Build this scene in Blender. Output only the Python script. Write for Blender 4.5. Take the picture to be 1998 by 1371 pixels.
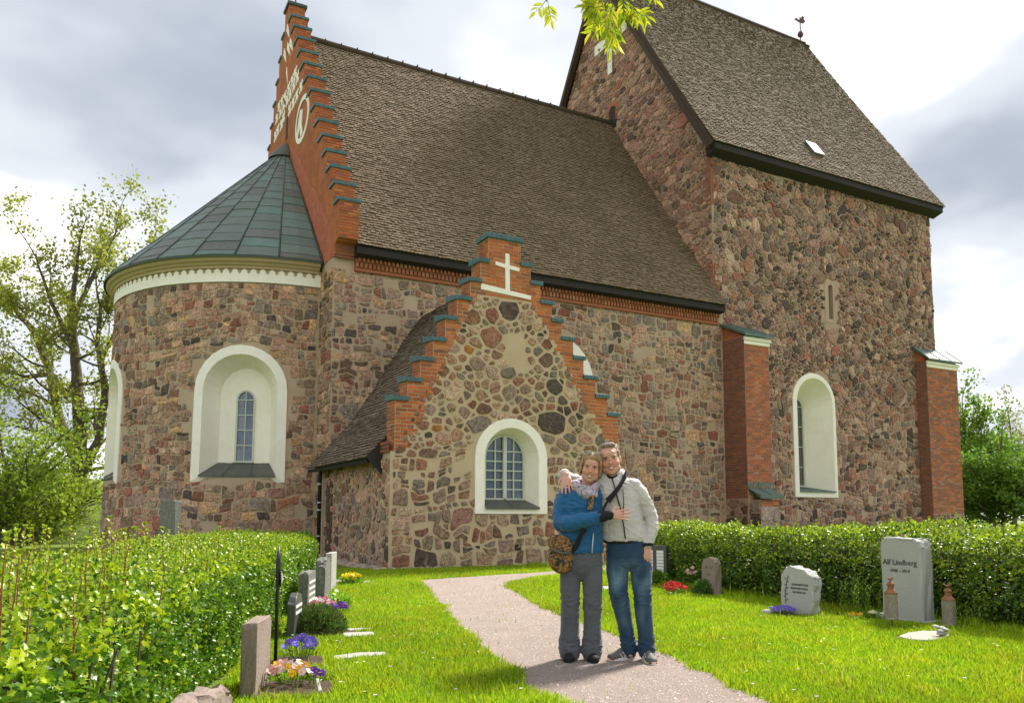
import bpy, bmesh, math, random
import numpy as np
from mathutils import Vector, Matrix, noise as mnoise
from math import sin, cos, pi, radians, sqrt, atan2, hypot

for o in list(bpy.data.objects): bpy.data.objects.remove(o)
scene = bpy.context.scene
COL = scene.collection
random.seed(7); rng = np.random.default_rng(7)

# ------------------------------------------------------------------ camera
# metres, z up; camera at (0,0,1.17); church axis along +x, depth along +y
CAM_F, CAM_PX, CAM_PY = 1574.0, 999.0, 850.0        # in pixels of the 1998 x 1371 photograph
CAM_YAW, CAM_PITCH, CAM_ROLL, CAM_H = 0.493, 0.098, 0.003, 1.17
def cam_axes():
    cy, sy, cp, sp = cos(CAM_YAW), sin(CAM_YAW), cos(CAM_PITCH), sin(CAM_PITCH)
    f = Vector((sy*cp, cy*cp, sp)); r = Vector((cy, -sy, 0)); u = r.cross(f)
    c, s = cos(CAM_ROLL), sin(CAM_ROLL)
    return r*c+u*s, u*c-r*s, f
AX_R, AX_U, AX_F = cam_axes()
CAMLOC = Vector((0, 0, CAM_H))
cd = bpy.data.cameras.new('camera'); cam = bpy.data.objects.new('camera', cd); COL.objects.link(cam)
cam.matrix_world = Matrix(((AX_R.x, AX_U.x, -AX_F.x, 0), (AX_R.y, AX_U.y, -AX_F.y, 0), (AX_R.z, AX_U.z, -AX_F.z, CAM_H), (0, 0, 0, 1)))
cd.sensor_fit = 'HORIZONTAL'; cd.sensor_width = 36; cd.lens = 36*CAM_F/1998
cd.shift_x = (999-CAM_PX)/1998; cd.shift_y = (CAM_PY-685.5)/1998
cd.clip_start = 0.05; cd.clip_end = 2000
scene.camera = cam
def pix(p):
    d = Vector(p)-CAMLOC; z = d.dot(AX_F)
    return CAM_PX+CAM_F*d.dot(AX_R)/z, CAM_PY-CAM_F*d.dot(AX_U)/z, z
def at(px, py, axis, val):
    d = AX_R*((px-CAM_PX)/CAM_F)-AX_U*((py-CAM_PY)/CAM_F)+AX_F
    return CAMLOC+d*((val-CAMLOC[axis])/d[axis])
def gnd(px, py): return at(px, py, 2, 0.0)

# ------------------------------------------------------------------ light
SUN_AZ, SUN_EL = radians(68), radians(46)            # azimuth from +y towards +x
SUN_DIR = Vector((sin(SUN_AZ)*cos(SUN_EL), cos(SUN_AZ)*cos(SUN_EL), sin(SUN_EL)))
sl = bpy.data.lights.new('sun', 'SUN'); sl.energy = 4.6; sl.angle = radians(9); sl.color = (1, .95, .86)
sun = bpy.data.objects.new('sun', sl); COL.objects.link(sun); sun.location = SUN_DIR*90
sun.rotation_euler = SUN_DIR.to_track_quat('Z', 'Y').to_euler()

world = bpy.data.worlds.new('World'); scene.world = world; world.use_nodes = True
def build_world():
    nt = world.node_tree; nt.nodes.clear(); N = nt.nodes.new; L = nt.links.new
    out = N('ShaderNodeOutputWorld'); bg = N('ShaderNodeBackground'); bg.inputs['Strength'].default_value = 0.1
    L(bg.outputs[0], out.inputs[0])
    sky = N('ShaderNodeTexSky'); sky.sky_type = 'NISHITA'; sky.sun_disc = False
    sky.sun_elevation = SUN_EL; sky.sun_rotation = SUN_AZ
    tc = N('ShaderNodeTexCoord'); sep = N('ShaderNodeSeparateXYZ'); L(tc.outputs['Generated'], sep.inputs[0])
    # project the direction on a cloud layer so that clouds flatten towards the horizon
    def math_(op, a=None, b=None, va=0.0, vb=0.0):
        m = N('ShaderNodeMath'); m.operation = op
        m.inputs[0].default_value = va; m.inputs[1].default_value = vb
        if a is not None: L(a, m.inputs[0])
        if b is not None: L(b, m.inputs[1])
        return m.outputs[0]
    zc = math_('MAXIMUM', sep.outputs[2], None, 0, 0.0)
    zd = math_('ADD', zc, None, 0, 0.22)
    cmb = N('ShaderNodeCombineXYZ')
    L(math_('DIVIDE', sep.outputs[0], zd), cmb.inputs[0]); L(math_('DIVIDE', sep.outputs[1], zd), cmb.inputs[1])
    def noise(scale, off, detail=6, rough=.55):
        mp = N('ShaderNodeMapping'); mp.inputs['Location'].default_value = off
        L(cmb.outputs[0], mp.inputs[0])
        n = N('ShaderNodeTexNoise'); n.inputs['Scale'].default_value = scale
        n.inputs['Detail'].default_value = detail; n.inputs['Roughness'].default_value = rough
        L(mp.outputs[0], n.inputs['Vector']); return n.outputs[0]
    def ramp(v, stops):
        r = N('ShaderNodeValToRGB'); el = r.color_ramp.elements
        while len(el) < len(stops): el.new(.5)
        for e, (p, c) in zip(el, stops): e.position = p; e.color = c
        r.color_ramp.interpolation = 'EASE'
        L(v, r.inputs[0]); return r.outputs[0]
    big = math_('MINIMUM', noise(SKY_SCALE, SKY_OFF, 5, .5), noise(SKY_SCALE, (2.3, 1.1, 0.0), 5, .5))
    cl = ramp(big, [(.33, (2.4, 2.7, 3.2, 1)), (.45, (4.2, 4.45, 4.8, 1)), (.56, (8.4, 8.3, 8.1, 1)), (.72, (12.0, 11.6, 11.0, 1))])
    mask = ramp(noise(1.3, (3.1, -2.2, 0), 5, .55), [(.26, (0, 0, 0, 1)), (.36, (1, 1, 1, 1))])
    mx = N('ShaderNodeMix'); mx.data_type = 'RGBA'
    L(mask, mx.inputs['Factor']); L(sky.outputs[0], mx.inputs['A']); L(cl, mx.inputs['B'])
    L(mx.outputs['Result'], bg.inputs['Color'])
SKY_SCALE, SKY_OFF = 0.75, (5.91, 8.20, 0.0)
build_world()
vs = scene.view_settings; vs.view_transform = 'Standard'; vs.look = 'None'; vs.gamma = 1; vs.exposure = 1.0; vs.use_curve_mapping = False
scene.render.resolution_x, scene.render.resolution_y = 1024, 702
try: scene.cycles.max_bounces = 6; scene.cycles.transparent_max_bounces = 8
except Exception: pass

# ------------------------------------------------------------------ materials
def new_mat(name):
    m = bpy.data.materials.new(name); m.use_nodes = True
    return m, m.node_tree, m.node_tree.nodes['Principled BSDF']
def mat(name, color=None, rough=.8, attr=False, noise=None, noise2=None, bump=None, spec=.3, metal=0, transl=0, coord='Object', sheen=0):
    """color: base; attr: multiply by the per-piece colour; noise=(scale, amount, tint) mottling; bump=(scale, strength)"""
    m, nt, b = new_mat(name); N = nt.nodes.new; L = nt.links.new
    b.inputs['Roughness'].default_value = rough; b.inputs['Metallic'].default_value = metal
    b.inputs['Specular IOR Level'].default_value = spec
    tc = N('ShaderNodeTexCoord')
    if coord == 'World':
        pass
    col = None
    if attr:
        a = N('ShaderNodeAttribute'); a.attribute_name = 'Col'; col = a.outputs['Color']
    else:
        r = N('ShaderNodeRGB'); r.outputs[0].default_value = (*color, 1); col = r.outputs[0]
    geo = N('ShaderNodeNewGeometry'); vec = geo.outputs['Position'] if coord == 'World' else tc.outputs['Object']
    for nz in (noise, noise2):
        if not nz: continue
        sc, amt, tint = nz
        n = N('ShaderNodeTexNoise'); n.inputs['Scale'].default_value = sc; n.inputs['Detail'].default_value = 5; n.inputs['Roughness'].default_value = .65
        L(vec, n.inputs['Vector'])
        rp = N('ShaderNodeMapRange'); rp.inputs[1].default_value = .35; rp.inputs[2].default_value = .68; rp.inputs[3].default_value = 0; rp.inputs[4].default_value = amt
        L(n.outputs[0], rp.inputs[0])
        mx = N('ShaderNodeMix'); mx.data_type = 'RGBA'; mx.blend_type = 'MIX'
        L(rp.outputs[0], mx.inputs['Factor']); L(col, mx.inputs['A']); mx.inputs['B'].default_value = (*tint, 1)
        col = mx.outputs['Result']
    L(col, b.inputs['Base Color'])
    if bump:
        sc, st = bump[:2]
        n = N('ShaderNodeTexNoise'); n.inputs['Scale'].default_value = sc; n.inputs['Detail'].default_value = 6; n.inputs['Roughness'].default_value = .7
        L(vec, n.inputs['Vector'])
        bp = N('ShaderNodeBump'); bp.inputs['Strength'].default_value = st; bp.inputs['Distance'].default_value = bump[2] if len(bump) > 2 else .02
        L(n.outputs[0], bp.inputs['Height']); L(bp.outputs[0], b.inputs['Normal'])
    if sheen: b.inputs['Sheen Weight'].default_value = sheen
    if transl:
        t = N('ShaderNodeBsdfTranslucent'); L(col, t.inputs[0])
        g = N('ShaderNodeMixRGB') if False else None
        ms = N('ShaderNodeMixShader'); ms.inputs[0].default_value = transl
        out = nt.nodes['Material Output']
        L(b.outputs[0], ms.inputs[1]); L(t.outputs[0], ms.inputs[2]); L(ms.outputs[0], out.inputs[0])
    return m
M = {}
def stone_mat():
    m, nt, b = new_mat('stone'); N = nt.nodes.new; L = nt.links.new
    a = N('ShaderNodeAttribute'); a.attribute_name = 'Col'; g = N('ShaderNodeNewGeometry')
    def nz(sc, lo, hi, o0, o1, det=5):
        n = N('ShaderNodeTexNoise'); n.inputs['Scale'].default_value = sc; n.inputs['Detail'].default_value = det; n.inputs['Roughness'].default_value = .7
        L(g.outputs['Position'], n.inputs['Vector'])
        r = N('ShaderNodeMapRange'); L(n.outputs[0], r.inputs[0])
        for i, v in enumerate((lo, hi, o0, o1)): r.inputs[i+1].default_value = v
        return r.outputs[0], n.outputs[0]
    f1, _ = nz(11, .3, .7, .45, 1.65); f2, _ = nz(60, .35, .68, .45, 1.6, 3)
    mu = N('ShaderNodeMath'); mu.operation = 'MULTIPLY'; L(f1, mu.inputs[0]); L(f2, mu.inputs[1])
    vm = N('ShaderNodeVectorMath'); vm.operation = 'SCALE'; L(a.outputs['Color'], vm.inputs[0]); L(mu.outputs[0], vm.inputs['Scale'])
    col = vm.outputs[0]
    for sc, lo, hi, amt, tint in ((5.5, .60, .70, .55, (.40, .33, .26)), (38, .63, .70, .75, (.50, .44, .38)), (17, .64, .72, .6, (.03, .03, .032))):
        fac, _ = nz(sc, lo, hi, 0, amt); mx = N('ShaderNodeMix'); mx.data_type = 'RGBA'
        L(fac, mx.inputs['Factor']); L(col, mx.inputs['A']); mx.inputs['B'].default_value = (*tint, 1); col = mx.outputs['Result']
    L(col, b.inputs['Base Color']); b.inputs['Roughness'].default_value = .88; b.inputs['Specular IOR Level'].default_value = .25
    _, h = nz(20, 0, 1, 0, 1, 8); bp = N('ShaderNodeBump'); bp.inputs['Strength'].default_value = 1.0; bp.inputs['Distance'].default_value = .06
    L(h, bp.inputs['Height']); L(bp.outputs[0], b.inputs['Normal'])
    return m
M['stone'] = stone_mat()
M['mortar'] = mat('mortar', (.46, .345, .235), .95, noise=(1.4, .7, (.32, .225, .15)), noise2=(30, .35, (.50, .41, .31)), bump=(40, .5, .02), coord='World')
M['mortar_tan'] = mat('mortar_tan', (.52, .40, .255), .95, noise=(1.4, .6, (.42, .31, .20)), noise2=(30, .35, (.56, .46, .33)), bump=(40, .5, .02), coord='World')
M['mortar_pink'] = mat('mortar_pink', (.45, .325, .24), .95, noise=(1.1, .7, (.33, .225, .165)), noise2=(30, .35, (.50, .39, .30)), bump=(40, .5, .02), coord='World')
M['skylight_glass'] = mat('skylight_glass', (.13, .145, .165), .6, spec=.2)
M['mortar_red'] = mat('mortar_red', (.36, .25, .19), .95, noise=(3, .6, (.26, .15, .10)), bump=(40, .4, .02), coord='World')
M['brick'] = mat('brick', attr=True, rough=.85, noise=(6, .35, (.20, .075, .04)), noise2=(60, .3, (.42, .16, .08)), bump=(45, .4, .01), coord='World')
M['plaster'] = mat('plaster', (.88, .855, .79), .8, noise=(1.6, .4, (.78, .71, .57)), noise2=(7, .22, (.62, .55, .42)), bump=(14, .18, .01), coord='World')
M['plaster_in'] = mat('plaster_in', (.86, .82, .72), .8, noise=(1.3, .4, (.72, .66, .52)), noise2=(6, .15, (.6, .54, .42)), bump=(14, .15, .01), coord='World')
M['cream'] = mat('cream', (.46, .345, .215), .75, noise=(3, .4, (.36, .265, .16)), coord='World')
M['shingle'] = mat('shingle', attr=True, rough=.9, noise=(.8, .5, (.14, .105, .055)), noise2=(40, .25, (.06, .042, .026)), bump=(60, .3, .01), coord='World')
M['tar'] = mat('tar', (.022, .019, .017), .75, noise=(7, .5, (.045, .037, .03)), coord='World')
M['wood_dark'] = mat('wood_dark', (.055, .036, .024), .8, noise=(8, .5, (.09, .06, .04)), coord='World')
M['copper'] = mat('copper', (.085, .16, .135), .55, spec=.5, noise=(2.0, .75, (.10, .085, .065)), noise2=(14, .35, (.16, .25, .21)), bump=(18, .1, .01), coord='World')
M['copper_roof'] = mat('copper_roof', attr=True, rough=.5, spec=.5, noise=(1.2, .55, (.085, .080, .066)), noise2=(9, .35, (.13, .19, .16)), bump=(8, .12, .01), coord='World')
M['copper_teal'] = mat('copper_teal', (.05, .135, .155), .55, spec=.45, noise=(5, .7, (.03, .05, .052)), noise2=(30, .3, (.11, .22, .225)), coord='World')
M['seam'] = mat('seam', (.05, .07, .06), .5, coord='World')
M['sill'] = mat('sill', (.075, .08, .07), .5, noise=(6, .5, (.14, .14, .12)), coord='World')
M['frame'] = mat('frame', (.48, .52, .43), .5, spec=.5)
M['red_plaster'] = mat('red_plaster', (.42, .105, .045), .9, noise=(2.2, .6, (.30, .06, .03)), noise2=(5.5, .35, (.52, .30, .21)), bump=(12, .3, .02), coord='World')
M['gable_brick'] = None
M['iron'] = mat('iron', (.012, .012, .013), .45, spec=.5)
M['gold'] = mat('gold', (.10, .05, .04), .5)
M['zinc'] = mat('zinc', (.40, .42, .45), .35, metal=.6)
def glass_mat(name, c1, c2, sc, rough=.08):
    m, nt, b = new_mat(name); N = nt.nodes.new; L = nt.links.new
    geo = N('ShaderNodeNewGeometry'); v = N('ShaderNodeTexVoronoi'); v.inputs['Scale'].default_value = sc; v.distance = 'CHEBYCHEV'
    L(geo.outputs['Position'], v.inputs['Vector'])
    mx = N('ShaderNodeMix'); mx.data_type = 'RGBA'; mx.inputs['A'].default_value = (*c1, 1); mx.inputs['B'].default_value = (*c2, 1)
    sp = N('ShaderNodeSeparateColor'); L(v.outputs['Color'], sp.inputs[0]); L(sp.outputs[0], mx.inputs['Factor']); L(mx.outputs['Result'], b.inputs['Base Color'])
    b.inputs['Roughness'].default_value = rough; b.inputs['Specular IOR Level'].default_value = .8
    b.inputs['Coat Weight'].default_value = .5; b.inputs['Coat Roughness'].default_value = .03
    return m
M['leaded'] = glass_mat('leaded', (.015, .04, .085), (.04, .10, .17), 9)
M['dark_glass'] = glass_mat('dark_glass', (.03, .032, .035), (.06, .055, .055), 8, .15)
M['pane'] = glass_mat('pane', (.02, .035, .06), (.05, .08, .13), 3, .03)

# ------------------------------------------------------------------ mesh helpers
class MB:
    def __init__(s): s.v = []; s.f = []; s.c = []; s.base = None
    def add(s, vs, fs, col=None):
        o = len(s.v); s.v.extend([tuple(p) for p in vs])
        for f in fs: s.f.append(tuple(i+o for i in f)); s.c.append(col)
        return s
    def box(s, x0, x1, y0, y1, z0, z1, col=None):
        return s.add([(x0,y0,z0),(x1,y0,z0),(x1,y1,z0),(x0,y1,z0),(x0,y0,z1),(x1,y0,z1),(x1,y1,z1),(x0,y1,z1)],
                     [(3,2,1,0),(4,5,6,7),(0,1,5,4),(1,2,6,5),(2,3,7,6),(3,0,4,7)], col)
    def obox(s, c, ax, ay, az, col=None):     # oriented box: centre and three half-axis vectors
        c, ax, ay, az = Vector(c), Vector(ax), Vector(ay), Vector(az); P = []
        for k in (-1, 1):
            for a, b in ((-1,-1),(1,-1),(1,1),(-1,1)): P.append(c+ax*a+ay*b+az*k)
        return s.add(P, [(3,2,1,0),(4,5,6,7),(0,1,5,4),(1,2,6,5),(2,3,7,6),(3,0,4,7)], col)
    def tube(s, pts, rad, n=8, col=None, caps=True):
        pts = [Vector(p) for p in pts]
        if not hasattr(rad, '__len__'): rad = [rad]*len(pts)
        rings = []; prev = None
        for i, p in enumerate(pts):
            t = (pts[min(i+1, len(pts)-1)]-pts[max(i-1, 0)])
            if t.length < 1e-9: t = Vector((0,0,1))
            t.normalize()
            if prev is None:
                a = Vector((0,0,1)) if abs(t.z) < .9 else Vector((1,0,0)); x = t.cross(a).normalized()
            else: x = (prev-t*prev.dot(t)).normalized()
            prev = x; y = t.cross(x)
            rings.append([p+x*(rad[i]*cos(2*pi*k/n))+y*(rad[i]*sin(2*pi*k/n)) for k in range(n)])
        V = [q for r in rings for q in r]; F = []
        for i in range(len(pts)-1):
            for k in range(n): F.append((i*n+k, i*n+(k+1)%n, (i+1)*n+(k+1)%n, (i+1)*n+k))
        if caps: F.append(tuple(range(n))[::-1]); F.append(tuple(range((len(pts)-1)*n, len(pts)*n)))
        return s.add(V, F, col)
    def lathe(s, prof, c=(0,0,0), n=24, a0=0, a1=2*pi, col=None):
        full = abs(a1-a0-2*pi) < 1e-6; m = n if full else n+1; V = []; F = []
        for r, z in prof:
            for k in range(m):
                a = a0+(a1-a0)*k/n; V.append((c[0]+r*cos(a), c[1]+r*sin(a), c[2]+z))
        for i in range(len(prof)-1):
            for k in range(n):
                k2 = (k+1) % m; F.append((i*m+k, i*m+k2, (i+1)*m+k2, (i+1)*m+k))
        return s.add(V, F, col)
    def prism(s, poly, fn, h0, h1, col=None):  # extrude a 2-d polygon: fn(u,v,h) -> point
        n = len(poly); V = [fn(u, v, h0) for u, v in poly]+[fn(u, v, h1) for u, v in poly]
        F = [tuple(range(n))[::-1], tuple(range(n, 2*n))]+[(i, (i+1)%n, n+(i+1)%n, n+i) for i in range(n)]
        return s.add(V, F, col)
    def build(s, name, m, parent=None, smooth=False, kind=None, loc=None, bevel=0, label=None, normals=True):
        me = bpy.data.meshes.new(name)
        V = s.v if loc is None else [(p[0]-loc[0], p[1]-loc[1], p[2]-loc[2]) for p in s.v]
        me.from_pydata(V, [], s.f)
        mlist = m if isinstance(m, (list, tuple)) else [m]
        for mm in mlist: me.materials.append(M[mm] if isinstance(mm, str) else mm)
        if any(c is not None for c in s.c):
            ca = me.color_attributes.new('Col', 'FLOAT_COLOR', 'CORNER')
            ln = np.array([len(f) for f in s.f]); cc = np.array([(*(c or (.5,.5,.5)), 1.0) for c in s.c], dtype=np.float32)
            ca.data.foreach_set('color', np.repeat(cc, ln, axis=0).ravel())
        if normals:
            bm = bmesh.new(); bm.from_mesh(me); bmesh.ops.recalc_face_normals(bm, faces=bm.faces); bm.to_mesh(me); bm.free()
        if smooth: me.polygons.foreach_set('use_smooth', [True]*len(me.polygons))
        o = bpy.data.objects.new(name, me); COL.objects.link(o)
        if loc is not None: o.location = loc
        if bevel:
            b = o.modifiers.new('bevel', 'BEVEL'); b.width = bevel; b.segments = 2; b.limit_method = 'ANGLE'
        if parent is not None: par(o, parent)
        if kind: o['kind'] = kind
        if label: o['label'] = label
        return o
WM = {}
def par(o, parent, local=False):
    o.parent = parent
    if not local: o.matrix_parent_inverse = WM.get(parent.name, Matrix.Identity(4)).inverted()
def thing(name, label, cat, loc=(0,0,0), rz=0, group=None):
    o = bpy.data.objects.new(name, None); COL.objects.link(o); o.empty_display_size = .3
    o.location = loc; o.rotation_euler = (0, 0, rz); o['label'] = label; o['category'] = cat
    if group: o['group'] = group
    WM[o.name] = Matrix.Translation(loc) @ Matrix.Rotation(rz, 4, 'Z')
    return o
def tag(o, label, cat, group=None):
    o['label'] = label; o['category'] = cat
    if group: o['group'] = group
    return o
def structure(o): o['kind'] = 'structure'; return o
def jit(c, a=.15, v=.12):
    k = 1+random.uniform(-a, a); return tuple(max(.004, x*k*(1+random.uniform(-v, v))) for x in c)
def pick(pal):
    w = [p[0] for p in pal]; return random.choices([p[1] for p in pal], w)[0]
def vnoise(p, s=1.0): return mnoise.noise(Vector(p)*s)
# ------------------------------------------------------------------ masonry generators
def clip_half(poly, a, b, c):          # keep a*x+b*y <= c
    out = []; n = len(poly)
    for i in range(n):
        p, q = poly[i], poly[(i+1) % n]; dp, dq = a*p[0]+b*p[1]-c, a*q[0]+b*q[1]-c
        if dp <= 0: out.append(p)
        if (dp < 0 < dq) or (dq < 0 < dp):
            t = dp/(dp-dq); out.append((p[0]+(q[0]-p[0])*t, p[1]+(q[1]-p[1])*t))
    return out
def stone_cells(u0, u1, v0, v1, rfun, aniso=.74, keep=None, spread=.36, tries=14):
    """power-diagram cells around dart-thrown centres of uneven size, wider than tall"""
    W = (u1-u0)*aniso; Hh = v1-v0; pts = []; grid = {}; G = .3
    area = W*Hh; r0 = rfun((u0+u1)/2, (v0+v1)/2); target = int(area/(pi*r0*r0)*tries)
    for k in range(target):
        x, y = random.random()*W, random.random()*Hh
        big = 1.25 if k < target*.12 else 1.0
        r = rfun(u0+x/aniso, v0+y)*math.exp(random.gauss(0, spread))*big
        r = max(.055, min(r, .42)); gx, gy = int(x/G), int(y/G); ok = True; R = 3
        for i in range(gx-R, gx+R+1):
            for j in range(gy-R, gy+R+1):
                for (px, py, pr) in grid.get((i, j), ()):
                    if (px-x)**2+(py-y)**2 < ((pr+r)*.84)**2: ok = False; break
                if not ok: break
            if not ok: break
        if ok: grid.setdefault((gx, gy), []).append((x, y, r)); pts.append((x, y, r))
    res = []
    for (x, y, r) in pts:
        if keep and not keep(u0+x/aniso, v0+y): continue
        poly = [(max(0, x-.75), max(0, y-.75)), (min(W, x+.75), max(0, y-.75)), (min(W, x+.75), min(Hh, y+.75)), (max(0, x-.75), min(Hh, y+.75))]
        gx, gy = int(x/G), int(y/G); nb = []
        for i in range(gx-4, gx+5):
            for j in range(gy-4, gy+5): nb += [p for p in grid.get((i, j), ()) if p[0] != x or p[1] != y]
        nb.sort(key=lambda p: (p[0]-x)**2+(p[1]-y)**2)
        for (a, b, s) in nb[:22]:
            dx, dy = a-x, b-y; c = (a*a+b*b-s*s-x*x-y*y+r*r)/2
            poly = clip_half(poly, dx, dy, c)
            if len(poly) < 3: break
        if len(poly) >= 3: res.append([(u0+p[0]/aniso, v0+p[1]) for p in poly])
    return res
def rubble_cells(u0, u1, v0, v1, hm, ratio=(.75, 2.0), wob=.30, split=.22):
    """roughly coursed rubble: wavy courses of uneven blocks, some split in two"""
    rows = [v0]; 
    while rows[-1] < v1-.06: rows.append(min(v1, rows[-1]+hm(rows[-1])*random.uniform(.72, 1.32)))
    sd = random.uniform(0, 99); res = []
    def bnd(k, u):
        v = rows[k]
        if k in (0, len(rows)-1): return v
        h = min(rows[k]-rows[k-1], rows[k+1]-rows[k]); return v+h*wob*(1.5*vnoise((u*1.9, k*7.3, sd))+.9*vnoise((u*5.5, k*3.1, sd+4)))
    for k in range(len(rows)-1):
        h = rows[k+1]-rows[k]; u = u0; e = 0.0
        while u < u1-.04:
            w = h*random.uniform(*ratio)*random.choice((.7, 1, 1, 1.15)); w = max(.12, w); e = u+w
            if u1-e < .12: e = u1
            ja, jb = random.uniform(-.12, .12)*h, random.uniform(-.12, .12)*h
            if e >= u1: jb = 0
            if u <= u0: ja = 0
            n = 3 if w > .3 else 2
            bot = [(u+ja+(e+jb-u-ja)*i/(n-1), bnd(k, u+(e-u)*i/(n-1))) for i in range(n)]
            top = [(u-ja+(e-jb-u+ja)*i/(n-1), bnd(k+1, u+(e-u)*i/(n-1))) for i in range(n)]
            if u <= u0: bot[0] = (u0, bot[0][1]); top[0] = (u0, top[0][1])
            if e >= u1: bot[-1] = (u1, bot[-1][1]); top[-1] = (u1, top[-1][1])
            if random.random() < split and h > .2 and w > .2:
                t = random.uniform(.35, .65); mid = [(b[0]*(1-t)+c[0]*t, b[1]*(1-t)+c[1]*t+random.uniform(-.06, .06)*h) for b, c in zip(bot, top)]
                res.append(bot+mid[::-1]); res.append(mid+top[::-1])
            else: res.append(bot+top[::-1])
            u = e
    return [p for p in res if random.random() > .035]
def warp(cells, v0, v1, amp, fu=.55, seed=3.0):
    out = []
    for c in cells:
        q = []
        for (u, v) in c:
            w = max(0, min(1, (v-v0)/.8))*max(0, min(1, (v1-v)/.6)); q.append((u+.10*w*vnoise((u*1.3, v*1.3, seed+7)), v+w*amp*(vnoise((u*fu, v*.5, seed))*1.5+.4*vnoise((u*2.1, v*1.4, seed+2)))))
        out.append(q)
    return out
def centroid(poly): return sum(p[0] for p in poly)/len(poly), sum(p[1] for p in poly)/len(poly)
def parea(poly): return abs(sum(poly[i][0]*poly[(i+1)%len(poly)][1]-poly[(i+1)%len(poly)][0]*poly[i][1] for i in range(len(poly))))/2
PAL_WARM = [(3.4, (.335,.215,.165)), (2.6, (.40,.285,.215)), (2.2, (.25,.205,.17)), (1.5, (.19,.178,.165)), (.55, (.065,.063,.064)), (1.2, (.25,.105,.075)), (.8, (.43,.29,.165)), (1.1, (.16,.11,.085))]
PAL_PORCH = [(2.8, (.30,.195,.145)), (2.2, (.26,.20,.16)), (1.4, (.19,.175,.155)), (1.1, (.065,.060,.058)), (1.6, (.24,.115,.08)), (1.4, (.37,.29,.215)), (.10, (.40,.18,.04)), (1.2, (.165,.105,.08))]
PAL_TOWER = [(3.2, (.285,.185,.150)), (1.8, (.24,.19,.165)), (1.3, (.15,.128,.120)), (1.5, (.052,.048,.050)), (1.2, (.25,.115,.085)), (1.5, (.37,.275,.22)), (1.6, (.14,.088,.074))]
PAL_TEAST = [(3.2, (.33,.215,.165)), (2.2, (.38,.265,.20)), (1.6, (.24,.175,.145)), (.7, (.08,.07,.068)), (1.2, (.27,.13,.095)), (1.2, (.18,.115,.09))]
STONES = []      # (screen area, verts, faces, colour)
def add_stones(cells, fn, pal, gap=.025, bulge=.035, rnd=1, drop=None, mind=.05):
    for poly in cells:
        if drop and drop(poly): continue
        A = parea(poly)
        if A < .006: continue
        cu, cv = centroid(poly)
        size = sqrt(A); k = max(.55, 1-2*gap*random.uniform(.6, 1.7)/size)
        P = [(cu+(p[0]-cu)*k, cv+(p[1]-cv)*k) for p in poly]
        for _ in range(rnd):
            Q = []
            for i in range(len(P)):
                a, b = P[i], P[(i+1) % len(P)]; e = .13
                if hypot(a[0]-b[0], a[1]-b[1]) < size*.14: Q.append(((a[0]+b[0])/2, (a[1]+b[1])/2)); continue
                Q += [(a[0]+(b[0]-a[0])*e, a[1]+(b[1]-a[1])*e), (b[0]+(a[0]-b[0])*e, b[1]+(a[1]-b[1])*e)]
            P = Q
        if len(P) < 4: continue
        P = [(p[0]+random.uniform(-.035, .035)*size, p[1]+random.uniform(-.035, .035)*size) for p in P]
        b = bulge*random.uniform(.5, 1.4); tx, ty = random.uniform(-.09, .09), random.uniform(-.09, .09)
        n = len(P); V = []
        for sc, h in ((1.0, -.03), (.965, b*.72), (.80, b*.97)):
            for (x, y) in P:
                du, dv = (x-cu)*sc, (y-cv)*sc
                hh = h if h < 0 else max(.002, h+du*tx+dv*ty+random.uniform(-.009, .007))
                V.append(Vector(fn(cu+du, cv+dv, hh)))
        V.append(Vector(fn(cu, cv, b*1.0)))
        F = []
        for r in range(2):
            for i in range(n): F.append((r*n+i, r*n+(i+1)%n, (r+1)*n+(i+1)%n, (r+1)*n+i))
        for i in range(n): F.append((2*n+i, 2*n+(i+1)%n, 3*n))
        c = V[-1]; px, py, z = pix(c)
        vis = A*(CAM_F/max(z, 1))**2 if (-20 < px < 2018 and -20 < py < 1390 and z > 0) else 0
        col = pick(pal); col = tuple(k_*(a*.91+b*.09) for a, b, k_ in zip(col, (.43, .31, .235), (1.22, 1.08, .98))); STONES.append((vis, V, F, jit(col, .28, .06)))
def grid_wall(mb, fn, u0, u1, v0, v1, hole, du=.12, dv=.12, clipf=None):
    nu, nv = max(1, round((u1-u0)/du)), max(1, round((v1-v0)/dv)); idx = {}; V = []; F = []
    def vi(i, j):
        if (i, j) not in idx:
            idx[i, j] = len(V); u, v = u0+(u1-u0)*i/nu, v0+(v1-v0)*j/nv
            V.append(fn(u, v, .012*vnoise((u*2.3, v*2.3, u0)) ))
        return idx[i, j]
    for i in range(nu):
        for j in range(nv):
            u, v = u0+(u1-u0)*(i+.5)/nu, v0+(v1-v0)*(j+.5)/nv
            if hole and hole(u, v): continue
            F.append((vi(i, j), vi(i+1, j), vi(i+1, j+1), vi(i, j+1)))
    mb.add(V, F)
def arch(cx, z0, zs, hw, rise, n=14, dx=0):
    P = [(cx-hw, z0), (cx-hw, (z0+zs)/2)]
    for k in range(n+1):
        a = pi-pi*k/n; P.append((cx+hw*cos(a), zs+rise*sin(a)))
    return P+[(cx+hw, (z0+zs)/2), (cx+hw, z0)]
def in_arch(u, v, cx, z0, zs, hw, rise):
    if v < z0 or abs(u-cx) > hw: return False
    return v < zs or ((u-cx)/hw)**2+((v-zs)/rise)**2 < 1
BR_PAL = [(4, (.47,.135,.042)), (3, (.39,.11,.042)), (1.4, (.30,.09,.045)), (1, (.52,.19,.07)), (.5, (.21,.09,.055))]
BRICKS = []      # (screen area, verts, faces, colour)
BF = [(4,5,6,7), (0,1,5,4), (1,2,6,5), (2,3,7,6), (3,0,4,7)]
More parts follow.
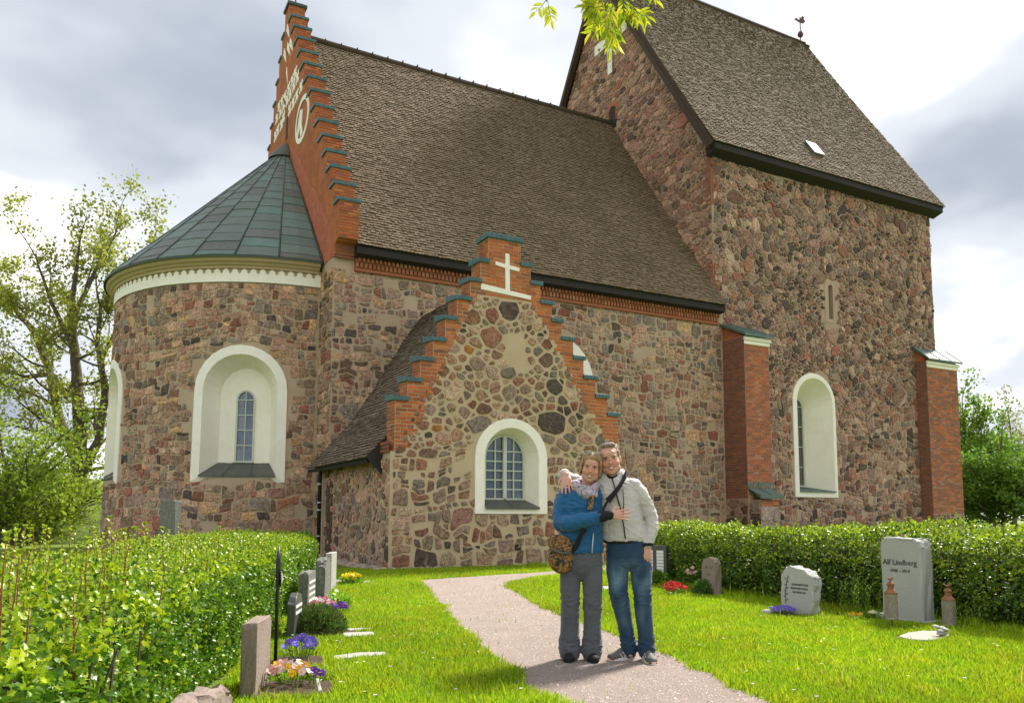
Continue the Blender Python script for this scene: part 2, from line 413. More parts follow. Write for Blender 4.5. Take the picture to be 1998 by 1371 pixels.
def lay_bricks(spans, fn, z0, z1, pitch=.085, L=.26, joint=.019, h=.011, pal=BR_PAL, sink=.02):
    z = z0; row = 0
    while z+pitch*.6 < z1:
        for (a, b) in spans(z+pitch/2):
            if b-a < .05: continue
            x = a; first = True
            while x < b-.02:
                l = L if not (first and row % 2) else L/2
                first = False; e = min(x+l, b)
                if b-e < .05: e = b
                x0, x1, y0, y1 = x+joint/2, e-joint/2, z+joint/2, min(z+pitch-joint/2, z1)
                hh = h+random.uniform(-.005, .006); g = lambda: random.uniform(-.003, .003)
                P = [(x0+g(), y0+g()), (x1+g(), y0+g()), (x1+g(), y1+g()), (x0+g(), y1+g())]
                V = [Vector(fn(u, v, -sink)) for u, v in P]+[Vector(fn(u, v, hh)) for u, v in P]
                c = V[6]; px, py, d = pix(c); vis = (x1-x0)*(y1-y0)*(CAM_F/max(1, d))**2
                BRICKS.append((vis, V, BF, jit(pick(pal), .18, .08))); x = e
        z += pitch; row += 1

# ------------------------------------------------------------------ church
church = thing('church', 'medieval fieldstone church with brick stepped gables, round apse and broad shingled tower', 'church', (13, 26, 0))
XP0, XP1, YP = 5.93, 12.0, 16.6            # porch (sacristy) front
YC, XG, YR = 22.3, 6.15, 28.9              # chancel front wall, east gable face, ridge line
XT, YT, XT1, YT1, YTR = 20.6, 22.42, 33.6, 36.5, 29.45
AC, AR = (6.15, 28.95), 5.35               # apse centre and radius

def f_front(y): return lambda u, v, h: (u, y-h, v)
def f_east(x): return lambda u, v, h: (x-h, u, v)
def f_apse(u, v, h):
    a = u/AR; r = AR+h+.012*max(0, 7.5-v); return (AC[0]+r*cos(a), AC[1]+r*sin(a), v)
def onapse(px, py, R=AR):
    d = AX_R*((px-CAM_PX)/CAM_F)-AX_U*((py-CAM_PY)/CAM_F)+AX_F
    a = d.x*d.x+d.y*d.y; b = -2*(d.x*AC[0]+d.y*AC[1]); k = AC[0]**2+AC[1]**2-R*R
    t = (-b-sqrt(max(0, b*b-4*a*k)))/(2*a); P = CAMLOC+d*t
    return atan2(P.y-AC[1], P.x-AC[0]), P.z

def niche(wname, fn, plate, open_, win, depth, nx, rows, glass, back=None, sill_out=.06, proud=.045, frame_w=.06, mullion=False, sill_mat='sill'):
    """white plaster surround with a splayed niche, a framed window, panes and a metal sill"""
    O, I, Wn = arch(*plate), arch(*open_), arch(*win); n = len(O)
    mb = MB()
    mb.add([fn(u, v, -.03) for u, v in O]+[fn(u, v, proud) for u, v in O]+[fn(u, v, proud) for u, v in I],
           [(i, (i+1) % n, n+(i+1) % n, n+i) for i in range(n)]+[(n+i, n+(i+1) % n, 2*n+(i+1) % n, 2*n+i) for i in range(n)])
    sur = mb.build(wname, 'plaster', church, bevel=.012)
    B = arch(*back) if back else Wn
    mb = MB(); mb.add([fn(u, v, proud-.002) for u, v in I]+[fn(u, v, -depth) for u, v in B], [(i, (i+1) % n, n+(i+1) % n, n+i) for i in range(n)])
    if back: mb.add([fn(u, v, -depth) for u, v in B]+[fn(u, v, -depth) for u, v in Wn], [(i, (i+1) % n, n+(i+1) % n, n+i) for i in range(n)])
    mb.build('reveal', 'plaster_in', sur)
    cx, z0, zs, hw, rise = win
    # frame
    fw = frame_w; In = arch(cx, z0+fw, zs, hw-fw, rise-fw); d0, d1 = -depth+.035, -depth-.05
    mb = MB(); mb.add([fn(u, v, d1) for u, v in Wn]+[fn(u, v, d0) for u, v in Wn]+[fn(u, v, d0) for u, v in In]+[fn(u, v, d1) for u, v in In],
           [(k*n+i, k*n+(i+1) % n, (k+1)*n+(i+1) % n, (k+1)*n+i) for k in range(3) for i in range(n)])
    mb.build('frame', 'frame', sur)
    def top(u): return zs+(rise-fw)*sqrt(max(0, 1-((u-cx)/(hw-fw))**2))
    b = .014; us = [cx-(hw-fw)+2*(hw-fw)*i/nx for i in range(nx+1)]
    mbm = MB(); zz = [z0+fw]+rows
    for i in range(1, nx):
        w = .045 if mullion and i == nx//2 else b
        mbm.prism([(us[i]-w, z0+fw), (us[i]+w, z0+fw), (us[i]+w, top(us[i])), (us[i]-w, top(us[i]))], fn, d1+.02, d0+(.02 if w > b else -.012))
    for zr in rows:
        e = hw-fw if zr < zs else (hw-fw)*sqrt(max(0, 1-((zr-zs)/(rise-fw))**2))
        mbm.prism([(cx-e, zr-b), (cx+e, zr-b), (cx+e, zr+b), (cx-e, zr+b)], fn, d1+.02, d0-.015)
    mbm.build('glazing_bar', 'frame', sur)
    for i in range(nx):
        for j in range(len(zz)):
            lo = zz[j]; hi = zz[j+1] if j+1 < len(zz) else None
            a, c = us[i], us[i+1]
            if hi is None or hi > zs-.02:
                P = [(a, lo), (c, lo)]; K = 5
                for k in range(K+1):
                    u = c+(a-c)*k/K; t = top(u); P.append((u, max(lo+.001, t if hi is None else min(hi, t))))
            else: P = [(a, lo), (c, lo), (c, hi), (a, hi)]
            if parea(P) < .002: continue
            tl = random.uniform(-.006, .006)
            mb = MB(); mb.add([fn(u, v, d1+.03+tl*(u-a)/(c-a)) for u, v in P], [tuple(range(len(P)))])
            mb.build('pane', glass, sur)
    # sill: sloping sheet from the frame down to the surround
    bu = back or win; e0, e1 = open_[3]-.004, bu[3]
    zi = bu[1]; zo = open_[1]
    mb = MB(); oc, ic = open_[0], bu[0]; lip = sill_out+proud
    mb.add([fn(oc-e0, zo+.03, lip), fn(oc+e0, zo+.03, lip), fn(ic+e1, zi+.02, -depth+.02), fn(ic-e1, zi+.02, -depth+.02),
            fn(oc-e0, zo-.02, lip), fn(oc+e0, zo-.02, lip), fn(ic+e1, zi-.05, -depth+.02), fn(ic-e1, zi-.05, -depth+.02)],
           [(0,1,2,3), (0,1,5,4), (4,5,6,7), (0,3,7,4), (1,2,6,5)])
    for t in (-.33, .33) if not mullion else (0,):
        p = [Vector(fn(oc+e0*t*1.1, zo+.035, lip)), Vector(fn(ic+e1*t*1.1, zi+.03, -depth+.03))]
        mb.tube(p, .011, 5)
    mb.build('sill', sill_mat, sur)
    return sur

# ---- apse wall, window niches
aw = []
aL, z0 = onapse(374, 941); aR_, _ = onapse(555, 942); _, zt = onapse(470, 673); _, zs_ = onapse(470, 768)
uc = AR*(aL+aR_)/2; hw = AR*(aR_-aL)/2
oL, oz = onapse(399, 930); oR, _ = onapse(540, 930)
W1 = dict(plate=(uc, z0, zt-hw*1.0, hw, hw*1.0), open_=(uc, z0+.18, zt-hw*1.0, hw-.26, hw-.27))
uw = uc-.01
W2 = dict(plate=(uc-5.35*1.06, z0, zt-hw, hw, hw), open_=(uc-5.35*1.06, z0+.18, zt-hw, hw-.26, hw-.27))
Z_FR = onapse(430, 549)[1]; Z_TE = onapse(430, 526)[1]; Z_RIM = onapse(430, 497, AR+.35)[1]
def apse_hole(u, v):
    for w in (W1, W2):
        cx, a, b, c, d = w['plate']
        if in_arch(u, v, cx, a+.1, b, c-.1, d-.1): return True
    return False
def apse_drop(poly):
    cu, cv = centroid(poly)
    for w in (W1, W2):
        cx, a, b, c, d = w['plate']
        if in_arch(cu, cv, cx, a-.01, b, c+.02, d+.02): return True
        for p in poly:
            if in_arch(p[0], p[1], cx, a+.14, b, c-.14, d-.14): return True
    return False
mb = MB(); grid_wall(mb, f_apse, -AR*radians(200), -AR*radians(88), -.3, Z_FR+.1, apse_hole)
apse_wall = mb.build('apse_wall', 'mortar', church)
add_stones(warp(rubble_cells(-AR*radians(182), -AR*radians(91), 0, Z_FR-.03, lambda v: .25+.17*max(0, 1-v/2.0), (.65, 1.9), .36, .26), 0, Z_FR, .16, .4), f_apse, PAL_WARM, .014, .026, 1, apse_drop)
for w in (W1, W2):
    pl, op = w['plate'], w['open_']; c = pl[0]; ws = op[2]-.55
    niche('apse_window', f_apse, pl, op, (c+.06, op[1]+.42, ws+.33, .30, .30), .55, 2,
          [op[1]+.48+(ws+.33-op[1]-.48)*k/4 for k in (1, 2, 3, 4)], 'leaded', back=(c+.04, op[1]+.40, op[2]-.08, op[3]-.25, op[3]-.26), frame_w=.055)
# frieze: tan band with a white toothed band in front of it, cream cornice mouldings above
mb = MB(); mb.lathe([(AR+.02, Z_FR-.01), (AR+.02, Z_TE+.12)], (*AC, 0), 80, radians(-205), radians(-88)); mb.build('frieze_band', 'cream', church)
frieze = MB().lathe([(AR+.03, Z_FR-.02), (AR+.055, Z_FR-.02), (AR+.055, Z_FR+.19), (AR+.03, Z_FR+.19)], (*AC, 0), 80, radians(-205), radians(-90.3)).build('white_frieze', 'plaster', church)
pitch = .262; k0 = int(-AR*radians(190)/pitch)
th = Z_TE-Z_FR-.19+.02
for k in range(k0, int(-AR*radians(91)/pitch)):
    u = (k+.5)*pitch; w = pitch/2
    half = [(1.0, 0), (.93, .25), (.62, .42), (.60, .52), (.70, .62), (.42, .86), (0, 1.04)]
    P = [(u-w*a, Z_FR+.188+th*b) for a, b in half]+[(u+w*a, Z_FR+.188+th*b) for a, b in half[-2::-1]]
    MB().prism(P, f_apse, .03, .054+random.uniform(-.004, .004)).build('frieze_tooth', 'plaster', frieze)
zc = Z_TE+.02; dz = Z_RIM-zc
MB().lathe([(AR+.02, zc), (AR+.09, zc), (AR+.10, zc+dz*.22), (AR+.16, zc+dz*.30), (AR+.19, zc+dz*.48), (AR+.27, zc+dz*.56), (AR+.31, zc+dz*.80), (AR+.31, zc+dz*.96), (AR-.1, zc+dz*.96)],
           (*AC, 0), 90, radians(-205), radians(-91)).build('cornice', 'cream', church, smooth=False)
# cone roof of seamed copper sheets
APEX = Vector((6.12, 28.95, at(563, 279, 0, 6.1).z)); RR = AR+.36
mb = MB(); mb.lathe([(RR-.02, Z_RIM-.04), (RR, Z_RIM-.05), (RR, Z_RIM-.005), (.02, APEX.z-.04)], (APEX.x, APEX.y, 0), 60, radians(-265), radians(-90.2)); 
apse_roof = mb.build('apse_roof', 'seam', church)
nsec = 14; A0, A1 = radians(-265), radians(-90.5); rows = 15
for s_ in range(nsec):
    a, b = A0+(A1-A0)*s_/nsec, A0+(A1-A0)*(s_+1)/nsec
    for r in range(rows):
        t0, t1 = r/rows, (r+1)/rows
        off = (s_ % 2)*.5/rows; t0, t1 = max(0, t0-off), min(.985, t1-off)
        if r == rows-1: t1 = .985
        if t1-t0 < .01: continue
        t0 += .0012; t1 -= .0012
        da = .006
        def cp(t, ang, h):
            rad = RR*(1-t); return (APEX.x+(rad+h*.6)*cos(ang), APEX.y+(rad+h*.6)*sin(ang), Z_RIM+(APEX.z-Z_RIM)*t+h*.8)
        h = random.uniform(.004, .016); am = (a+b)/2
        mb = MB(); c = jit(pick([(4, (.115,.155,.135)), (2, (.10,.175,.150)), (2.4, (.105,.105,.09))]), .16, .05)
        V = [cp(t0, a+da, h+.008), cp(t0, am, h+.014), cp(t0, b-da, h+.008), cp(t1, b-da, h), cp(t1, am, h+.004), cp(t1, a+da, h)]
        V += [cp(t0, a+da, -.01), cp(t0, am, -.01), cp(t0, b-da, -.01)]
        mb.add(V, [(0,1,4,5), (1,2,3,4), (6,7,1,0), (7,8,2,1)], c); mb.build('copper_sheet', 'copper_roof', apse_roof, smooth=False)
for s_ in range(nsec+1):
    a = A0+(A1-A0)*s_/nsec
    MB().tube([cp(0, a, .02), cp(.5, a, .02), cp(.985, a, .02)], [.021, .018, .012], 5).build('standing_seam', 'seam', apse_roof)
MB().lathe([(.62, -.52), (.50, -.30), (.30, -.06), (.12, .12), (.0, .2)], tuple(APEX), 14, radians(-270), radians(-90)).build('cone_cap', 'zinc_dull' if 'zinc_dull' in M else 'sill', apse_roof, smooth=True)

# ---- chancel walls
Z_CE = 8.35
CW = dict(plate=(13.55, 1.9, 5.57, 1.5, 1.5), open_=(13.55, 2.15, 5.57, 1.16, 1.16))
def c_hole(u, v): cx, a, b, c, d = CW['plate']; return in_arch(u, v, cx, a+.1, b, c-.12, d-.12)
def c_drop(poly):
    cx, a, b, c, d = CW['plate']; cu, cv = centroid(poly)
    return in_arch(cu, cv, cx, a, b, c, d) or any(in_arch(p[0], p[1], cx, a+.14, b, c-.14, d-.14) for p in poly)
mb = MB(); grid_wall(mb, f_front(YC), XG, XT+.3, -.3, Z_CE+.5, c_hole)
grid_wall(mb, f_east(XG), YC, AC[1]-AR+.6, -.3, 9.2, None, .2, .2)
MB().add([(XG, 35.6, -.3), (XT, 35.6, -.3), (XT, 35.6, 8.6), (XG, 35.6, 8.6), (XG, 34, -.3), (XG, 34, 9)], [(0,1,2,3), (4,0,3,5)]).build('chancel_back_wall', 'mortar', church)
chancel_wall = mb.build('chancel_wall', 'mortar', church)
def c_vis(u, v): return not (XP0+.3 < u < XP1-.3 and v < 2.6)
add_stones([c for c in warp(rubble_cells(XG, XT+.2, 0, Z_CE-.12, lambda v: .265, (.6, 1.9), .42, .32), 0, Z_CE, .20, .4) if c_vis(*centroid(c))], f_front(YC), PAL_WARM, .026, .030, 1, c_drop)
add_stones(rubble_cells(YC, AC[1]-AR+.15, 0, 8.3, lambda v: .27), f_east(XG), PAL_WARM, .02, .03, 1)
niche('chancel_window', f_front(YC), CW['plate'], CW['open_'], (13.55, 2.6, 5.5, .8, .8), .7, 3, [3.2, 3.9, 4.6, 5.3], 'dark_glass')

# ---- porch
PL = [(8.27, 7.74), (8.07, 7.17), (7.81, 6.67), (7.48, 6.2), (7.19, 5.7), (6.9, 5.17), (6.6, 4.69), (6.3, 4.2), (6.02, 3.76)]
PR = [(9.14, 7.80), (9.42, 7.23), (9.69, 6.82), (10.01, 6.38), (10.29, 5.97), (10.63, 5.55), (10.93, 5.1), (11.28, 4.64), (11.64, 4.19), (11.96, 3.75)]
ZPL, ZPR = 2.55, 2.95
PW = dict(plate=(8.905, 1.2, 2.50, .955, .93), open_=(8.905, 1.33, 2.50, .715, .71))
def pL(z):
    for x, zz in PL:
        if z > zz: return prev
        prev = x
    return PL[-1][0]
def step_edge(S, z):
    r = None
    for x, zt in S:
        if z < zt: r = x
    return r
def inL(z): return 6.30+(z-2.6)*(7.98-6.30)/(6.3-2.6)
def inR(z): return 11.62+(z-3.0)*(9.42-11.62)/(6.3-3.0)
def p_hole(u, v): cx, a, b, c, d = PW['plate']; return in_arch(u, v, cx, a+.05, b, c-.12, d-.12)
outline = [(XP0, -.3), (XP1, -.3), (XP1, ZPR), (11.96, ZPR)]
for i in range(len(PR)-1, -1, -1):
    outline.append((PR[i][0], PR[i][1]))
    if i: outline.append((PR[i-1][0], PR[i][1]))
for i, (x, z) in enumerate(PL):
    outline.append((x, z))
    if i+1 < len(PL): outline.append((x, PL[i+1][1]))
outline += [(PL[-1][0], ZPL), (XP0, ZPL)]
def poly_in(poly, u, v):
    c = False; n = len(poly)
    for i in range(n):
        a, b = poly[i], poly[i-1]
        if (a[1] > v) != (b[1] > v) and u < (b[0]-a[0])*(v-a[1])/(b[1]-a[1])+a[0]: c = not c
    return c
from mathutils.geometry import tessellate_polygon
def flat_wall(mb, fn, outer, holes, h=0, thick=None, back=None):
    loops = [[Vector((u, v, 0)) for u, v in outer]]+[[Vector((u, v, 0)) for u, v in hl] for hl in holes]
    tri = tessellate_polygon(loops); V = [p for l in loops for p in l]
    mb.add([fn(p.x, p.y, h) for p in V], [tuple(t) for t in tri])
    if thick:
        n = len(outer); mb.add([fn(u, v, h) for u, v in outer]+[fn(u, v, h-thick) for u, v in outer], [(i, (i+1)%n, n+(i+1)%n, n+i) for i in range(n)])
        mb.add([fn(p.x, p.y, h-thick) for p in V], [tuple(t) for t in tri])
hole = arch(PW['plate'][0], PW['plate'][1]+.06, PW['plate'][2], PW['plate'][3]-.14, PW['plate'][4]-.14)
mb = MB(); flat_wall(mb, f_front(YP), outline, [hole], 0, .5)
porch_wall = mb.build('porch_gable_wall', 'mortar_tan', church)
mb = MB(); mb.add([(XP0, YP+.5, -.3), (XP0, YC, -.3), (XP0, YC, 2.75), (XP0, YP+.5, 2.75)], [(0,1,2,3)])
porch_side = mb.build('porch_side_wall', 'mortar', church); mb = MB(); mb.add([(XP1, YP+.5, -.3), (XP1, YC, -.3), (XP1, YC, 2.9), (XP1, YP+.5, 2.9)], [(0,1,2,3)])
porch_side = mb.build('porch_side_wall', 'mortar', church)
def p_drop(poly):
    cx, a, b, c, d = PW['plate']; cu, cv = centroid(poly)
    if in_arch(cu, cv, cx, a, b, c, d) or any(in_arch(p[0], p[1], cx, a+.12, b, c-.14, d-.14) for p in poly): return True
    if in_arch(cu, cv, 8.95, 4.55, 5.2, .28, .3): return True      # bare patch of mortar above the window
    return False
cells = stone_cells(XP0+.02, XP1-.02, 2.5, 6.27, lambda u, v: .112, .80, spread=.50)+rubble_cells(XP0+.02, XP1-.02, .02, 2.5, lambda v: .27, (.6, 1.7), .5, .4)
cells = warp(cells, 0, 6.27, .22)
cc = []
lineL = [(5.95, 2.45), (7.98, 6.3)]; lineR = [(11.62, 3.0), (9.42, 6.3)]
for c in cells:
    if any(p[1] > 2.3 for p in c):
        (x0, y0), (x1, y1) = lineL; a, b = -(y1-y0), (x1-x0); c = clip_half(c, a, b, a*x0+b*y0)
        if len(c) > 2: (x0, y0), (x1, y1) = lineR; a, b = -(y1-y0), (x1-x0); c = clip_half(c, -a, -b, -(a*x0+b*y0))
    if len(c) > 2: cc.append(c)
add_stones(cc, f_front(YP), PAL_PORCH, .029, .030, 1, p_drop)
add_stones([[(8.62, .45), (9.52, .42), (9.55, 1.12), (8.60, 1.14)]], f_front(YP), [(1, (.19,.085,.065))], .02, .05, 1) if False else None
add_stones(stone_cells(YP+.02, YC-.55, .02, 2.42, lambda u, v: .125, .95, spread=.36), f_east(XP0), PAL_WARM, .024, .03, 1)
niche('porch_window', f_front(YP), PW['plate'], PW['open_'], (8.90, 1.52, 2.52, .545, .56), .36, 4, [1.78, 2.0, 2.22, 2.44, 2.68], 'pane', frame_w=.05, mullion=True)
def pb_spans(z):
    l, r = step_edge(PL, z), step_edge(PR, z); out = []
    if z > 6.28: return [(l, r)] if l and r else ([(l, r)] if l else [])
    if z > ZPL: out.append((l, max(l+.18, inL(z)+random.uniform(-.09, .09))))
    if z > ZPR: out.append((min(r-.18, inR(z)+random.uniform(-.09, .09)), r))
    return out
lay_bricks(pb_spans, f_front(YP), ZPL, 7.72, .087, .27, pal=[(5, (.52,.145,.038)), (3, (.44,.12,.038)), (1.2, (.32,.10,.045)), (1, (.55,.20,.07)), (.4, (.20,.09,.05))])
# riser faces of the steps (seen on the left flank)
for i, (x, zt) in enumerate(PL):
    zb = PL[i+1][1] if i+1 < len(PL) else ZPL
    lay_bricks(lambda z: [(YP, YP+.5)], f_east(x), zb, zt-.02)
copes = []
for S, sgn in ((PL, -1), (PR, 1)):
    for i, (x, zt) in enumerate(S):
        if i == 0: continue
        xi = S[i-1][0]; lo, hi = sorted((x+sgn*.05, xi+(-sgn)*.02))
        mb = MB(); mb.add([(lo, YP-.06, zt-.095), (hi, YP-.06, zt-.095), (hi, YP+.57, zt-.06), (lo, YP+.57, zt-.06), (lo, YP-.06, zt+.0), (hi, YP-.06, zt+.0), (hi, YP+.57, zt+.10), (lo, YP+.57, zt+.10)],
               [(3,2,1,0), (4,5,6,7), (0,1,5,4), (1,2,6,5), (2,3,7,6), (3,0,4,7)])
        for k in range(1, 4):
            u = lo+(hi-lo)*k/4; mb.box(u-.008, u+.008, YP-.068, YP-.05, zt-.09, zt+.005)
        mb.build('coping', 'copper_teal', porch_wall, bevel=.01)
mb = MB(); mb.box(8.21, 9.20, YP-.07, YP+.57, 7.70, 7.82)
for k in range(1, 8): mb.box(8.21+.99*k/8-.008, 8.21+.99*k/8+.008, YP-.08, YP-.06, 7.705, 7.825)
mb.build('coping', 'copper_teal', porch_wall, bevel=.012)
# white cross relief
mb = MB(); fw = f_front(YP)
P = [(8.07, 6.42), (9.41, 6.34), (9.42, 6.44), (8.84, 6.49), (8.83, 7.01), (9.09, 6.99), (9.10, 7.08), (8.83, 7.11), (8.82, 7.38), (8.71, 7.385), (8.71, 7.115), (8.45, 7.15), (8.45, 7.06), (8.71, 7.02), (8.72, 6.505), (8.08, 6.56)]
mb.prism(P, fw, .0, .03); mb.build('cross_relief', 'plaster', church, bevel=.006)
# vent holes low in the wall
MB().box(9.0, 9.16, YP-.02, YP+.05, .36, .50).build('vent_opening', 'tar', church)
# brick band under the side eave, door, downpipe
lay_bricks(lambda z: [(YP+.02, YC)], f_east(XP0-.05), 2.52, 2.78, pal=[(3, (.25,.085,.045)), (2, (.17,.06,.035))])
lay_bricks(lambda z: [(XP0-.05, 6.35)], f_front(YP+.004), 2.42, 2.6) if False else None
dr = MB().box(XP0-.03, XP0+.05, 21.0, 21.55, 0, 2.05).build('door', 'wood_dark', church)
MB().tube([(XP0-.06, 21.1, 1.0), (XP0-.11, 21.1, 1.0), (XP0-.11, 21.2, 1.0)], .014, 6).build('handle', 'iron', dr)
MB().tube([(XP0-.12, 21.86, .12), (XP0-.12, 21.86, 2.35), (XP0-.25, 21.8, 2.62)], .055, 8).build('downpipe', 'iron', church, smooth=True)
for z in (.6, 1.3, 1.5, 2.0): MB().lathe([(.06, -.02), (.068, -.02), (.068, .02), (.06, .02)], (XP0-.12, 21.86, z), 10).build('pipe_bracket', 'zinc', church)

# ---- shingled roofs
SHP = [(4, (.275,.20,.128)), (3, (.245,.175,.110)), (2.4, (.32,.24,.16)), (.7, (.19,.135,.083))]
def shingle_roof(name, parent, P, U0, U1, slope_len, expo=.128, w=(.09, .14), thick=.040, pal=SHP, u_of=None, under=True):
    """P(u, t, h): point at distance t up the slope, lifted h along the normal"""
    mb = MB(); n = int(slope_len/expo); V = []; F = []; Cc = []
    for r in range(n+1):
        t0 = r*expo-.03; a, b = (U0, U1) if u_of is None else u_of(t0)
        if b-a < .1: continue
        u = a-random.uniform(0, .08)
        rowj = random.uniform(-.006, .006)
        while u < b:
            wd = random.uniform(*w); e = min(u+wd, b+.02); j = random.uniform(-.005, .005)+rowj
            x0, x1 = max(u+.003, a), e-.003
            if x1-x0 > .02:
                h = thick*random.uniform(.8, 1.5); tb = min(t0+j+expo*1.75, slope_len); o = len(V); xm = (x0+x1)/2; dp = random.uniform(.004, .012)
                V += [P(x0, t0+j+dp, .014), P(x1, t0+j+dp, .014), P(x1, t0+j+dp, .014+h), P(xm, t0+j-.004, .016+h), P(x0, t0+j+dp, .014+h), P(x1, tb, .006), P(x0, tb, .006), P(xm, t0+j-.004, .012)]
                F += [(o, o+7, o+3, o+4), (o+7, o+1, o+2, o+3), (o+4, o+3, o+2, o+5, o+6), (o+1, o+5, o+2), (o, o+4, o+6)]
                c = jit(pick(pal), .09, .03); e_ = tuple(x*.42 for x in c); Cc += [e_, e_, c, e_, e_]  # butt and side faces painted darker as the shadow line between courses
            u = e
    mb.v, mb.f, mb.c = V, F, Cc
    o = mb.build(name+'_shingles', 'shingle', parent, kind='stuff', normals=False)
    return o
def roof_plane(p_eave, p_ridge):
    # returns P for a roof running along x with the eave (y,z) and ridge (y,z)
    (y0, z0), (y1, z1) = p_eave, p_ridge; L = hypot(y1-y0, z1-z0); dy, dz = (y1-y0)/L, (z1-z0)/L
    ny, nz = (-dz, dy) if y1 > y0 else (dz, -dy)
    if nz < 0: ny, nz = -ny, -nz
    def P(u, t, h):
        sag = -.05*sin(pi*min(1, max(0, t/L)))+.02*vnoise((u*.25, t*.25, z0))
        hh = h+sag; return (u, y0+dy*t+ny*hh, z0+dz*t+nz*hh)
    return P, L
# chancel
Pc, Lc = roof_plane((21.83, 8.86), (YR, 18.88))
Pb, Lb = roof_plane((36.0, 8.86), (YR, 18.88))
mb = MB()
for PP, LL in ((Pc, Lc), (Pb, Lb)):
    for i in range(14):
        for j in range(10):
            x0, x1 = 6.7+(20.62-6.7)*i/14, 6.7+(20.62-6.7)*(i+1)/14; t0, t1 = LL*j/10, LL*(j+1)/10
            mb.add([PP(x0, t0, 0), PP(x1, t0, 0), PP(x1, t1, 0), PP(x0, t1, 0)], [(0,1,2,3)])
chancel_roof = mb.build('chancel_roof', 'wood_dark', church)
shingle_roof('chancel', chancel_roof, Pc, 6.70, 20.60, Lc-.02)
mb = MB(); mb.tube([(6.72, YR, 18.95), (12, YR, 18.90), (20.55, YR, 18.95)], .12, 8)
for x in np.arange(6.8, 20.5, .62): mb.box(x-.015, x+.015, YR-.13, YR+.13, 18.84, 19.055)
mb.build('ridge_cap', 'shingle_ridge' if 'shingle_ridge' in M else 'wood_dark', chancel_roof)
mb = MB(); mb.add([(6.72, 21.86, 8.84), (20.62, 21.86, 8.84), (20.62, 21.86, 8.62), (6.72, 21.86, 8.62), (6.72, 22.3, 8.55), (20.62, 22.3, 8.55), (20.62, 22.6, 9.6), (6.72, 22.6, 9.6)], [(0,1,2,3), (3,2,5,4), (0,3,4,7), (1,2,5,6)])
mb.build('eave_board', 'tar', chancel_roof)
# dentil brick cornice of the chancel
mbd = MB()
for (z, hh, ph, w) in ((8.30, .16, 0, .075), (8.47, .15, .06, .065)):
    mbd.box(6.76, 20.62, YC-.06-.05*(z > 8.4), YC+.1, z-.02, z+hh+.01, (.30, .12, .07))
    x = 6.78+ph
    while x < 20.55:
        mbd.box(x, x+w, YC-.13-.05*(z > 8.4), YC, z+random.uniform(0, .01), z+hh-.02, jit(pick([(3, (.42,.16,.08)), (2, (.36,.12,.06)), (1, (.46,.22,.12))]), .15)); x += .128
mbd.box(6.76, 20.62, YC-.09, YC+.05, 8.20, 8.29, (.36, .125, .06))
mbd.build('dentil_cornice', 'brick', church, kind='stuff')

# porch roof (profile across x, runs along y)
PROF = [(5.55, 2.42), (5.98, 2.86), (6.75, 3.70), (7.35, 4.62), (7.95, 5.62), (8.45, 6.45), (8.97, 7.15)]
def prof_len(): return sum(hypot(PROF[i+1][0]-PROF[i][0], PROF[i+1][1]-PROF[i][1]) for i in range(len(PROF)-1))
LP = prof_len()
def prof_at(t):
    for i in range(len(PROF)-1):
        a, b = PROF[i], PROF[i+1]; l = hypot(b[0]-a[0], b[1]-a[1])
        if t <= l or i == len(PROF)-2:
            k = t/l; return a[0]+(b[0]-a[0])*k, a[1]+(b[1]-a[1])*k, -(b[1]-a[1])/l, (b[0]-a[0])/l
        t -= l
def Ppl(u, t, h): x, z, nx, nz = prof_at(t); return (x+nx*h, u, z+nz*h)
def Ppr(u, t, h): x, z, nx, nz = prof_at(t); return (2*8.97-x-nx*h, u, z+nz*h)
mb = MB()
for PP in (Ppl, Ppr):
    for j in range(16): 
        t0, t1 = LP*j/16, LP*(j+1)/16
        mb.add([PP(17.12, t0, 0), PP(YC, t0, 0), PP(YC, t1, 0), PP(17.12, t1, 0)], [(0,1,2,3)])
porch_roof = mb.build('porch_roof', 'wood_dark', church)
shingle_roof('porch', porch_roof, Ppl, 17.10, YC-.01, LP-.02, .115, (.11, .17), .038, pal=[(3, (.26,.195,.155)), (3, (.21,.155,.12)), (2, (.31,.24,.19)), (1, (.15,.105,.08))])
mb = MB(); mb.add([(5.56, 17.12, 2.40), (5.56, YC, 2.40), (5.60, YC, 2.31), (5.60, 17.12, 2.31), (XP0, 17.12, 2.60), (XP0, YC, 2.60)], [(0,1,2,3), (3,2,5,4)])
mb.add([Ppl(17.11, LP*k/10, .0) for k in range(7)]+[Ppl(17.11, LP*k/10, -.5) for k in range(7)], [(k, k+1, 8+k, 7+k) for k in range(6)])
mb.build('eave_board', 'tar', porch_roof)

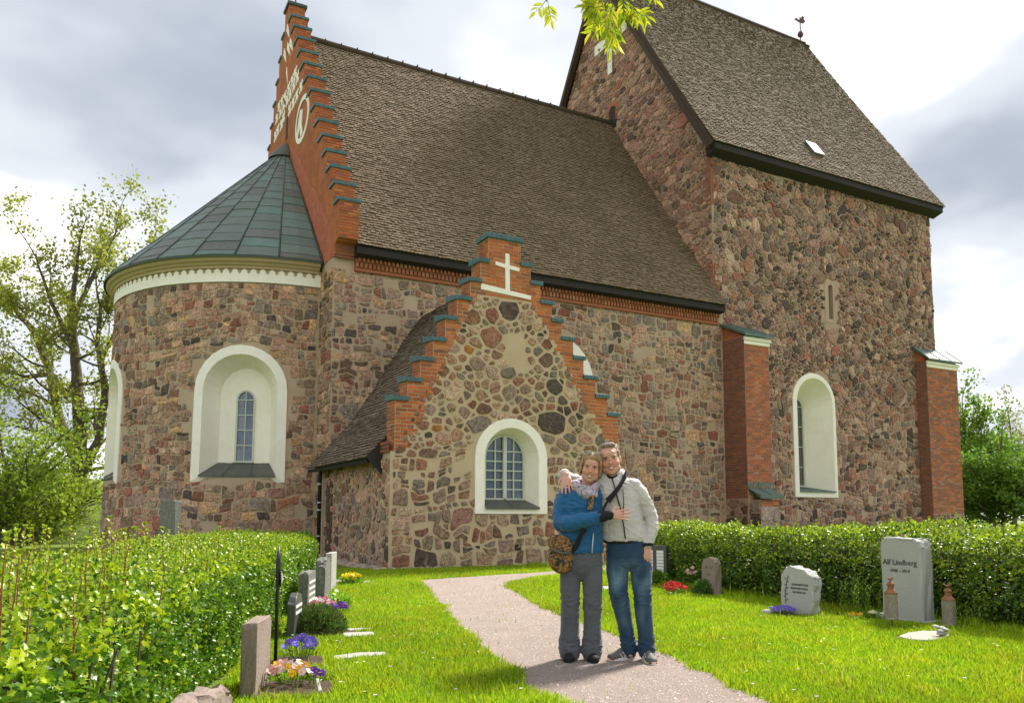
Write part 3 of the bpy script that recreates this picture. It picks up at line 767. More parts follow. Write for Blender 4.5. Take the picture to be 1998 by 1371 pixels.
# ---- chancel stepped east gable
GN = [(29.29, 20.34), (28.79, 19.64), (28.26, 18.93), (27.66, 18.16), (27.20, 17.43), (26.61, 16.67), (26.04, 15.90), (25.45, 15.14), (24.95, 14.38), (24.41, 13.64), (23.84, 12.90), (23.35, 12.20), (22.84, 11.51), (22.35, 10.82), (21.87, 10.16)]
GFa = [(29.97, 20.34)]+[(30.0+.405*i, 20.30-.727*i) for i in range(1, 15)]
XG1 = 6.74
outl = [(22.2, 8.6), (22.2, 8.9), (21.87, 9.0)]
for i in range(len(GN)-1, -1, -1):
    outl.append(GN[i])
    if i: outl.append((GN[i-1][0], GN[i][1]))
for i, p in enumerate(GFa):
    outl.append(p)
    if i+1 < len(GFa): outl.append((p[0], GFa[i+1][1]))
outl += [(GFa[-1][0], 9.0), (35.3, 8.6)]
def brick_tex(name, axes, c1, c2, mortar, sc=1.0):
    m, nt, b = new_mat(name); N = nt.nodes.new; L = nt.links.new
    g = N('ShaderNodeNewGeometry'); sp = N('ShaderNodeSeparateXYZ'); L(g.outputs['Position'], sp.inputs[0])
    cb = N('ShaderNodeCombineXYZ'); L(sp.outputs[axes[0]], cb.inputs[0]); L(sp.outputs[axes[1]], cb.inputs[1])
    t = N('ShaderNodeTexBrick'); L(cb.outputs[0], t.inputs['Vector'])
    for k, v in (('Scale', sc), ('Mortar Size', .011), ('Brick Width', .27), ('Row Height', .087), ('Mortar Smooth', .2), ('Bias', 0)): t.inputs[k].default_value = v
    t.inputs['Color1'].default_value = (*c1, 1); t.inputs['Color2'].default_value = (*c2, 1); t.inputs['Mortar'].default_value = (*mortar, 1)
    n = N('ShaderNodeTexNoise'); n.inputs['Scale'].default_value = 1.7; n.inputs['Detail'].default_value = 6; L(g.outputs['Position'], n.inputs['Vector'])
    mx = N('ShaderNodeMix'); mx.data_type = 'RGBA'; mr = N('ShaderNodeMapRange'); mr.inputs[1].default_value = .4; mr.inputs[2].default_value = .7; mr.inputs[4].default_value = .6
    L(n.outputs[0], mr.inputs[0]); L(mr.outputs[0], mx.inputs['Factor']); L(t.outputs['Color'], mx.inputs['A']); mx.inputs['B'].default_value = (.22, .075, .035, 1)
    L(mx.outputs['Result'], b.inputs['Base Color']); b.inputs['Roughness'].default_value = .9; b.inputs['Specular IOR Level'].default_value = .2
    bp = N('ShaderNodeBump'); bp.inputs['Strength'].default_value = .7; bp.inputs['Distance'].default_value = .012; bp.invert = True
    L(t.outputs['Fac'], bp.inputs['Height']); L(bp.outputs[0], b.inputs['Normal'])
    return m
M['gable_brick'] = brick_tex('gable_brick', (1, 2), (.48, .14, .04), (.37, .10, .035), (.42, .20, .11))
M['gable_brick_x'] = brick_tex('gable_brick_x', (0, 2), (.40, .125, .05), (.30, .09, .04), (.34, .22, .15))
mb = MB(); flat_wall(mb, f_east(XG), outl, [], 0, XG1-XG)
gable = mb.build('chancel_gable', 'gable_brick', church)
for i, (y, zt) in enumerate(GN):
    zb = GN[i+1][1] if i+1 < len(GN) else 9.0
    lay_bricks(lambda z: [(XG, XG1)], f_front(y), zb, zt-.02, .086, .26)
lay_bricks(lambda z: [(XG, XG1)], f_front(22.2), 8.5, 9.0, .086, .26, pal=[(1, (.20, .09, .05))])
for S, sg in ((GN, -1), (GFa, 1)):
    for i, (y, zt) in enumerate(S):
        if i == 0: continue
        yi = S[i-1][0]; lo, hi = sorted((y+sg*.05, yi-sg*.02)); mb = MB()
        mb.box(XG-.05, XG1+.04, lo, hi, zt-.085, zt+.015); 
        for k in range(1, 4): mb.box(XG-.06+.71*k/4-.008, XG-.06+.71*k/4+.008, lo-.008, hi+.008, zt-.08, zt+.022)
        mb.build('coping', 'copper_teal', gable, bevel=.012)
MB().box(XG-.07, XG1+.07, 29.22, 30.04, 20.32, 20.44).build('coping', 'seam', gable, bevel=.012)
MB().tube([(6.45, 29.63, 20.4), (6.45, 29.63, 21.6)], .03, 6).build('rod', 'iron', gable)
MB().tube([(6.86, 29.5, 18.9), (6.90, 29.5, 19.6), (6.84, 29.5, 20.1)], .012, 5).build('lightning_wire', 'iron', gable)
fe = f_east(XG)
MB().prism(arch(29.05, 14.9, 15.6, .16, .18, 6), fe, -.02, .012).build('slit_opening', 'tar', gable)
# white plaster crosses and disc set into the brick
def star(u, v, r):
    P = []
    for k in range(4):
        a = pi/4+k*pi/2
        P += [(u+r*cos(a)-r*.32*sin(a), v+r*sin(a)+r*.32*cos(a)), ] if False else [(u+r*cos(a-.33), v+r*sin(a-.33)), (u+r*cos(a+.33), v+r*sin(a+.33)), (u+r*.36*cos(a+pi/4), v+r*.36*sin(a+pi/4))]
    return P
stars = [(577,143),(581,152),(571,158),(574,168),(564,173),(567,184),(557,190),(561,196),(551,199),(554,207),(545,210),(548,219),(541,231),(554,230),(588,170),(580,187),(573,201),(566,214),(550,243),(543,255),(538,266)]
for px, py in stars:
    p = at(px, py, 0, XG); MB().prism(star(p.y, p.z, .27), fe, -.01, .02).build('plaster_star', 'plaster', gable)
for px, py, w in ((562, 65, .25), (568, 92, .3), (563, 100, .28), (556, 113, .25), (560, 150, .14)):
    p = at(px, py, 0, XG); MB().prism([(p.y-.4*w*3, p.z-.35), (p.y-.2*w, p.z-.1), (p.y+.9*w, p.z+.2), (p.y+.6*w, p.z+.45), (p.y-.3*w, p.z+.2)], fe, -.01, .016).build('plaster_patch', 'plaster', gable)
oc = at(590, 233, 0, XG); oy, ozz = oc.y, oc.z
ring = [(oy+.95*cos(a), ozz+.80*sin(a)) for a in [2*pi*k/28 for k in range(28)]]; ring2 = [(oy+.76*cos(a), ozz+.62*sin(a)) for a in [2*pi*k/28 for k in range(28)]]
mb = MB(); n = 28
mb.add([fe(u, v, .02) for u, v in ring]+[fe(u, v, .02) for u, v in ring2]+[fe(u, v, -.01) for u, v in ring], [(i, (i+1)%n, n+(i+1)%n, n+i) for i in range(n)]+[(i, (i+1)%n, 2*n+(i+1)%n, 2*n+i) for i in range(n)])
mb.build('plaster_disc', 'plaster', gable)
MB().prism([(oy+.3, ozz+.45), (oy-.05, ozz+.35), (oy+.05, ozz-.1), (oy-.12, ozz-.55), (oy+.15, ozz-.6), (oy+.3, ozz-.15), (oy+.55, ozz-.45), (oy+.7, ozz-.2), (oy+.48, ozz+.2)], fe, -.01, .022).build('plaster_emblem', 'plaster', gable)
# old red render below the disc, along the cone
P = [at(px, py, 0, XG) for px, py in ((566,285),(574,289),(583,303),(596,330),(607,362),(618,372),(634,412),(645,445),(651,470),(652,500),(633,516),(628,500),(612,440),(590,370),(575,320))]
MB().prism([(p.y, p.z) for p in P], fe, -.01, .018).build('red_render', 'red_plaster', gable)

# ---- tower
TE, TR = 15.15, 26.95
TW = dict(L=at(1548, 870, 1, YT), R=at(1631, 870, 1, YT)); tc_ = (TW['L'].x+TW['R'].x)/2; thw = (TW['R'].x-TW['L'].x)/2
tz0 = at(1595, 970, 1, YT).z; tzt = at(1585, 728, 1, YT).z
TWp, TWo = (tc_, tz0, tzt-thw, thw, thw), (tc_+.03, tz0+.22, tzt-thw, thw-.2, thw-.2)
SL = at(1619, 590, 1, YT)
def t_hole(u, v): return in_arch(u, v, TWp[0], TWp[1]+.05, TWp[2], TWp[3]-.08, TWp[4]-.08) or (abs(u-SL.x) < .2 and abs(v-SL.z) < .75)
def t_drop(poly):
    cu, cv = centroid(poly)
    if abs(cu-SL.x) < .42 and abs(cv-SL.z) < 1.05: return True
    return in_arch(cu, cv, TWp[0], TWp[1], TWp[2], TWp[3], TWp[4]) or any(in_arch(p[0], p[1], TWp[0], TWp[1]+.1, TWp[2], TWp[3]-.14, TWp[4]-.14) for p in poly)
mb = MB(); grid_wall(mb, f_front(YT), XT, XT1, -.3, TE+.3, t_hole)
mb.add([(XT1, YT, -.3), (XT1, YT1, -.3), (XT1, YT1, TE), (XT1, YTR, TR-.3), (XT1, YT, TE), (XT, YT1, -.3), (XT, YT1, TE)], [(0,1,2,3,4), (5,1,2,6)])
mb.add([(XT, YT, -.3), (XT, YT1, -.3), (XT, YT1, TE), (XT, YTR, TR-.35), (XT, YT, TE)], [(0,1,2,3,4)])
tower_wall = mb.build('tower_wall', 'mortar_pink', church)
add_stones(warp(stone_cells(XT+.02, XT1-.02, 5.6, TE-.35, lambda u, v: .098, .82, spread=.44), 0, TE, .45, .3), f_front(YT), PAL_TOWER, .019, .050, 1, t_drop)
add_stones(warp(rubble_cells(XT+.02, XT1-.02, .02, 5.6, lambda v: .26, (.6, 1.7), .45, .32), 0, TE, .45, .3), f_front(YT), PAL_TOWER, .019, .035, 1, t_drop)
def e_keep(u, v):
    roofz = 8.86+(u-21.83)*(10.02/(YR-21.83)) if u < YR else 18.88-(u-YR)*1.41
    top = TE+(u-YT)*(TR-TE)/(YTR-YT) if u < YTR else TR-(u-YTR)*(TR-TE)/(YT1-YTR)
    return v > roofz-.5 and v < top-.45 and not (abs(u-28.75) < .35 and 18.5 < v < 19.75)
add_stones(stone_cells(YT+.02, YT1-.3, 8.5, TR-.6, lambda u, v: .105, .64, keep=e_keep, spread=.36), f_east(XT), PAL_TEAST, .014, .04, 1)
# brick quoins at the tower corner
for z0_, z1_, dep in ((12.9, 15.0, .45), (8.9, 10.6, .32)):
    lay_bricks(lambda z: [(XT, XT+dep*random.uniform(.7, 1.2))], f_front(YT-.03), z0_, z1_, .086, .26, pal=[(2, (.33,.13,.08)), (2, (.25,.12,.085)), (1, (.38,.15,.075))])
    lay_bricks(lambda z: [(YT, YT+dep*random.uniform(.5, 1.0))], f_east(XT-.03), z0_, z1_, .086, .26, pal=[(2, (.33,.13,.08)), (2, (.25,.12,.085))])
# render strip below the eave
mb = MB(); n = 40
mb.add([(XT+.4+(XT1-XT-.4)*k/n, YT-.022, TE+.1) for k in range(n+1)]+[(XT+.4+(XT1-XT-.4)*k/n, YT-.022, TE-.42+.22*vnoise((k*.31, 4, 2))) for k in range(n+1)], [(k, k+1, n+2+k, n+1+k) for k in range(n)])
mb.build('render_strip', 'mortar_pink', church)
fe2 = f_east(XT)
MB().prism(arch(28.72, 18.6, 19.35, .27, .3, 8), fe2, -.02, .05).build('roof_hatch_opening', 'tar', tower_wall)
lay_bricks(lambda z: [(28.36, 28.47), (28.97, 29.08)], fe2, 18.9, 19.4, .086, .2, h=.06)
for k in range(9):
    a = pi*(k+.5)/9; V = [Vector(fe2(28.72+r*cos(b), 19.35+r*sin(b)*1.05, hh)) for hh in (-.02, .06) for r, b in ((.30, a-.15), (.52, a-.15), (.52, a+.15), (.30, a+.15))]
    BRICKS.append((200, V, BF, jit((.36, .13, .07))))
mb = MB()
mb.prism([(28.72, 21.3), (29.06, 21.3), (29.06, 22.75), (30.1, 22.75), (30.1, 23.25), (29.06, 23.25), (29.06, 24.6), (28.72, 24.6), (28.72, 23.25), (27.6, 23.25), (27.6, 22.75), (28.72, 22.75)], fe2, -.01, .05)
mb.build('cross_relief', 'plaster', tower_wall)
niche('tower_window', f_front(YT), TWp, TWo, (tc_-.06, tz0+.42, tzt-thw-.12, .52, .52), .95, 2, [tz0+.42+(tzt-thw-tz0-.45)*k/4 for k in (1, 2, 3, 4)], 'dark_glass', frame_w=.09, sill_mat='copper')
# slit window of the tower
mb = MB(); S0 = arch(SL.x, SL.z-.85, SL.z+.65, .30, .32, 8); S1 = arch(SL.x+.05, SL.z-.70, SL.z+.62, .13, .14, 8); n = len(S0); ft = f_front(YT)
mb.add([ft(u, v, .02) for u, v in S0]+[ft(u, v, .02) for u, v in S1]+[ft(u, v, -.6) for u, v in S1]+[ft(u, v, -.02) for u, v in S0], [(i, (i+1)%n, n+(i+1)%n, n+i) for i in range(n)]+[(n+i, n+(i+1)%n, 2*n+(i+1)%n, 2*n+i) for i in range(n)]+[(i, (i+1)%n, 3*n+(i+1)%n, 3*n+i) for i in range(n)])
mb.add([ft(u, v, -.5) for u, v in S1], [tuple(range(n))])
mb.build('slit_window', 'mortar_pink', church)
# tower roof
EY, EZ = YT-.50, TE-.02
Pt, Lt = roof_plane((EY, EZ), (YTR, TR)); Pt2, Lt2 = roof_plane((YT1+.5, EZ), (YTR, TR))
RX0, RX1 = XT-.32, XT1+.42
mb = MB()
for PP, LL in ((Pt, Lt), (Pt2, Lt2)):
    for i in range(10):
        for j in range(10):
            x0, x1 = RX0+(RX1-RX0)*i/10, RX0+(RX1-RX0)*(i+1)/10; t0, t1 = LL*j/10, LL*(j+1)/10
            mb.add([PP(x0, t0, -.01), PP(x1, t0, -.01), PP(x1, t1, -.01), PP(x0, t1, -.01)], [(0,1,2,3)])
tower_roof = mb.build('tower_roof', 'wood_dark', church)
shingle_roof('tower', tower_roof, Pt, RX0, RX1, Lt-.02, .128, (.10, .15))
mb = MB()
for PP, LL in ((Pt, Lt), (Pt2, Lt2)):
    for x in (RX0+.05, RX1-.05):
        mb = MB()
        for (h0, h1, w) in ((-.03, -.26, .05), (-.20, -.38, .12)):
            mb.add([PP(x-w, .0, h0), PP(x+w, .0, h0), PP(x+w, .0, h1), PP(x-w, .0, h1), PP(x-w, LL, h0), PP(x+w, LL, h0), PP(x+w, LL, h1), PP(x-w, LL, h1)], [(0,1,2,3), (4,5,6,7), (0,1,5,4), (1,2,6,5), (2,3,7,6), (3,0,4,7)])
        mb.build('barge_board', 'wood_dark', tower_roof)
mb = MB(); mb.add([(RX0+.1, EY+.02, EZ-.02), (RX1-.1, EY+.02, EZ-.02), (RX1-.1, EY+.02, EZ-.26), (RX0+.1, EY+.02, EZ-.26), (RX0+.1, YT, EZ-.42), (RX1-.1, YT, EZ-.42), (RX1-.1, YT+.2, EZ+.9), (RX0+.1, YT+.2, EZ+.9)], [(0,1,2,3), (3,2,5,4), (0,3,4,7), (1,2,5,6)])
mb.build('eave_board', 'tar', tower_roof)
MB().tube([(RX0, YTR, TR+.03), (RX1, YTR, TR+.03)], .11, 8).build('ridge_cap', 'wood_dark', tower_roof)
sk = at(1588, 292, 1, YT)            # skylight on the lower slope
for t in np.arange(.2, 3.5, .01):
    q = pix(Pt(30, t, 0))
best = min(((abs(pix(Pt(x, t, .05))[0]-1588)+abs(pix(Pt(x, t, .05))[1]-292), x, t) for x in np.arange(24, 33, .1) for t in np.arange(.3, 4, .1)))
_, sx, st = best
mb = MB(); mb.add([Pt(sx-.3, st-.42, .06), Pt(sx+.3, st-.42, .06), Pt(sx+.3, st+.42, .06), Pt(sx-.3, st+.42, .06), Pt(sx-.3, st-.42, .14), Pt(sx+.3, st-.42, .14), Pt(sx+.3, st+.42, .12), Pt(sx-.3, st+.42, .12)], [(4,5,6,7), (0,1,5,4), (1,2,6,5), (2,3,7,6), (3,0,4,7)])
mb.build('skylight', 'skylight_glass', tower_roof)
mb = MB(); vx = RX1-.3
mb.tube([(vx, YTR, TR), (vx, YTR, TR+1.5)], .03, 6); mb.lathe([(0, .32), (.12, .37), (.17, .5), (.12, .63), (0, .68)], (vx, YTR, TR), 12)
mb.build('finial', 'gold', tower_roof)
mb = MB(); mb.prism([(-.45, 0), (-.3, .12), (-.1, .05), (.05, .2), (.2, .38), (.32, .34), (.28, .22), (.4, .12), (.25, -.05), (0, -.08), (-.2, -.05)], lambda u, v, h: (vx+u, YTR+h, TR+1.25+v), -.015, .015)
mb.build('weather_vane', 'gold', tower_roof)

# ---- buttresses
M['buttress_core'] = mat('buttress_core', (.44, .31, .235), .95, noise=(4, .5, (.25, .12, .08)), coord='World')
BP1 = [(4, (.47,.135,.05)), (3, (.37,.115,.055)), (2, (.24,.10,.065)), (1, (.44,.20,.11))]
BP2 = [(3.5, (.49,.135,.045)), (3, (.27,.10,.065)), (3, (.20,.10,.08)), (.8, (.34,.2,.14))]
def buttress(x0, x1, yf, yb, zt, z_brick, pal, plinth=None):
    mb = MB(); mb.box(x0, x1, yf, yb+.4, -.3, zt); b = mb.build('buttress', 'buttress_core', church)
    lay_bricks(lambda z: [(x0, x1)], f_front(yf), z_brick, zt-.32, .088, .27, pal=pal)
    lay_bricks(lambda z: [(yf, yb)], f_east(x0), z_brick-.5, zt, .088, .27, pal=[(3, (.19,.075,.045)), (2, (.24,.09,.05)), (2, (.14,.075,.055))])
    add_stones(stone_cells(x0, x1, 0, z_brick, lambda u, v: .16, .8), f_front(yf), PAL_TOWER, .03, .03)
    add_stones(stone_cells(yf, yb, 0, z_brick-.5, lambda u, v: .16, .8), f_east(x0), PAL_TOWER, .03, .03)
    MB().prism([(yf-.01, zt-.35), (yf-.01, zt-.01), (yb, zt+.60), (yb, zt-.35)], lambda u, v, h: (h, u, v), x0+.004, x1-.004).build('sloping_top', 'gable_brick', b)
    mb = MB(); mb.box(x0-.03, x1+.04, yf-.05, yf, zt-.30, zt-.16); mb.box(x0-.05, x1+.08, yf-.10, yf, zt-.16, zt-.02)
    mb.build('cornice', 'plaster', b, bevel=.02)
    mb = MB(); e = .13; zr = zt+.62
    mb.add([(x0-e, yf-.2, zt-.02), (x1+e, yf-.2, zt-.02), (x1+e, yf-.2, zt+.06), (x0-e, yf-.2, zt+.06), (x0-e, yb, zr), (x1+e, yb, zr), (x1+e, yb, zr+.07), (x0-e, yb, zr+.07)], [(0,1,2,3), (3,2,6,7), (0,3,7,4), (1,2,6,5), (0,1,5,4)])
    for k in (0, 1, 2, 3):
        u = x0-e+(x1-x0+2*e)*k/3; mb.tube([(u, yf-.2, zt+.07), (u, yb-.01, zr+.08)], .018, 5)
    mb.build('buttress_cap', 'copper', b)
    mb = MB(); mb.tube([(x0-e+.2, (yf*.35+yb*.65), zt+.42), (x0-e+.2, yb, zr)], .01, 4)
    return b
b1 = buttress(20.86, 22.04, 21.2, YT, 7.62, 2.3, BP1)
mb = MB(); mb.box(20.98, 21.86, 20.72, 21.25, -.3, 1.74); mb.build('plinth', 'buttress_core', b1)
lay_bricks(lambda z: [(20.98, 21.86)], f_front(20.72), 1.50, 1.74, .08, .26)
add_stones(stone_cells(20.98, 21.86, 0, 1.5, lambda u, v: .2, .85), f_front(20.72), [(2, (.36, .32, .28)), (1, (.26, .17, .14))], .02, .03)
add_stones(stone_cells(20.72, 21.22, 0, 1.7, lambda u, v: .2, .85), f_east(20.98), PAL_TOWER, .02, .03)
mb = MB(); mb.add([(20.84, 20.58, 1.78), (21.98, 20.58, 1.78), (21.98, 20.58, 1.90), (20.84, 20.58, 1.90), (20.84, 21.19, 2.16), (21.98, 21.19, 2.16), (21.98, 21.17, 2.36), (20.84, 21.17, 2.36)], [(0,1,2,3), (3,2,5,4), (0,1,5,4), (0,3,4), (1,2,5), (4,5,6,7)])
mb.tube([(21.36, 20.58, 1.91), (21.36, 21.18, 2.17), (21.36, 21.165, 2.36)], .016, 5); mb.build('plinth_cap', 'copper', b1)
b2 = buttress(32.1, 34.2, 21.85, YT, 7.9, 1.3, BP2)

# ---- largest stones and bricks as single pieces, the rest joined
def singles(lst, name, m, parent, restname, lim=300):
    lst.sort(key=lambda s: -s[0])
    for vis, V, F, c in lst[:lim]:
        mb = MB(); mb.add(V, F, c); cen = sum(V, Vector())/len(V)
        mb.build(name, m, parent, loc=tuple(cen), smooth=False)
    mb = MB()
    for vis, V, F, c in lst[lim:]: mb.add(V, F, c)
    return mb.build(restname, m, parent, kind='stuff', smooth=False)
singles(STONES, 'stone', 'stone', church, 'fieldstones')
singles(BRICKS, 'brick', 'brick', church, 'brickwork')
print('stones', len(STONES), 'bricks', len(BRICKS))
# ------------------------------------------------------------------ fast mesh builder for foliage
def np_mesh(name, V, F, C=None, mats=(), parent=None, kind=None, smooth=False):
    """V (n,3), F (m,3) triangles, C (n,3) per-vertex colour"""
    me = bpy.data.meshes.new(name); n, m = len(V), len(F)
    me.vertices.add(n); me.vertices.foreach_set('co', np.asarray(V, np.float32).ravel())
    me.loops.add(m*3); me.loops.foreach_set('vertex_index', np.asarray(F, np.int32).ravel())
    me.polygons.add(m); me.polygons.foreach_set('loop_start', np.arange(0, m*3, 3, dtype=np.int32))
    me.polygons.foreach_set('loop_total', np.full(m, 3, np.int32))
    if C is not None:
        ca = me.color_attributes.new('Col', 'FLOAT_COLOR', 'POINT')
        ca.data.foreach_set('color', np.concatenate([np.asarray(C, np.float32), np.ones((n, 1), np.float32)], 1).ravel())
    me.update(); me.validate()
    if smooth: me.polygons.foreach_set('use_smooth', [True]*m)
    for mm in mats: me.materials.append(M[mm])
    o = bpy.data.objects.new(name, me); COL.objects.link(o)
    if parent is not None: par(o, parent)
    if kind: o['kind'] = kind
    return o
LEAF = {
 'diamond': (np.array([(0,0,0),(.45,.5,.10),(1,0,-.04),(.45,-.5,.10)]), np.array([(0,1,2),(0,2,3)])),
 'lobed': (np.array([(0,0,0),(.18,.34,.05),(.42,.30,.07),(.52,.54,.09),(.74,.24,.03),(1,0,-.08),(.74,-.24,.03),(.52,-.54,.09),(.42,-.30,.07),(.18,-.34,.05)]),
           np.array([(0,1,2),(0,2,4),(2,3,4),(0,4,5),(0,5,6),(0,6,8),(6,7,8),(0,8,9)])),
 'lance': (np.array([(0,0,0),(.3,.5,.05),(.65,.38,.05),(1,0,-.12),(.65,-.38,.05),(.3,-.5,.05)]), np.array([(0,1,2),(0,2,3),(0,3,4),(0,4,5)])),
}
def unit(a): return a/np.maximum(np.linalg.norm(a, axis=1, keepdims=True), 1e-9)
def leaf_arrays(P, D, Nn, S, Wd, kind):
    T, F = LEAF[kind]; D = unit(D); side = unit(np.cross(Nn, D)); up = np.cross(D, side); n = len(P); k = len(T)
    V = P[:, None]+S[:, None, None]*(T[None, :, 0:1]*D[:, None]+T[None, :, 1:2]*Wd[:, None, None]*side[:, None]+T[None, :, 2:3]*up[:, None])
    FF = F[None]+(np.arange(n)*k)[:, None, None]
    return V.reshape(-1, 3), FF.reshape(-1, 3), k
def leaf_mesh(name, P, D, Nn, S, Wd, C, kind, m, parent, st='stuff'):
    V, F, k = leaf_arrays(P, D, Nn, S, Wd, kind)
    return np_mesh(name, V, F, np.repeat(C, k, axis=0), (m,), parent, st)
def palette(n, pal, var=.18):
    w = np.array([p[0] for p in pal], float); w /= w.sum(); c = np.array([p[1] for p in pal])[rng.choice(len(pal), n, p=w)]
    return c*(1+rng.uniform(-var, var, (n, 1)))
M['leaf'] = mat('leaf', attr=True, rough=.36, spec=.42, transl=.38)
M['leaf_soft'] = mat('leaf_soft', attr=True, rough=.6, spec=.3, transl=.5)
M['grass'] = mat('grass', attr=True, rough=.55, spec=.25, transl=.45)
M['petal'] = mat('petal', attr=True, rough=.6, spec=.2, transl=.3)
M['stem_red'] = mat('stem_red', (.22, .075, .03), .6)
M['twig'] = mat('twig', (.07, .05, .035), .85)
M['bark'] = mat('bark', (.115, .09, .068), .95, noise=(5, .7, (.055, .045, .036)), noise2=(22, .5, (.19, .165, .13)), bump=(16, .9, .04), coord='World')
M['soil'] = mat('soil', (.075, .05, .034), .95, noise=(12, .6, (.13, .085, .05)), bump=(35, .9, .04), coord='World')
M['lawn'] = mat('lawn', (.13, .20, .012), .9, noise=(.8, .5, (.17, .22, .02)), noise2=(14, .5, (.06, .10, .012)), bump=(50, .7, .03), coord='World')
M['gravel'] = mat('gravel', (.32, .25, .212), .95, noise=(1.3, .65, (.20, .155, .13)), noise2=(75, .8, (.40, .33, .29)), bump=(110, 1.0, .02), coord='World')
M['pebble'] = mat('pebble', attr=True, rough=.85, bump=(90, .3, .01), coord='World')

# ------------------------------------------------------------------ ground, path, mound
structure(MB().add([(-400, -80, 0), (500, -80, 0), (500, 700, 0), (-400, 700, 0)], [(0,1,2,3)]).build('ground', 'lawn'))
PATH_L = [(815,1132),(832,1150),(850,1170),(880,1204),(905,1230),(932,1260),(960,1285),(1020,1327),(1080,1365)]
PATH_R = [(985,1138),(1010,1156),(1040,1175),(1095,1203),(1180,1231),(1285,1268),(1350,1300),(1440,1340),(1500,1368)]
pl = [gnd(*p) for p in PATH_L]; pr = [gnd(*p) for p in PATH_R]
pl = pl+[Vector((2.72, 3.2, 0)), Vector((2.7, -4, 0))]; pr = pr+[Vector((3.95, 3.0, 0)), Vector((4.2, -4, 0))]
br_top = [Vector((5.46, 13.75, 0)), Vector((7.2, 14.2, 0)), Vector((9.0, 14.75, 0)), Vector((11.5, 15.45, 0)), Vector((16, 16.6, 0)), Vector((30, 18.6, 0))]
br_bot = [Vector((6.62, 12.5, 0)), Vector((7.5, 13.2, 0)), Vector((8.6, 13.85, 0)), Vector((11.5, 14.3, 0)), Vector((16, 15.2, 0)), Vector((30, 17.0, 0))]
def densify(L, s=.10, amp=.075, seed=0):
    out = []
    for a, b in zip(L[:-1], L[1:]):
        n = max(1, int((b-a).length/s)); t = (b-a).normalized(); nn = Vector((-t.y, t.x, 0))
        for k in range(n):
            p = a+(b-a)*k/n; out.append(p+nn*amp*(vnoise((p.x*2.3, p.y*2.3, seed))*1.3+.8*vnoise((p.x*8, p.y*8, seed))))
    return out+[L[-1]]
loop = densify(br_top[::-1], seed=1)+densify(pl, seed=2)+densify(pr[::-1], seed=3)+densify(br_bot, seed=4)
PATH_POLY = [(p.x, p.y) for p in loop]
mb = MB(); tri = tessellate_polygon([[Vector((x, y, 0)) for x, y in PATH_POLY]]); mb.add([(x, y, .006) for x, y in PATH_POLY], [tuple(t) for t in tri])
structure(mb.build('path', 'gravel'))
def in_poly_np(poly, X, Y):
    c = np.zeros(len(X), bool); n = len(poly)
    for i in range(n):
        (ax, ay), (bx, by) = poly[i], poly[i-1]
        if ay == by: continue
        c ^= ((ay > Y) != (by > Y)) & (X < (bx-ax)*(Y-ay)/(by-ay)+ax)
    return c
# mound beyond the churchyard
mb = MB(); hc = Vector((-2.5, 52, 0)); n, r = 48, 10; V = []; F = []
for i in range(r+1):
    for k in range(n):
        a = 2*pi*k/n; rad = i/r; zz = 3.4*(cos(pi*rad)*.5+.5)+.12*vnoise((cos(a)*rad*3, sin(a)*rad*3, 2)) if i < r else -.05
        V.append((hc.x+20*rad*cos(a), hc.y+16*rad*sin(a), zz))
for i in range(r):
    for k in range(n): F.append((i*n+k, i*n+(k+1)%n, (i+1)*n+(k+1)%n, (i+1)*n+k))
M['meadow'] = mat('meadow', (.14, .20, .03), .95, noise=(.5, .5, (.09, .15, .02)), noise2=(6, .5, (.18, .22, .05)), bump=(15, 1, .1), coord='World')
mb.add(V, F); structure(mb.build('hill', 'meadow', smooth=True))

# hedge footprints
HLs, HLd = Vector((4.10, 15.7, 0)), Vector((-3.42, -10.45, 0)).normalized()     # left hedge: right-hand face line, towards the camera
HLn = Vector((HLd.y, -HLd.x, 0)).normalized()                                      # pointing left (into the hedge)
if HLn.x > 0: HLn = -HLn
HR = [(9.45, 12.6), (8.85, 10.2), (8.50, 8.2), (8.60, 6.8), (8.58, 5.4), (8.35, 4.5), (8.2, 3.0)]   # right hedge: face line
def left_of_hedge(X, Y):   # distance into the left hedge (positive inside)
    return (X-HLs.x)*HLn.x+(Y-HLs.y)*HLn.y
def hr_x(y):
    return np.interp(y, [p[1] for p in HR[::-1]], [p[0] for p in HR[::-1]])

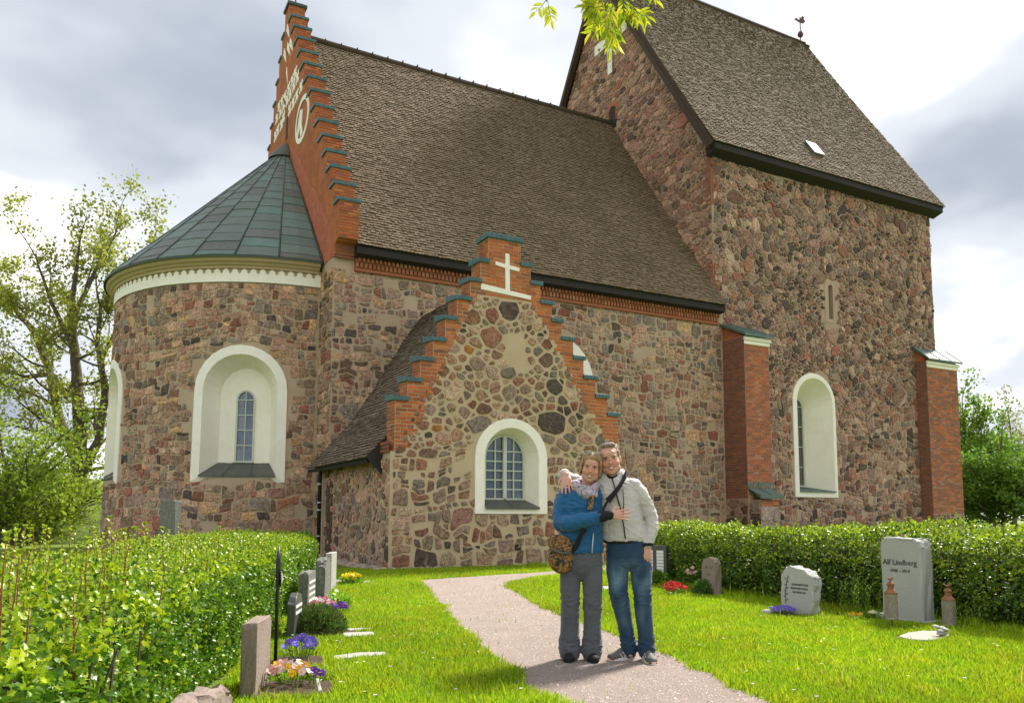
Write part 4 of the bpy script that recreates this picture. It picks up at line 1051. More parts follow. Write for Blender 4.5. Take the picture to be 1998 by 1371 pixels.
# ------------------------------------------------------------------ lawn blades
BEDS = []      # (cx, cy, hx, hy, angle) soil beds kept free of grass
def in_bed(X, Y):
    m = np.zeros(len(X), bool)
    for (cx, cy, hx, hy, a) in BEDS:
        dx, dy = X-cx, Y-cy; u = dx*cos(a)+dy*sin(a); v = -dx*sin(a)+dy*cos(a); m |= (np.abs(u) < hx) & (np.abs(v) < hy)
    return m
def make_grass():
    Vs, Fs, Cs = [], [], []; off = 0
    zones = [((.6, 9.4), (2.6, 6.0), 5200), ((.8, 9.4), (6.0, 9.5), 3600), ((1.5, 10.5), (9.5, 14.0), 2000), ((3.2, 13.0), (14.0, 17.0), 1300)]
    for (x0, x1), (y0, y1), dens in zones:
        n = int((x1-x0)*(y1-y0)*dens); X = rng.uniform(x0, x1, n); Y = rng.uniform(y0, y1, n)
        keep = ~in_bed(X, Y) & (left_of_hedge(X, Y) < -.02) & (X < hr_x(Y)+.25)
        ip = in_poly_np(PATH_POLY, X, Y); edge = rng.random(n) < .0008
        ip2 = in_poly_np(PATH_POLY, X+.05, Y) & in_poly_np(PATH_POLY, X-.05, Y) & in_poly_np(PATH_POLY, X, Y+.05)
        keep &= (~ip) | edge | (ip & ~ip2 & (rng.random(n) < .35))
        keep &= ~((X > XP0-.02) & (X < XP1+.1) & (Y > YP-.03)) & (Y < 22)
        dxr, dyr = X-0, Y-0
        pxx = CAM_PX+CAM_F*(X*AX_R.x+Y*AX_R.y-CAM_H*AX_R.z)/(X*AX_F.x+Y*AX_F.y-CAM_H*AX_F.z)
        keep &= (pxx > -60) & (pxx < 2060)
        X, Y = X[keep], Y[keep]; n = len(X)
        pn = np.array([vnoise((x*.55, y*.55, 0)) for x, y in zip(X, Y)]); pn2 = np.array([vnoise((x*3.1, y*3.1, 5)) for x, y in zip(X, Y)])
        h = rng.uniform(.022, .055, n)*(1+.35*pn2)+.01; dist = np.hypot(X, Y); w = rng.uniform(.0022, .0042, n)*(1+dist*.07)
        tall = (rng.random(n) < .006); h[tall] *= 2.2
        near_r = hr_x(Y)-X; h = np.where((near_r < .35) & (rng.random(n) < .3), h*2.0, h)
        a = rng.uniform(0, 2*pi, n); lean = rng.uniform(.1, .75, n); la = rng.uniform(0, 2*pi, n)
        sx, sy = np.cos(a)*w, np.sin(a)*w; tx, ty = np.cos(la)*lean*h, np.sin(la)*lean*h
        B = np.stack([X, Y, np.full(n, -.002)], 1)
        v0 = B-np.stack([sx, sy, 0*sx], 1); v1 = B+np.stack([sx, sy, 0*sx], 1)
        mid = B+np.stack([tx*.4, ty*.4, h*.62], 1); m0 = mid-np.stack([sx, sy, 0*sx], 1)*.75; m1 = mid+np.stack([sx, sy, 0*sx], 1)*.75
        tip = B+np.stack([tx, ty, h], 1)
        V = np.stack([v0, v1, m0, m1, tip], 1).reshape(-1, 3)
        F = (np.array([(0,1,3),(0,3,2),(2,3,4)])[None]+(np.arange(n)*5)[:, None, None]).reshape(-1, 3)+off; off += n*5
        c = palette(n, [(5, (.32, .46, .010)), (4, (.25, .39, .010)), (2.4, (.42, .50, .015)), (.7, (.44, .42, .09)), (1, (.14, .26, .012))], .2)
        c *= (1+.28*pn[:, None]); c[:, 0] *= (1+.22*pn2)
        Vs.append(V); Fs.append(F); Cs.append(np.repeat(c, 5, axis=0))
    o = np_mesh('grass', np.concatenate(Vs), np.concatenate(Fs), np.concatenate(Cs), ('grass',), None, 'stuff')
    o['label'] = 'short bright green lawn grass on both sides of the gravel path'; o['category'] = 'grass'
def make_pebbles():
    n = 70000; X = rng.uniform(2.4, 7.5, n); Y = 3.2+(rng.random(n)**1.7)*11.5
    k = in_poly_np(PATH_POLY, X, Y); X, Y = X[k], Y[k]; n = len(X); s = rng.uniform(.003, .0085, n)*(1+.7*(rng.random(n) < .05))
    T = np.array([(1,0,0),(0,1,0),(-1,0,0),(0,-1,0),(0,0,.8)]); rot = rng.uniform(0, 2*pi, n)
    ca, sa = np.cos(rot)[:, None], np.sin(rot)[:, None]; jx = rng.uniform(.6, 1.3, (n, 5))
    V = np.stack([(T[:, 0]*ca-T[:, 1]*sa)*jx*s[:, None]+X[:, None], (T[:, 0]*sa+T[:, 1]*ca)*jx*s[:, None]+Y[:, None], T[None, :, 2]*jx*s[:, None]+.005], 2).reshape(-1, 3)
    F = (np.array([(0,1,4),(1,2,4),(2,3,4),(3,0,4)])[None]+(np.arange(n)*5)[:, None, None]).reshape(-1, 3)
    c = palette(n, [(3, (.36, .275, .24)), (3, (.28, .215, .185)), (2, (.46, .39, .345)), (1.6, (.17, .135, .12)), (.6, (.56, .51, .46))])
    np_mesh('gravel_stones', V, F, np.repeat(c, 5, axis=0), ('pebble',), None, 'stuff')

# ------------------------------------------------------------------ hedges
def hedge(name, label, frames, width, height, n_leaf, size, pal, kind, shoots, near_leaves=0, seed=1, fq=.9):
    """frames: polyline of the visible face (x,y); width to the far side given by normal; leaves spread in a shell"""
    t = thing(name, label, 'hedge', (frames[0][0], frames[0][1], 0))
    pts = [Vector((x, y, 0)) for x, y, _ in frames]; nor = [f[2] for f in frames]
    L = [0]
    for a, b in zip(pts[:-1], pts[1:]): L.append(L[-1]+(b-a).length)
    L = np.array(L); PX = np.array([p.x for p in pts]); PYy = np.array([p.y for p in pts]); NX = np.array([q.x for q in nor]); NY = np.array([q.y for q in nor])
    def surf(s, q):            # q: 0..1 up the face, 1..2 over the top, 2..3 down the far side
        x, y, nx, ny = np.interp(s, L, PX), np.interp(s, L, PYy), np.interp(s, L, NX), np.interp(s, L, NY)
        wob = .13*np.array([vnoise((a*.9, b*.8, seed)) for a, b in zip(s, q)])+.10*np.array([vnoise((a*2.6, b*2.6, seed+4)) for a, b in zip(s, q)])
        hh = height*(1+.07*np.array([vnoise((a*1.3, 0, seed+9)) for a in s]))
        rr = .16
        d = np.where(q < 1, 0, np.where(q < 2, (q-1)*width, width)); z = np.where(q < 1, q*hh, np.where(q < 2, hh, (3-q)*hh))
        # rounded shoulders
        inn = np.minimum(d, width-d); z = z-np.where((q >= 1) & (q < 2), np.maximum(0, rr-inn)**2/rr*1.0, 0)
        d = d+np.where(q < 1, np.maximum(0, z-(hh-rr))**2/rr*.7, 0)
        outx = np.where(q < 1, -nx, np.where(q < 2, 0, nx)); outy = np.where(q < 1, -ny, np.where(q < 2, 0, ny)); outz = np.where((q >= 1) & (q < 2), 1., .25)
        P = np.stack([x+nx*d, y+ny*d, z], 1); O = unit(np.stack([outx, outy, outz], 1))
        return P+O*wob[:, None], O
    qmax = 2.35; n = n_leaf
    s = rng.uniform(0, L[-1], n); q = np.where(rng.random(n) < .48, rng.uniform(.0, 1, n), rng.uniform(1, qmax, n))
    P, O = surf(s, q); depth = np.abs(rng.normal(0, .085, n)); P = P-O*(depth-.05*np.array([1+vnoise((a*6, b*6, seed+2)) for a, b in zip(s, q)]))[:, None]
    D = O*.6+rng.normal(0, .6, (n, 3))+np.array([0, 0, .15]); Nn = O+rng.normal(0, .55, (n, 3))+np.array([0, 0, .5])
    S = rng.uniform(size*.65, size*1.3, n); C = palette(n, pal)
    # fresh growth sits on the outside and top of the hedge
    fresh = ((q > fq) & (rng.random(n) < .58) & (depth < .08)) | (rng.random(n) < .10)
    C[fresh] = palette(int(fresh.sum()), [(3, (.33, .44, .010)), (2, (.42, .50, .015)), (2, (.24, .37, .010))])
    leaf_mesh('foliage', P, D, Nn, S, rng.uniform(.75, 1.05, n), C, kind, 'leaf', t)
    # plain inner shell, coloured dark to paint the shade seen through leaf gaps
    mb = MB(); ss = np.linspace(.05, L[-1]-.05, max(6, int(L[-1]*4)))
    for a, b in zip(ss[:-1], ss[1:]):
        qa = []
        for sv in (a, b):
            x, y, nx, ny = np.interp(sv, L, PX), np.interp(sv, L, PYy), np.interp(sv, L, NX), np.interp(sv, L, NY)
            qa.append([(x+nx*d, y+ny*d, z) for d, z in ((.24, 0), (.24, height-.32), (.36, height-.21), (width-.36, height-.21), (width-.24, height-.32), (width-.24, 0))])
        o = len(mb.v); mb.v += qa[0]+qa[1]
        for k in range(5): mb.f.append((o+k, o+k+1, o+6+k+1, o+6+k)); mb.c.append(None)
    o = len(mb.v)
    mb.build('shade_core', 'hedge_core', t)
    for k in range(int(L[-1]*9)):
        sv = np.array([random.uniform(0, L[-1])]); p0, _ = surf(sv, np.array([random.uniform(.02, .2)])); p0 = Vector(p0[0]); p0 = p0+Vector((np.interp(sv[0], L, NX), np.interp(sv[0], L, NY), 0))*.12; p0.z = 0
        if k == 0: mbt = MB()
        mid = p0+Vector((random.uniform(-.1, .1), random.uniform(-.1, .1), height*.5)); top = mid+Vector((random.uniform(-.1, .1), random.uniform(-.1, .1), height*.4))
        mbt.tube([p0, mid, top], [.009, .007, .004], 4)
    mbt.build('stems', 'twig', t, kind='stuff')
    # long shoots standing above the top
    mbs = MB(); LP_, LD, LN, LS, LC = [], [], [], [], []
    for (s0, q0, hh) in shoots:
        p, _ = surf(np.array([s0]), np.array([q0])); p = Vector(p[0]); lean = Vector((random.uniform(-.12, .12), random.uniform(-.12, .12), 1)).normalized()
        a = p-lean*.35; b = p+lean*hh; c = p+lean*hh*.5+Vector((random.uniform(-.015, .015), random.uniform(-.015, .015), 0))
        mbs.tube([a, p, c, b], [.0042, .0036, .0028, .0014], 5)
        k = int((hh+.12)/.022); ang = random.uniform(0, 6)
        for i in range(k):
            f = i/k; pos = p-lean*.12+lean*(hh+.12)*f; ang += 2.4; out = Vector((cos(ang), sin(ang), .35+.8*f**2))
            LP_.append(pos); LD.append(out); LN.append(Vector((0, 0, 1))+Vector((random.gauss(0, .3), random.gauss(0, .3), 0))-out*.2); LS.append(size*random.uniform(.9, 1.4)*(1.05-.35*f)); LC.append(f)
        for i in range(8):
            ang += 1.3; out = Vector((cos(ang)*.6, sin(ang)*.6, 1)); LP_.append(b-lean*.01); LD.append(out); LN.append(Vector((-cos(ang), -sin(ang), .8))); LS.append(size*random.uniform(.65, 1.0)); LC.append(1.1)
    if shoots:
        mbs.build('shoots', 'stem_red', t, kind='stuff')
        f = np.array(LC); C = palette(len(f), [(3, (.24, .37, .02)), (2, (.30, .42, .028))]); C[f > .8] = palette(int((f > .8).sum()), [(1, (.42, .50, .04)), (1, (.36, .46, .03))])
        leaf_mesh('shoot_leaves', np.array(LP_), np.array(LD), np.array(LN), np.array(LS), rng.uniform(.8, 1.05, len(f)), C, kind, 'leaf', t)
    # the leaves that show largest, one object each, sharing one mesh per tint
    if near_leaves:
        meshes = []
        for col in ((.10, .21, .014), (.16, .27, .018), (.26, .37, .024)):
            V, F, k = leaf_arrays(np.zeros((1, 3)), np.array([[1., 0, 0]]), np.array([[0, 0, 1.]]), np.array([1.]), np.array([.95]), kind)
            me = bpy.data.meshes.new('leaf'); me.from_pydata([tuple(v) for v in V], [], [tuple(f) for f in F]); ca = me.color_attributes.new('Col', 'FLOAT_COLOR', 'POINT')
            ca.data.foreach_set('color', np.tile(np.array((*col, 1), np.float32), len(V))); me.materials.append(M['leaf']); meshes.append(me)
        for k in range(near_leaves):
            sv = np.array([L[-1]-random.random()**1.6*3.6]); qv = np.array([random.uniform(.35, 1.5)]); p, o = surf(sv, qv); p = p[0]+o[0]*.035; o = o[0]
            d = Vector(o*.5+rng.normal(0, .6, 3)); nn = Vector(o+rng.normal(0, .45, 3)+np.array([0, 0, .5])); d.normalize(); sd = nn.cross(d).normalized(); up = d.cross(sd)
            ob_ = bpy.data.objects.new('leaf', random.choice(meshes)); COL.objects.link(ob_); sc = size*random.uniform(.8, 1.15)
            mw = Matrix(((d.x*sc, sd.x*sc, up.x*sc, p[0]), (d.y*sc, sd.y*sc, up.y*sc, p[1]), (d.z*sc, sd.z*sc, up.z*sc, p[2]), (0, 0, 0, 1)))
            ob_.parent = t; ob_.matrix_parent_inverse = Matrix.Identity(4); ob_.matrix_local = WM[t.name].inverted() @ mw
    return t
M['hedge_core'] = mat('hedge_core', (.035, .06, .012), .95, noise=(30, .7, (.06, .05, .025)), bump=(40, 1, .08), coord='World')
PAL_HL = [(3, (.09, .20, .010)), (3, (.13, .25, .012)), (2, (.05, .13, .008)), (1.5, (.20, .32, .014))]
PAL_HR = [(3, (.075, .15, .014)), (3, (.10, .185, .016)), (2, (.055, .12, .012)), (1, (.15, .24, .02))]
hl_len = 14.6
frames = [(HLs.x+HLd.x*d+.10*sin(d*1.1), HLs.y+HLd.y*d, HLn) for d in np.linspace(0, hl_len, 12)]
random.seed(21)
sh = []
for k in range(180):
    s0 = hl_len-random.random()**1.3*8.5; sh.append((s0, random.uniform(1.02, 2.0), random.uniform(.12, .36)*(1 if s0 > 8 else .65)))
for k in range(60): sh.append((random.uniform(0, 8), random.uniform(1.0, 2.0), random.uniform(.03, .10)))
hedge('hedge', 'bright green currant hedge with long reddish shoots behind the row of left-hand gravestones' if False else 'bright leafy hedge with tall reddish shoots, running up towards the round apse', frames, 1.75, .76, 125000, .030, PAL_HL, 'lobed', sh, 300, 1)
frames = []
for i, (x, y) in enumerate(HR):
    a = Vector((HR[max(0, i-1)][0]-HR[min(len(HR)-1, i+1)][0], HR[max(0, i-1)][1]-HR[min(len(HR)-1, i+1)][1], 0)).normalized()
    nn = Vector((a.y, -a.x, 0)); nn = nn if nn.x > 0 else -nn
    frames.append((x, y, nn))
sh = [(random.uniform(.1, 9.3), random.uniform(1.0, 1.9), random.uniform(.03, .16)) for k in range(90)]
hedge('hedge', 'dense trimmed green hedge behind the large name-carved headstone and the two lanterns', frames, 1.1, .95, 56000, .036, PAL_HR, 'lobed', sh, 0, 5, .62)

# ------------------------------------------------------------------ trees
def cam_pt(px, py, depth): return CAMLOC+(AX_R*((px-CAM_PX)/CAM_F)-AX_U*((py-CAM_PY)/CAM_F)+AX_F)*depth
def grow(mb, tips, p, d, length, rad, level, spread=.55, up=.25):
    n = max(3, int(length/.35)); pts = [p]; rads = [rad]
    for i in range(n):
        d = (d+Vector((random.gauss(0, .13), random.gauss(0, .13), random.gauss(0, .10)+up*.06))).normalized(); p = p+d*(length/n)
        pts.append(p); rads.append(rad*(1-.75*(i+1)/n)); f = (i+1)/n
        if level > 0 and f > .25 and random.random() < .75:
            sd = (d+Vector((random.gauss(0, spread), random.gauss(0, spread), random.gauss(up*.6, spread*.7)))).normalized()
            grow(mb, tips, p, sd, length*random.uniform(.35, .62)*(1.15-f*.5), rads[-1]*.6, level-1, spread, up)
        if level <= 1: tips.append((p, d))
    mb.tube(pts, rads, 5 if rad < .06 else 8, caps=False)
    tips.append((p, d))
def tree(name, label, base, limbs, sub, leaf, pal, group=None, per_tip=4, mat_leaf='leaf_soft', scatter=.22, shape='diamond'):
    t = thing(name, label, 'tree', tuple(base), 0, group); tr = MB(); br = MB(); tips = []
    for k, (pts, r0, r1) in enumerate(limbs):
        n = len(pts); dn = []
        for a, b in zip(pts[:-1], pts[1:]):
            for j in range(4): dn.append(a+(b-a)*j/4+Vector((random.gauss(0, .04), random.gauss(0, .04), 0))*(a-b).length*.2)
        dn.append(pts[-1]); m = len(dn); rr = [r0+(r1-r0)*i/(m-1) for i in range(m)]
        if k == 0: rr[0] *= 1.5; rr[1] *= 1.2
        tr.tube(dn, rr, 10)
        for i in range(1, m):
            f = i/(m-1)
            if (k > 0 or f > .35):
                for _ in range(sub[0]):
                    d = (dn[i]-dn[i-1]).normalized(); sd = (d*.5+Vector((random.gauss(0, .8), random.gauss(0, .8), random.gauss(.25, .5)))).normalized()
                    grow(br, tips, dn[i], sd, random.uniform(*sub[1])*(1.1-.5*f), max(.02, rr[i]*.42), sub[2])
        d = (dn[-1]-dn[-2]).normalized(); grow(br, tips, dn[-1], d, sub[1][1]*.8, r1*.8, sub[2])
    tr.build('trunk', 'bark', t, smooth=True); br.build('branches', 'bark', t, smooth=True)
    T = np.array([p for p, _ in tips]); Dv = np.array([d for _, d in tips]); n = len(T)*per_tip
    P = np.repeat(T, per_tip, axis=0)+rng.normal(0, scatter, (n, 3)); D = np.repeat(Dv, per_tip, axis=0)+rng.normal(0, .8, (n, 3)); Nn = rng.normal(0, .6, (n, 3))+np.array([0, 0, 1.])
    leaf_mesh('crown', P, D, Nn, rng.uniform(leaf*.6, leaf*1.3, n), rng.uniform(.5, .85, n), palette(n, pal), shape, mat_leaf, t)
    return t, n
random.seed(5)
dp = 37
def limb(pxs, r0, r1, dz=0): return ([cam_pt(x, y, dp+dz*(i/(len(pxs)-1))) for i, (x, y) in enumerate(pxs)], r0, r1)
base = cam_pt(150, 1040, dp); base.z = 0
limbs = [limb([(150,1040),(152,930),(157,850),(150,750),(143,660),(140,590),(150,520)], .42, .08, 0),
         limb([(152,940),(192,860),(206,760),(190,670),(196,600)], .24, .07, -1.5), limb([(150,910),(118,820),(96,720),(62,640),(10,585)], .26, .08, 1.5),
         limb([(98,730),(50,735),(0,720)], .12, .05, 1), limb([(147,690),(105,600),(75,520)], .13, .05, -1), limb([(143,620),(185,530),(220,470)], .12, .05, 1), limb([(196,700),(240,620),(272,550),(290,515)], .10, .04, 1)]
_, nl = tree('leafing_tree', 'tall half-bare tree in sparse yellow-green spring leaf beside the apse', base, limbs, (1, (1.6, 3.0), 2), .17,
     [(3, (.30, .33, .04)), (2, (.24, .30, .03)), (2, (.36, .36, .07)), (1, (.20, .22, .04))], per_tip=5)
print('tree leaves', nl)
def bush_tree(name, label, px, depth, h, w, pal, n_limb, group, leaf=.2, per=5, sub=(1, (1.2, 2.6), 1), tall=0):
    base = cam_pt(px, 1005, depth); base.z = 0; limbs = []
    limbs.append(([base, base+Vector((.1, 0, h*.3)), base+Vector((random.uniform(-.4, .4), random.uniform(-.4, .4), h*.62)), base+Vector((random.uniform(-.3, .3), 0, h*.92))], .04*h**.9*.5, .05))
    for k in range(n_limb):
        a = 2*pi*k/n_limb+random.uniform(-.4, .4); z0 = h*random.uniform(.10, .6); e = w*random.uniform(.7, 1.0)
        limbs.append(([base+Vector((0, 0, z0)), base+Vector((cos(a)*e*.5, sin(a)*e*.5, z0+h*.10)), base+Vector((cos(a)*e, sin(a)*e, z0+h*random.uniform(.15, .35)))], .015*h*.6, .04))
    return tree(name, label, base, limbs, sub, leaf, pal, group, per)
PG = [(3, (.13, .24, .025)), (2, (.09, .18, .02)), (2, (.19, .30, .03)), (1, (.25, .34, .04))]
bush_tree('broadleaf_tree', 'broad yellow-green bush below the half-bare tree, near the mound', 85, 33, 2.2, 2.2, [(3, (.27, .36, .03)), (2, (.20, .30, .025)), (2, (.33, .40, .04))], 12, None, .16, 5)
bush_tree('broadleaf_tree', 'low bushy green tree at the foot of the half-bare tree', 5, 30, 4.0, 2.0, [(3, (.24, .34, .03)), (2, (.18, .28, .025)), (2, (.30, .38, .04))], 12, None, .16, 5)
random.seed(9)
bush_tree('broadleaf_tree', 'dense dark green tree standing just behind the end buttress', 1893, 52, 8.6, 2.0, PG, 14, None, .24, 8)
bush_tree('broadleaf_tree', 'round mid-green tree between the end buttress and the thin tree', 1955, 47, 5.6, 3.6, [(3, (.12, .23, .025)), (2, (.08, .17, .018)), (2, (.17, .28, .03))], 16, None, .22, 8)
bush_tree('broadleaf_tree', 'thin tree with loose brownish-green leaves beyond the round green tree', 1978, 60, 9.4, 2.2, [(3, (.26, .25, .08)), (2, (.19, .20, .06)), (1, (.32, .24, .11))], 9, None, .20, 4)
TMP = bpy.data.scenes.new('workshop')      # scratch scene so that modifiers are evaluated on one object only
# ------------------------------------------------------------------ people
def ico(mb, c, r, rot=None, n=2):
    bm = bmesh.new(); bmesh.ops.create_icosphere(bm, subdivisions=n, radius=1.0); R = rot or Matrix.Identity(3)
    V = [Vector(c)+R @ Vector((v.co.x*r[0], v.co.y*r[1], v.co.z*r[2])) for v in bm.verts]; F = [tuple(v.index for v in f.verts) for f in bm.faces]; bm.free()
    mb.add(V, F)
def chain(mb, pts, rad, flat=1.0):
    pts = [Vector(p) for p in pts]
    mb_t = MB(); mb_t.tube(pts, rad, 14); mb.add(mb_t.v, mb_t.f)
    for p, r in zip(pts, rad): ico(mb, p, (r*.995,)*3, None, 2)
def ring_loft(mb, rings, n=20):
    """rings: (centre, rx, ry, [tilt]) horizontal ellipses from bottom to top, closed"""
    V = []; F = []
    for (c, rx, ry) in rings:
        for k in range(n): a = 2*pi*k/n; V.append((c[0]+rx*cos(a), c[1]+ry*sin(a), c[2]))
    m = len(rings)
    for i in range(m-1):
        for k in range(n): F.append((i*n+k, i*n+(k+1)%n, (i+1)*n+(k+1)%n, (i+1)*n+k))
    F.append(tuple(range(n))[::-1]); F.append(tuple(range((m-1)*n, m*n))); mb.add(V, F)
def remesh(mb, name, m, parent, voxel=.008, smooth=4, disp=None, colf=None, label=None):
    me = bpy.data.meshes.new(name); me.from_pydata([tuple(v) for v in mb.v], [], mb.f)
    bm = bmesh.new(); bm.from_mesh(me); bmesh.ops.recalc_face_normals(bm, faces=bm.faces); bm.to_mesh(me); bm.free()
    o = bpy.data.objects.new(name, me); TMP.collection.objects.link(o)
    r = o.modifiers.new('r', 'REMESH'); r.mode = 'VOXEL'; r.voxel_size = voxel
    if smooth: s = o.modifiers.new('s', 'SMOOTH'); s.iterations = smooth; s.factor = .5
    TMP.view_layers[0].update(); dg = TMP.view_layers[0].depsgraph; me2 = bpy.data.meshes.new_from_object(o.evaluated_get(dg))
    o.modifiers.clear(); TMP.collection.objects.unlink(o); COL.objects.link(o); o.data = me2; bpy.data.meshes.remove(me); me2.name = name; me2.materials.clear(); me2.materials.append(M[m])
    if disp:
        nn = len(me2.vertices); co = np.empty(nn*3, np.float32); no = np.empty(nn*3, np.float32)
        me2.vertices.foreach_get('co', co); me2.vertices.foreach_get('normal', no); co = co.reshape(-1, 3); no = no.reshape(-1, 3)
        co = co+no*np.array([disp(Vector(p)) for p in co.tolist()], np.float32)[:, None]; me2.vertices.foreach_set('co', co.ravel())
    if colf:
        ca = me2.color_attributes.new('Col', 'FLOAT_COLOR', 'POINT')
        ca.data.foreach_set('color', np.array([(*colf(v.co, v.normal), 1) for v in me2.vertices], np.float32).ravel())
    me2.polygons.foreach_set('use_smooth', [True]*len(me2.polygons)); me2.update()
    o.parent = parent
    if label: o['label'] = label
    return o
def local(mb, name, m, parent, smooth=True, label=None):
    o = mb.build(name, m, None, smooth=smooth); o.parent = parent
    if label: o['label'] = label
    return o
M['skin'] = mat('skin', attr=True, rough=.5, spec=.35)
def cloth(name, col, tint, sc=8, bump=(9, .5, .03), rough=.75, fine=220):
    m = mat(name, col, rough, noise=(sc, .5, tint), bump=bump, spec=.25, sheen=.2); return m
M['jacket_blue'] = cloth('jacket_blue', (.006, .10, .24), (.005, .065, .17), 5, (7, .45, .03), .55)
M['jacket_grey'] = cloth('jacket_grey', (.50, .475, .455), (.42, .40, .38), 5, (7, .5, .03), .65)
M['trouser_grey'] = cloth('trouser_grey', (.092, .100, .118), (.062, .069, .083), 6, (9, .6, .03), .8)
def denim():
    m = mat('denim', (.013, .045, .095), .8, noise=(5, .7, (.055, .125, .20)), noise2=(60, .35, (.010, .03, .065)), bump=(10, .55, .03), sheen=.2); return m
M['denim'] = mat('denim', attr=True, rough=.8, noise=(90, .25, (.010, .025, .05)), bump=(14, .4, .02), sheen=.15)
M['black_cloth'] = mat('black_cloth', (.012, .012, .013), .8, bump=(40, .3, .01))
M['white_rubber'] = mat('white_rubber', (.6, .6, .58), .6)
M['red_rubber'] = mat('red_rubber', (.45, .02, .02), .5)
M['shoe_grey'] = mat('shoe_grey', (.075, .07, .068), .7, noise=(14, .6, (.22, .21, .2)))
M['hair_man'] = mat('hair_man', (.21, .155, .11), .6, noise=(40, .6, (.36, .30, .24)), bump=(90, .8, .01))
M['hair_woman'] = mat('hair_woman', (.26, .15, .07), .45, noise=(25, .75, (.56, .40, .22)), bump=(70, .8, .01))
M['eye_white'] = mat('eye_white', (.75, .74, .72), .3)
M['eye_dark'] = mat('eye_dark', (.02, .018, .016), .2, spec=.6)
M['teeth'] = mat('teeth', (.8, .78, .72), .3)
M['glasses'] = mat('glasses', (.42, .38, .34), .15, spec=.6)
M['zip'] = mat('zip', (.5, .52, .55), .4, metal=.3)
def patterned(name, cols, sc):
    m, nt, b = new_mat(name); N = nt.nodes.new; L = nt.links.new; tc = N('ShaderNodeTexCoord')
    nz = N('ShaderNodeTexNoise'); nz.inputs['Scale'].default_value = sc; nz.inputs['Detail'].default_value = 2; nz.inputs['Distortion'].default_value = 1.6; L(tc.outputs['Object'], nz.inputs['Vector'])
    r = N('ShaderNodeValToRGB'); r.color_ramp.interpolation = 'CONSTANT'; el = r.color_ramp.elements
    while len(el) < len(cols): el.new(.5)
    for e, (p, c) in zip(el, cols): e.position = p; e.color = (*c, 1)
    L(nz.outputs[0], r.inputs[0]); L(r.outputs[0], b.inputs['Base Color']); b.inputs['Roughness'].default_value = .75; return m
M['bag_cloth'] = patterned('bag_cloth', [(0, (.012, .016, .012)), (.40, (.03, .04, .02)), (.47, (.35, .13, .02)), (.52, (.02, .022, .018)), (.57, (.50, .27, .05)), (.61, (.16, .03, .02)), (.65, (.05, .07, .05))], 26)
M['scarf_cloth'] = patterned('scarf_cloth', [(0, (.10, .08, .12)), (.38, (.42, .36, .44)), (.46, (.22, .17, .24)), (.50, (.48, .41, .46)), (.57, (.14, .11, .16)), (.61, (.45, .39, .44))], 15)
SK = (.56, .30, .215)
def skin_col(face_c, lips):
    def f(co, n):
        c = SK; k = .05*vnoise((co.x*40, co.y*40, co.z*40)); r = 1+k
        d = (co-Vector(face_c)).length
        rd = 1.0
        if d < .13 and co.y < face_c[1]:
            for (lx, lz, s) in ((-.035, -.022, .028), (.035, -.022, .028), (0, -.015, .018)):
                q = math.exp(-(((co.x-face_c[0]-lx)**2+(co.z-face_c[2]-lz)**2)/(s*s))); rd += .16*q
        return (min(1, c[0]*r*(1+.3*(rd-1))), c[1]*r/(rd**1.1), c[2]*r/(rd**1.15))
    return f
def head_shape(mb, c, s=1.0, R=None, male=True):
    """c: centre of the head (mid eye height); face towards -y"""
    R = R or Matrix.Identity(3); c = Vector(c)
    def e(off, r): ico(mb, c+R @ (Vector(off)*s), tuple(x*s for x in r), R, 3)
    e((0, .022, .035), (.079, .096, .088)); e((0, -.012, -.020), (.073 if male else .070, .078, .088))
    e((0, -.034, -.078), (.056 if male else .048, .048, .042)); e((0, -.060, -.098), (.026, .022, .020))
    for sx in (-1, 1):
        e((sx*.040, -.052, -.030), (.028, .026, .026)); e((sx*.079, .012, -.012), (.011, .022, .032)); e((sx*(.050 if male else .046), -.012, -.068), (.024, .045, .032))
        e((sx*.032, -.076, .026), (.024, .012, .008))
    e((0, -.086, -.010), (.011, .018, .026)); e((0, -.096, -.028), (.016, .016, .012)); e((0, -.080, -.060), (.026, .014, .008)); e((0, -.078, -.073), (.023, .013, .008))
    e((0, -.064, .045), (.050, .022, .030))
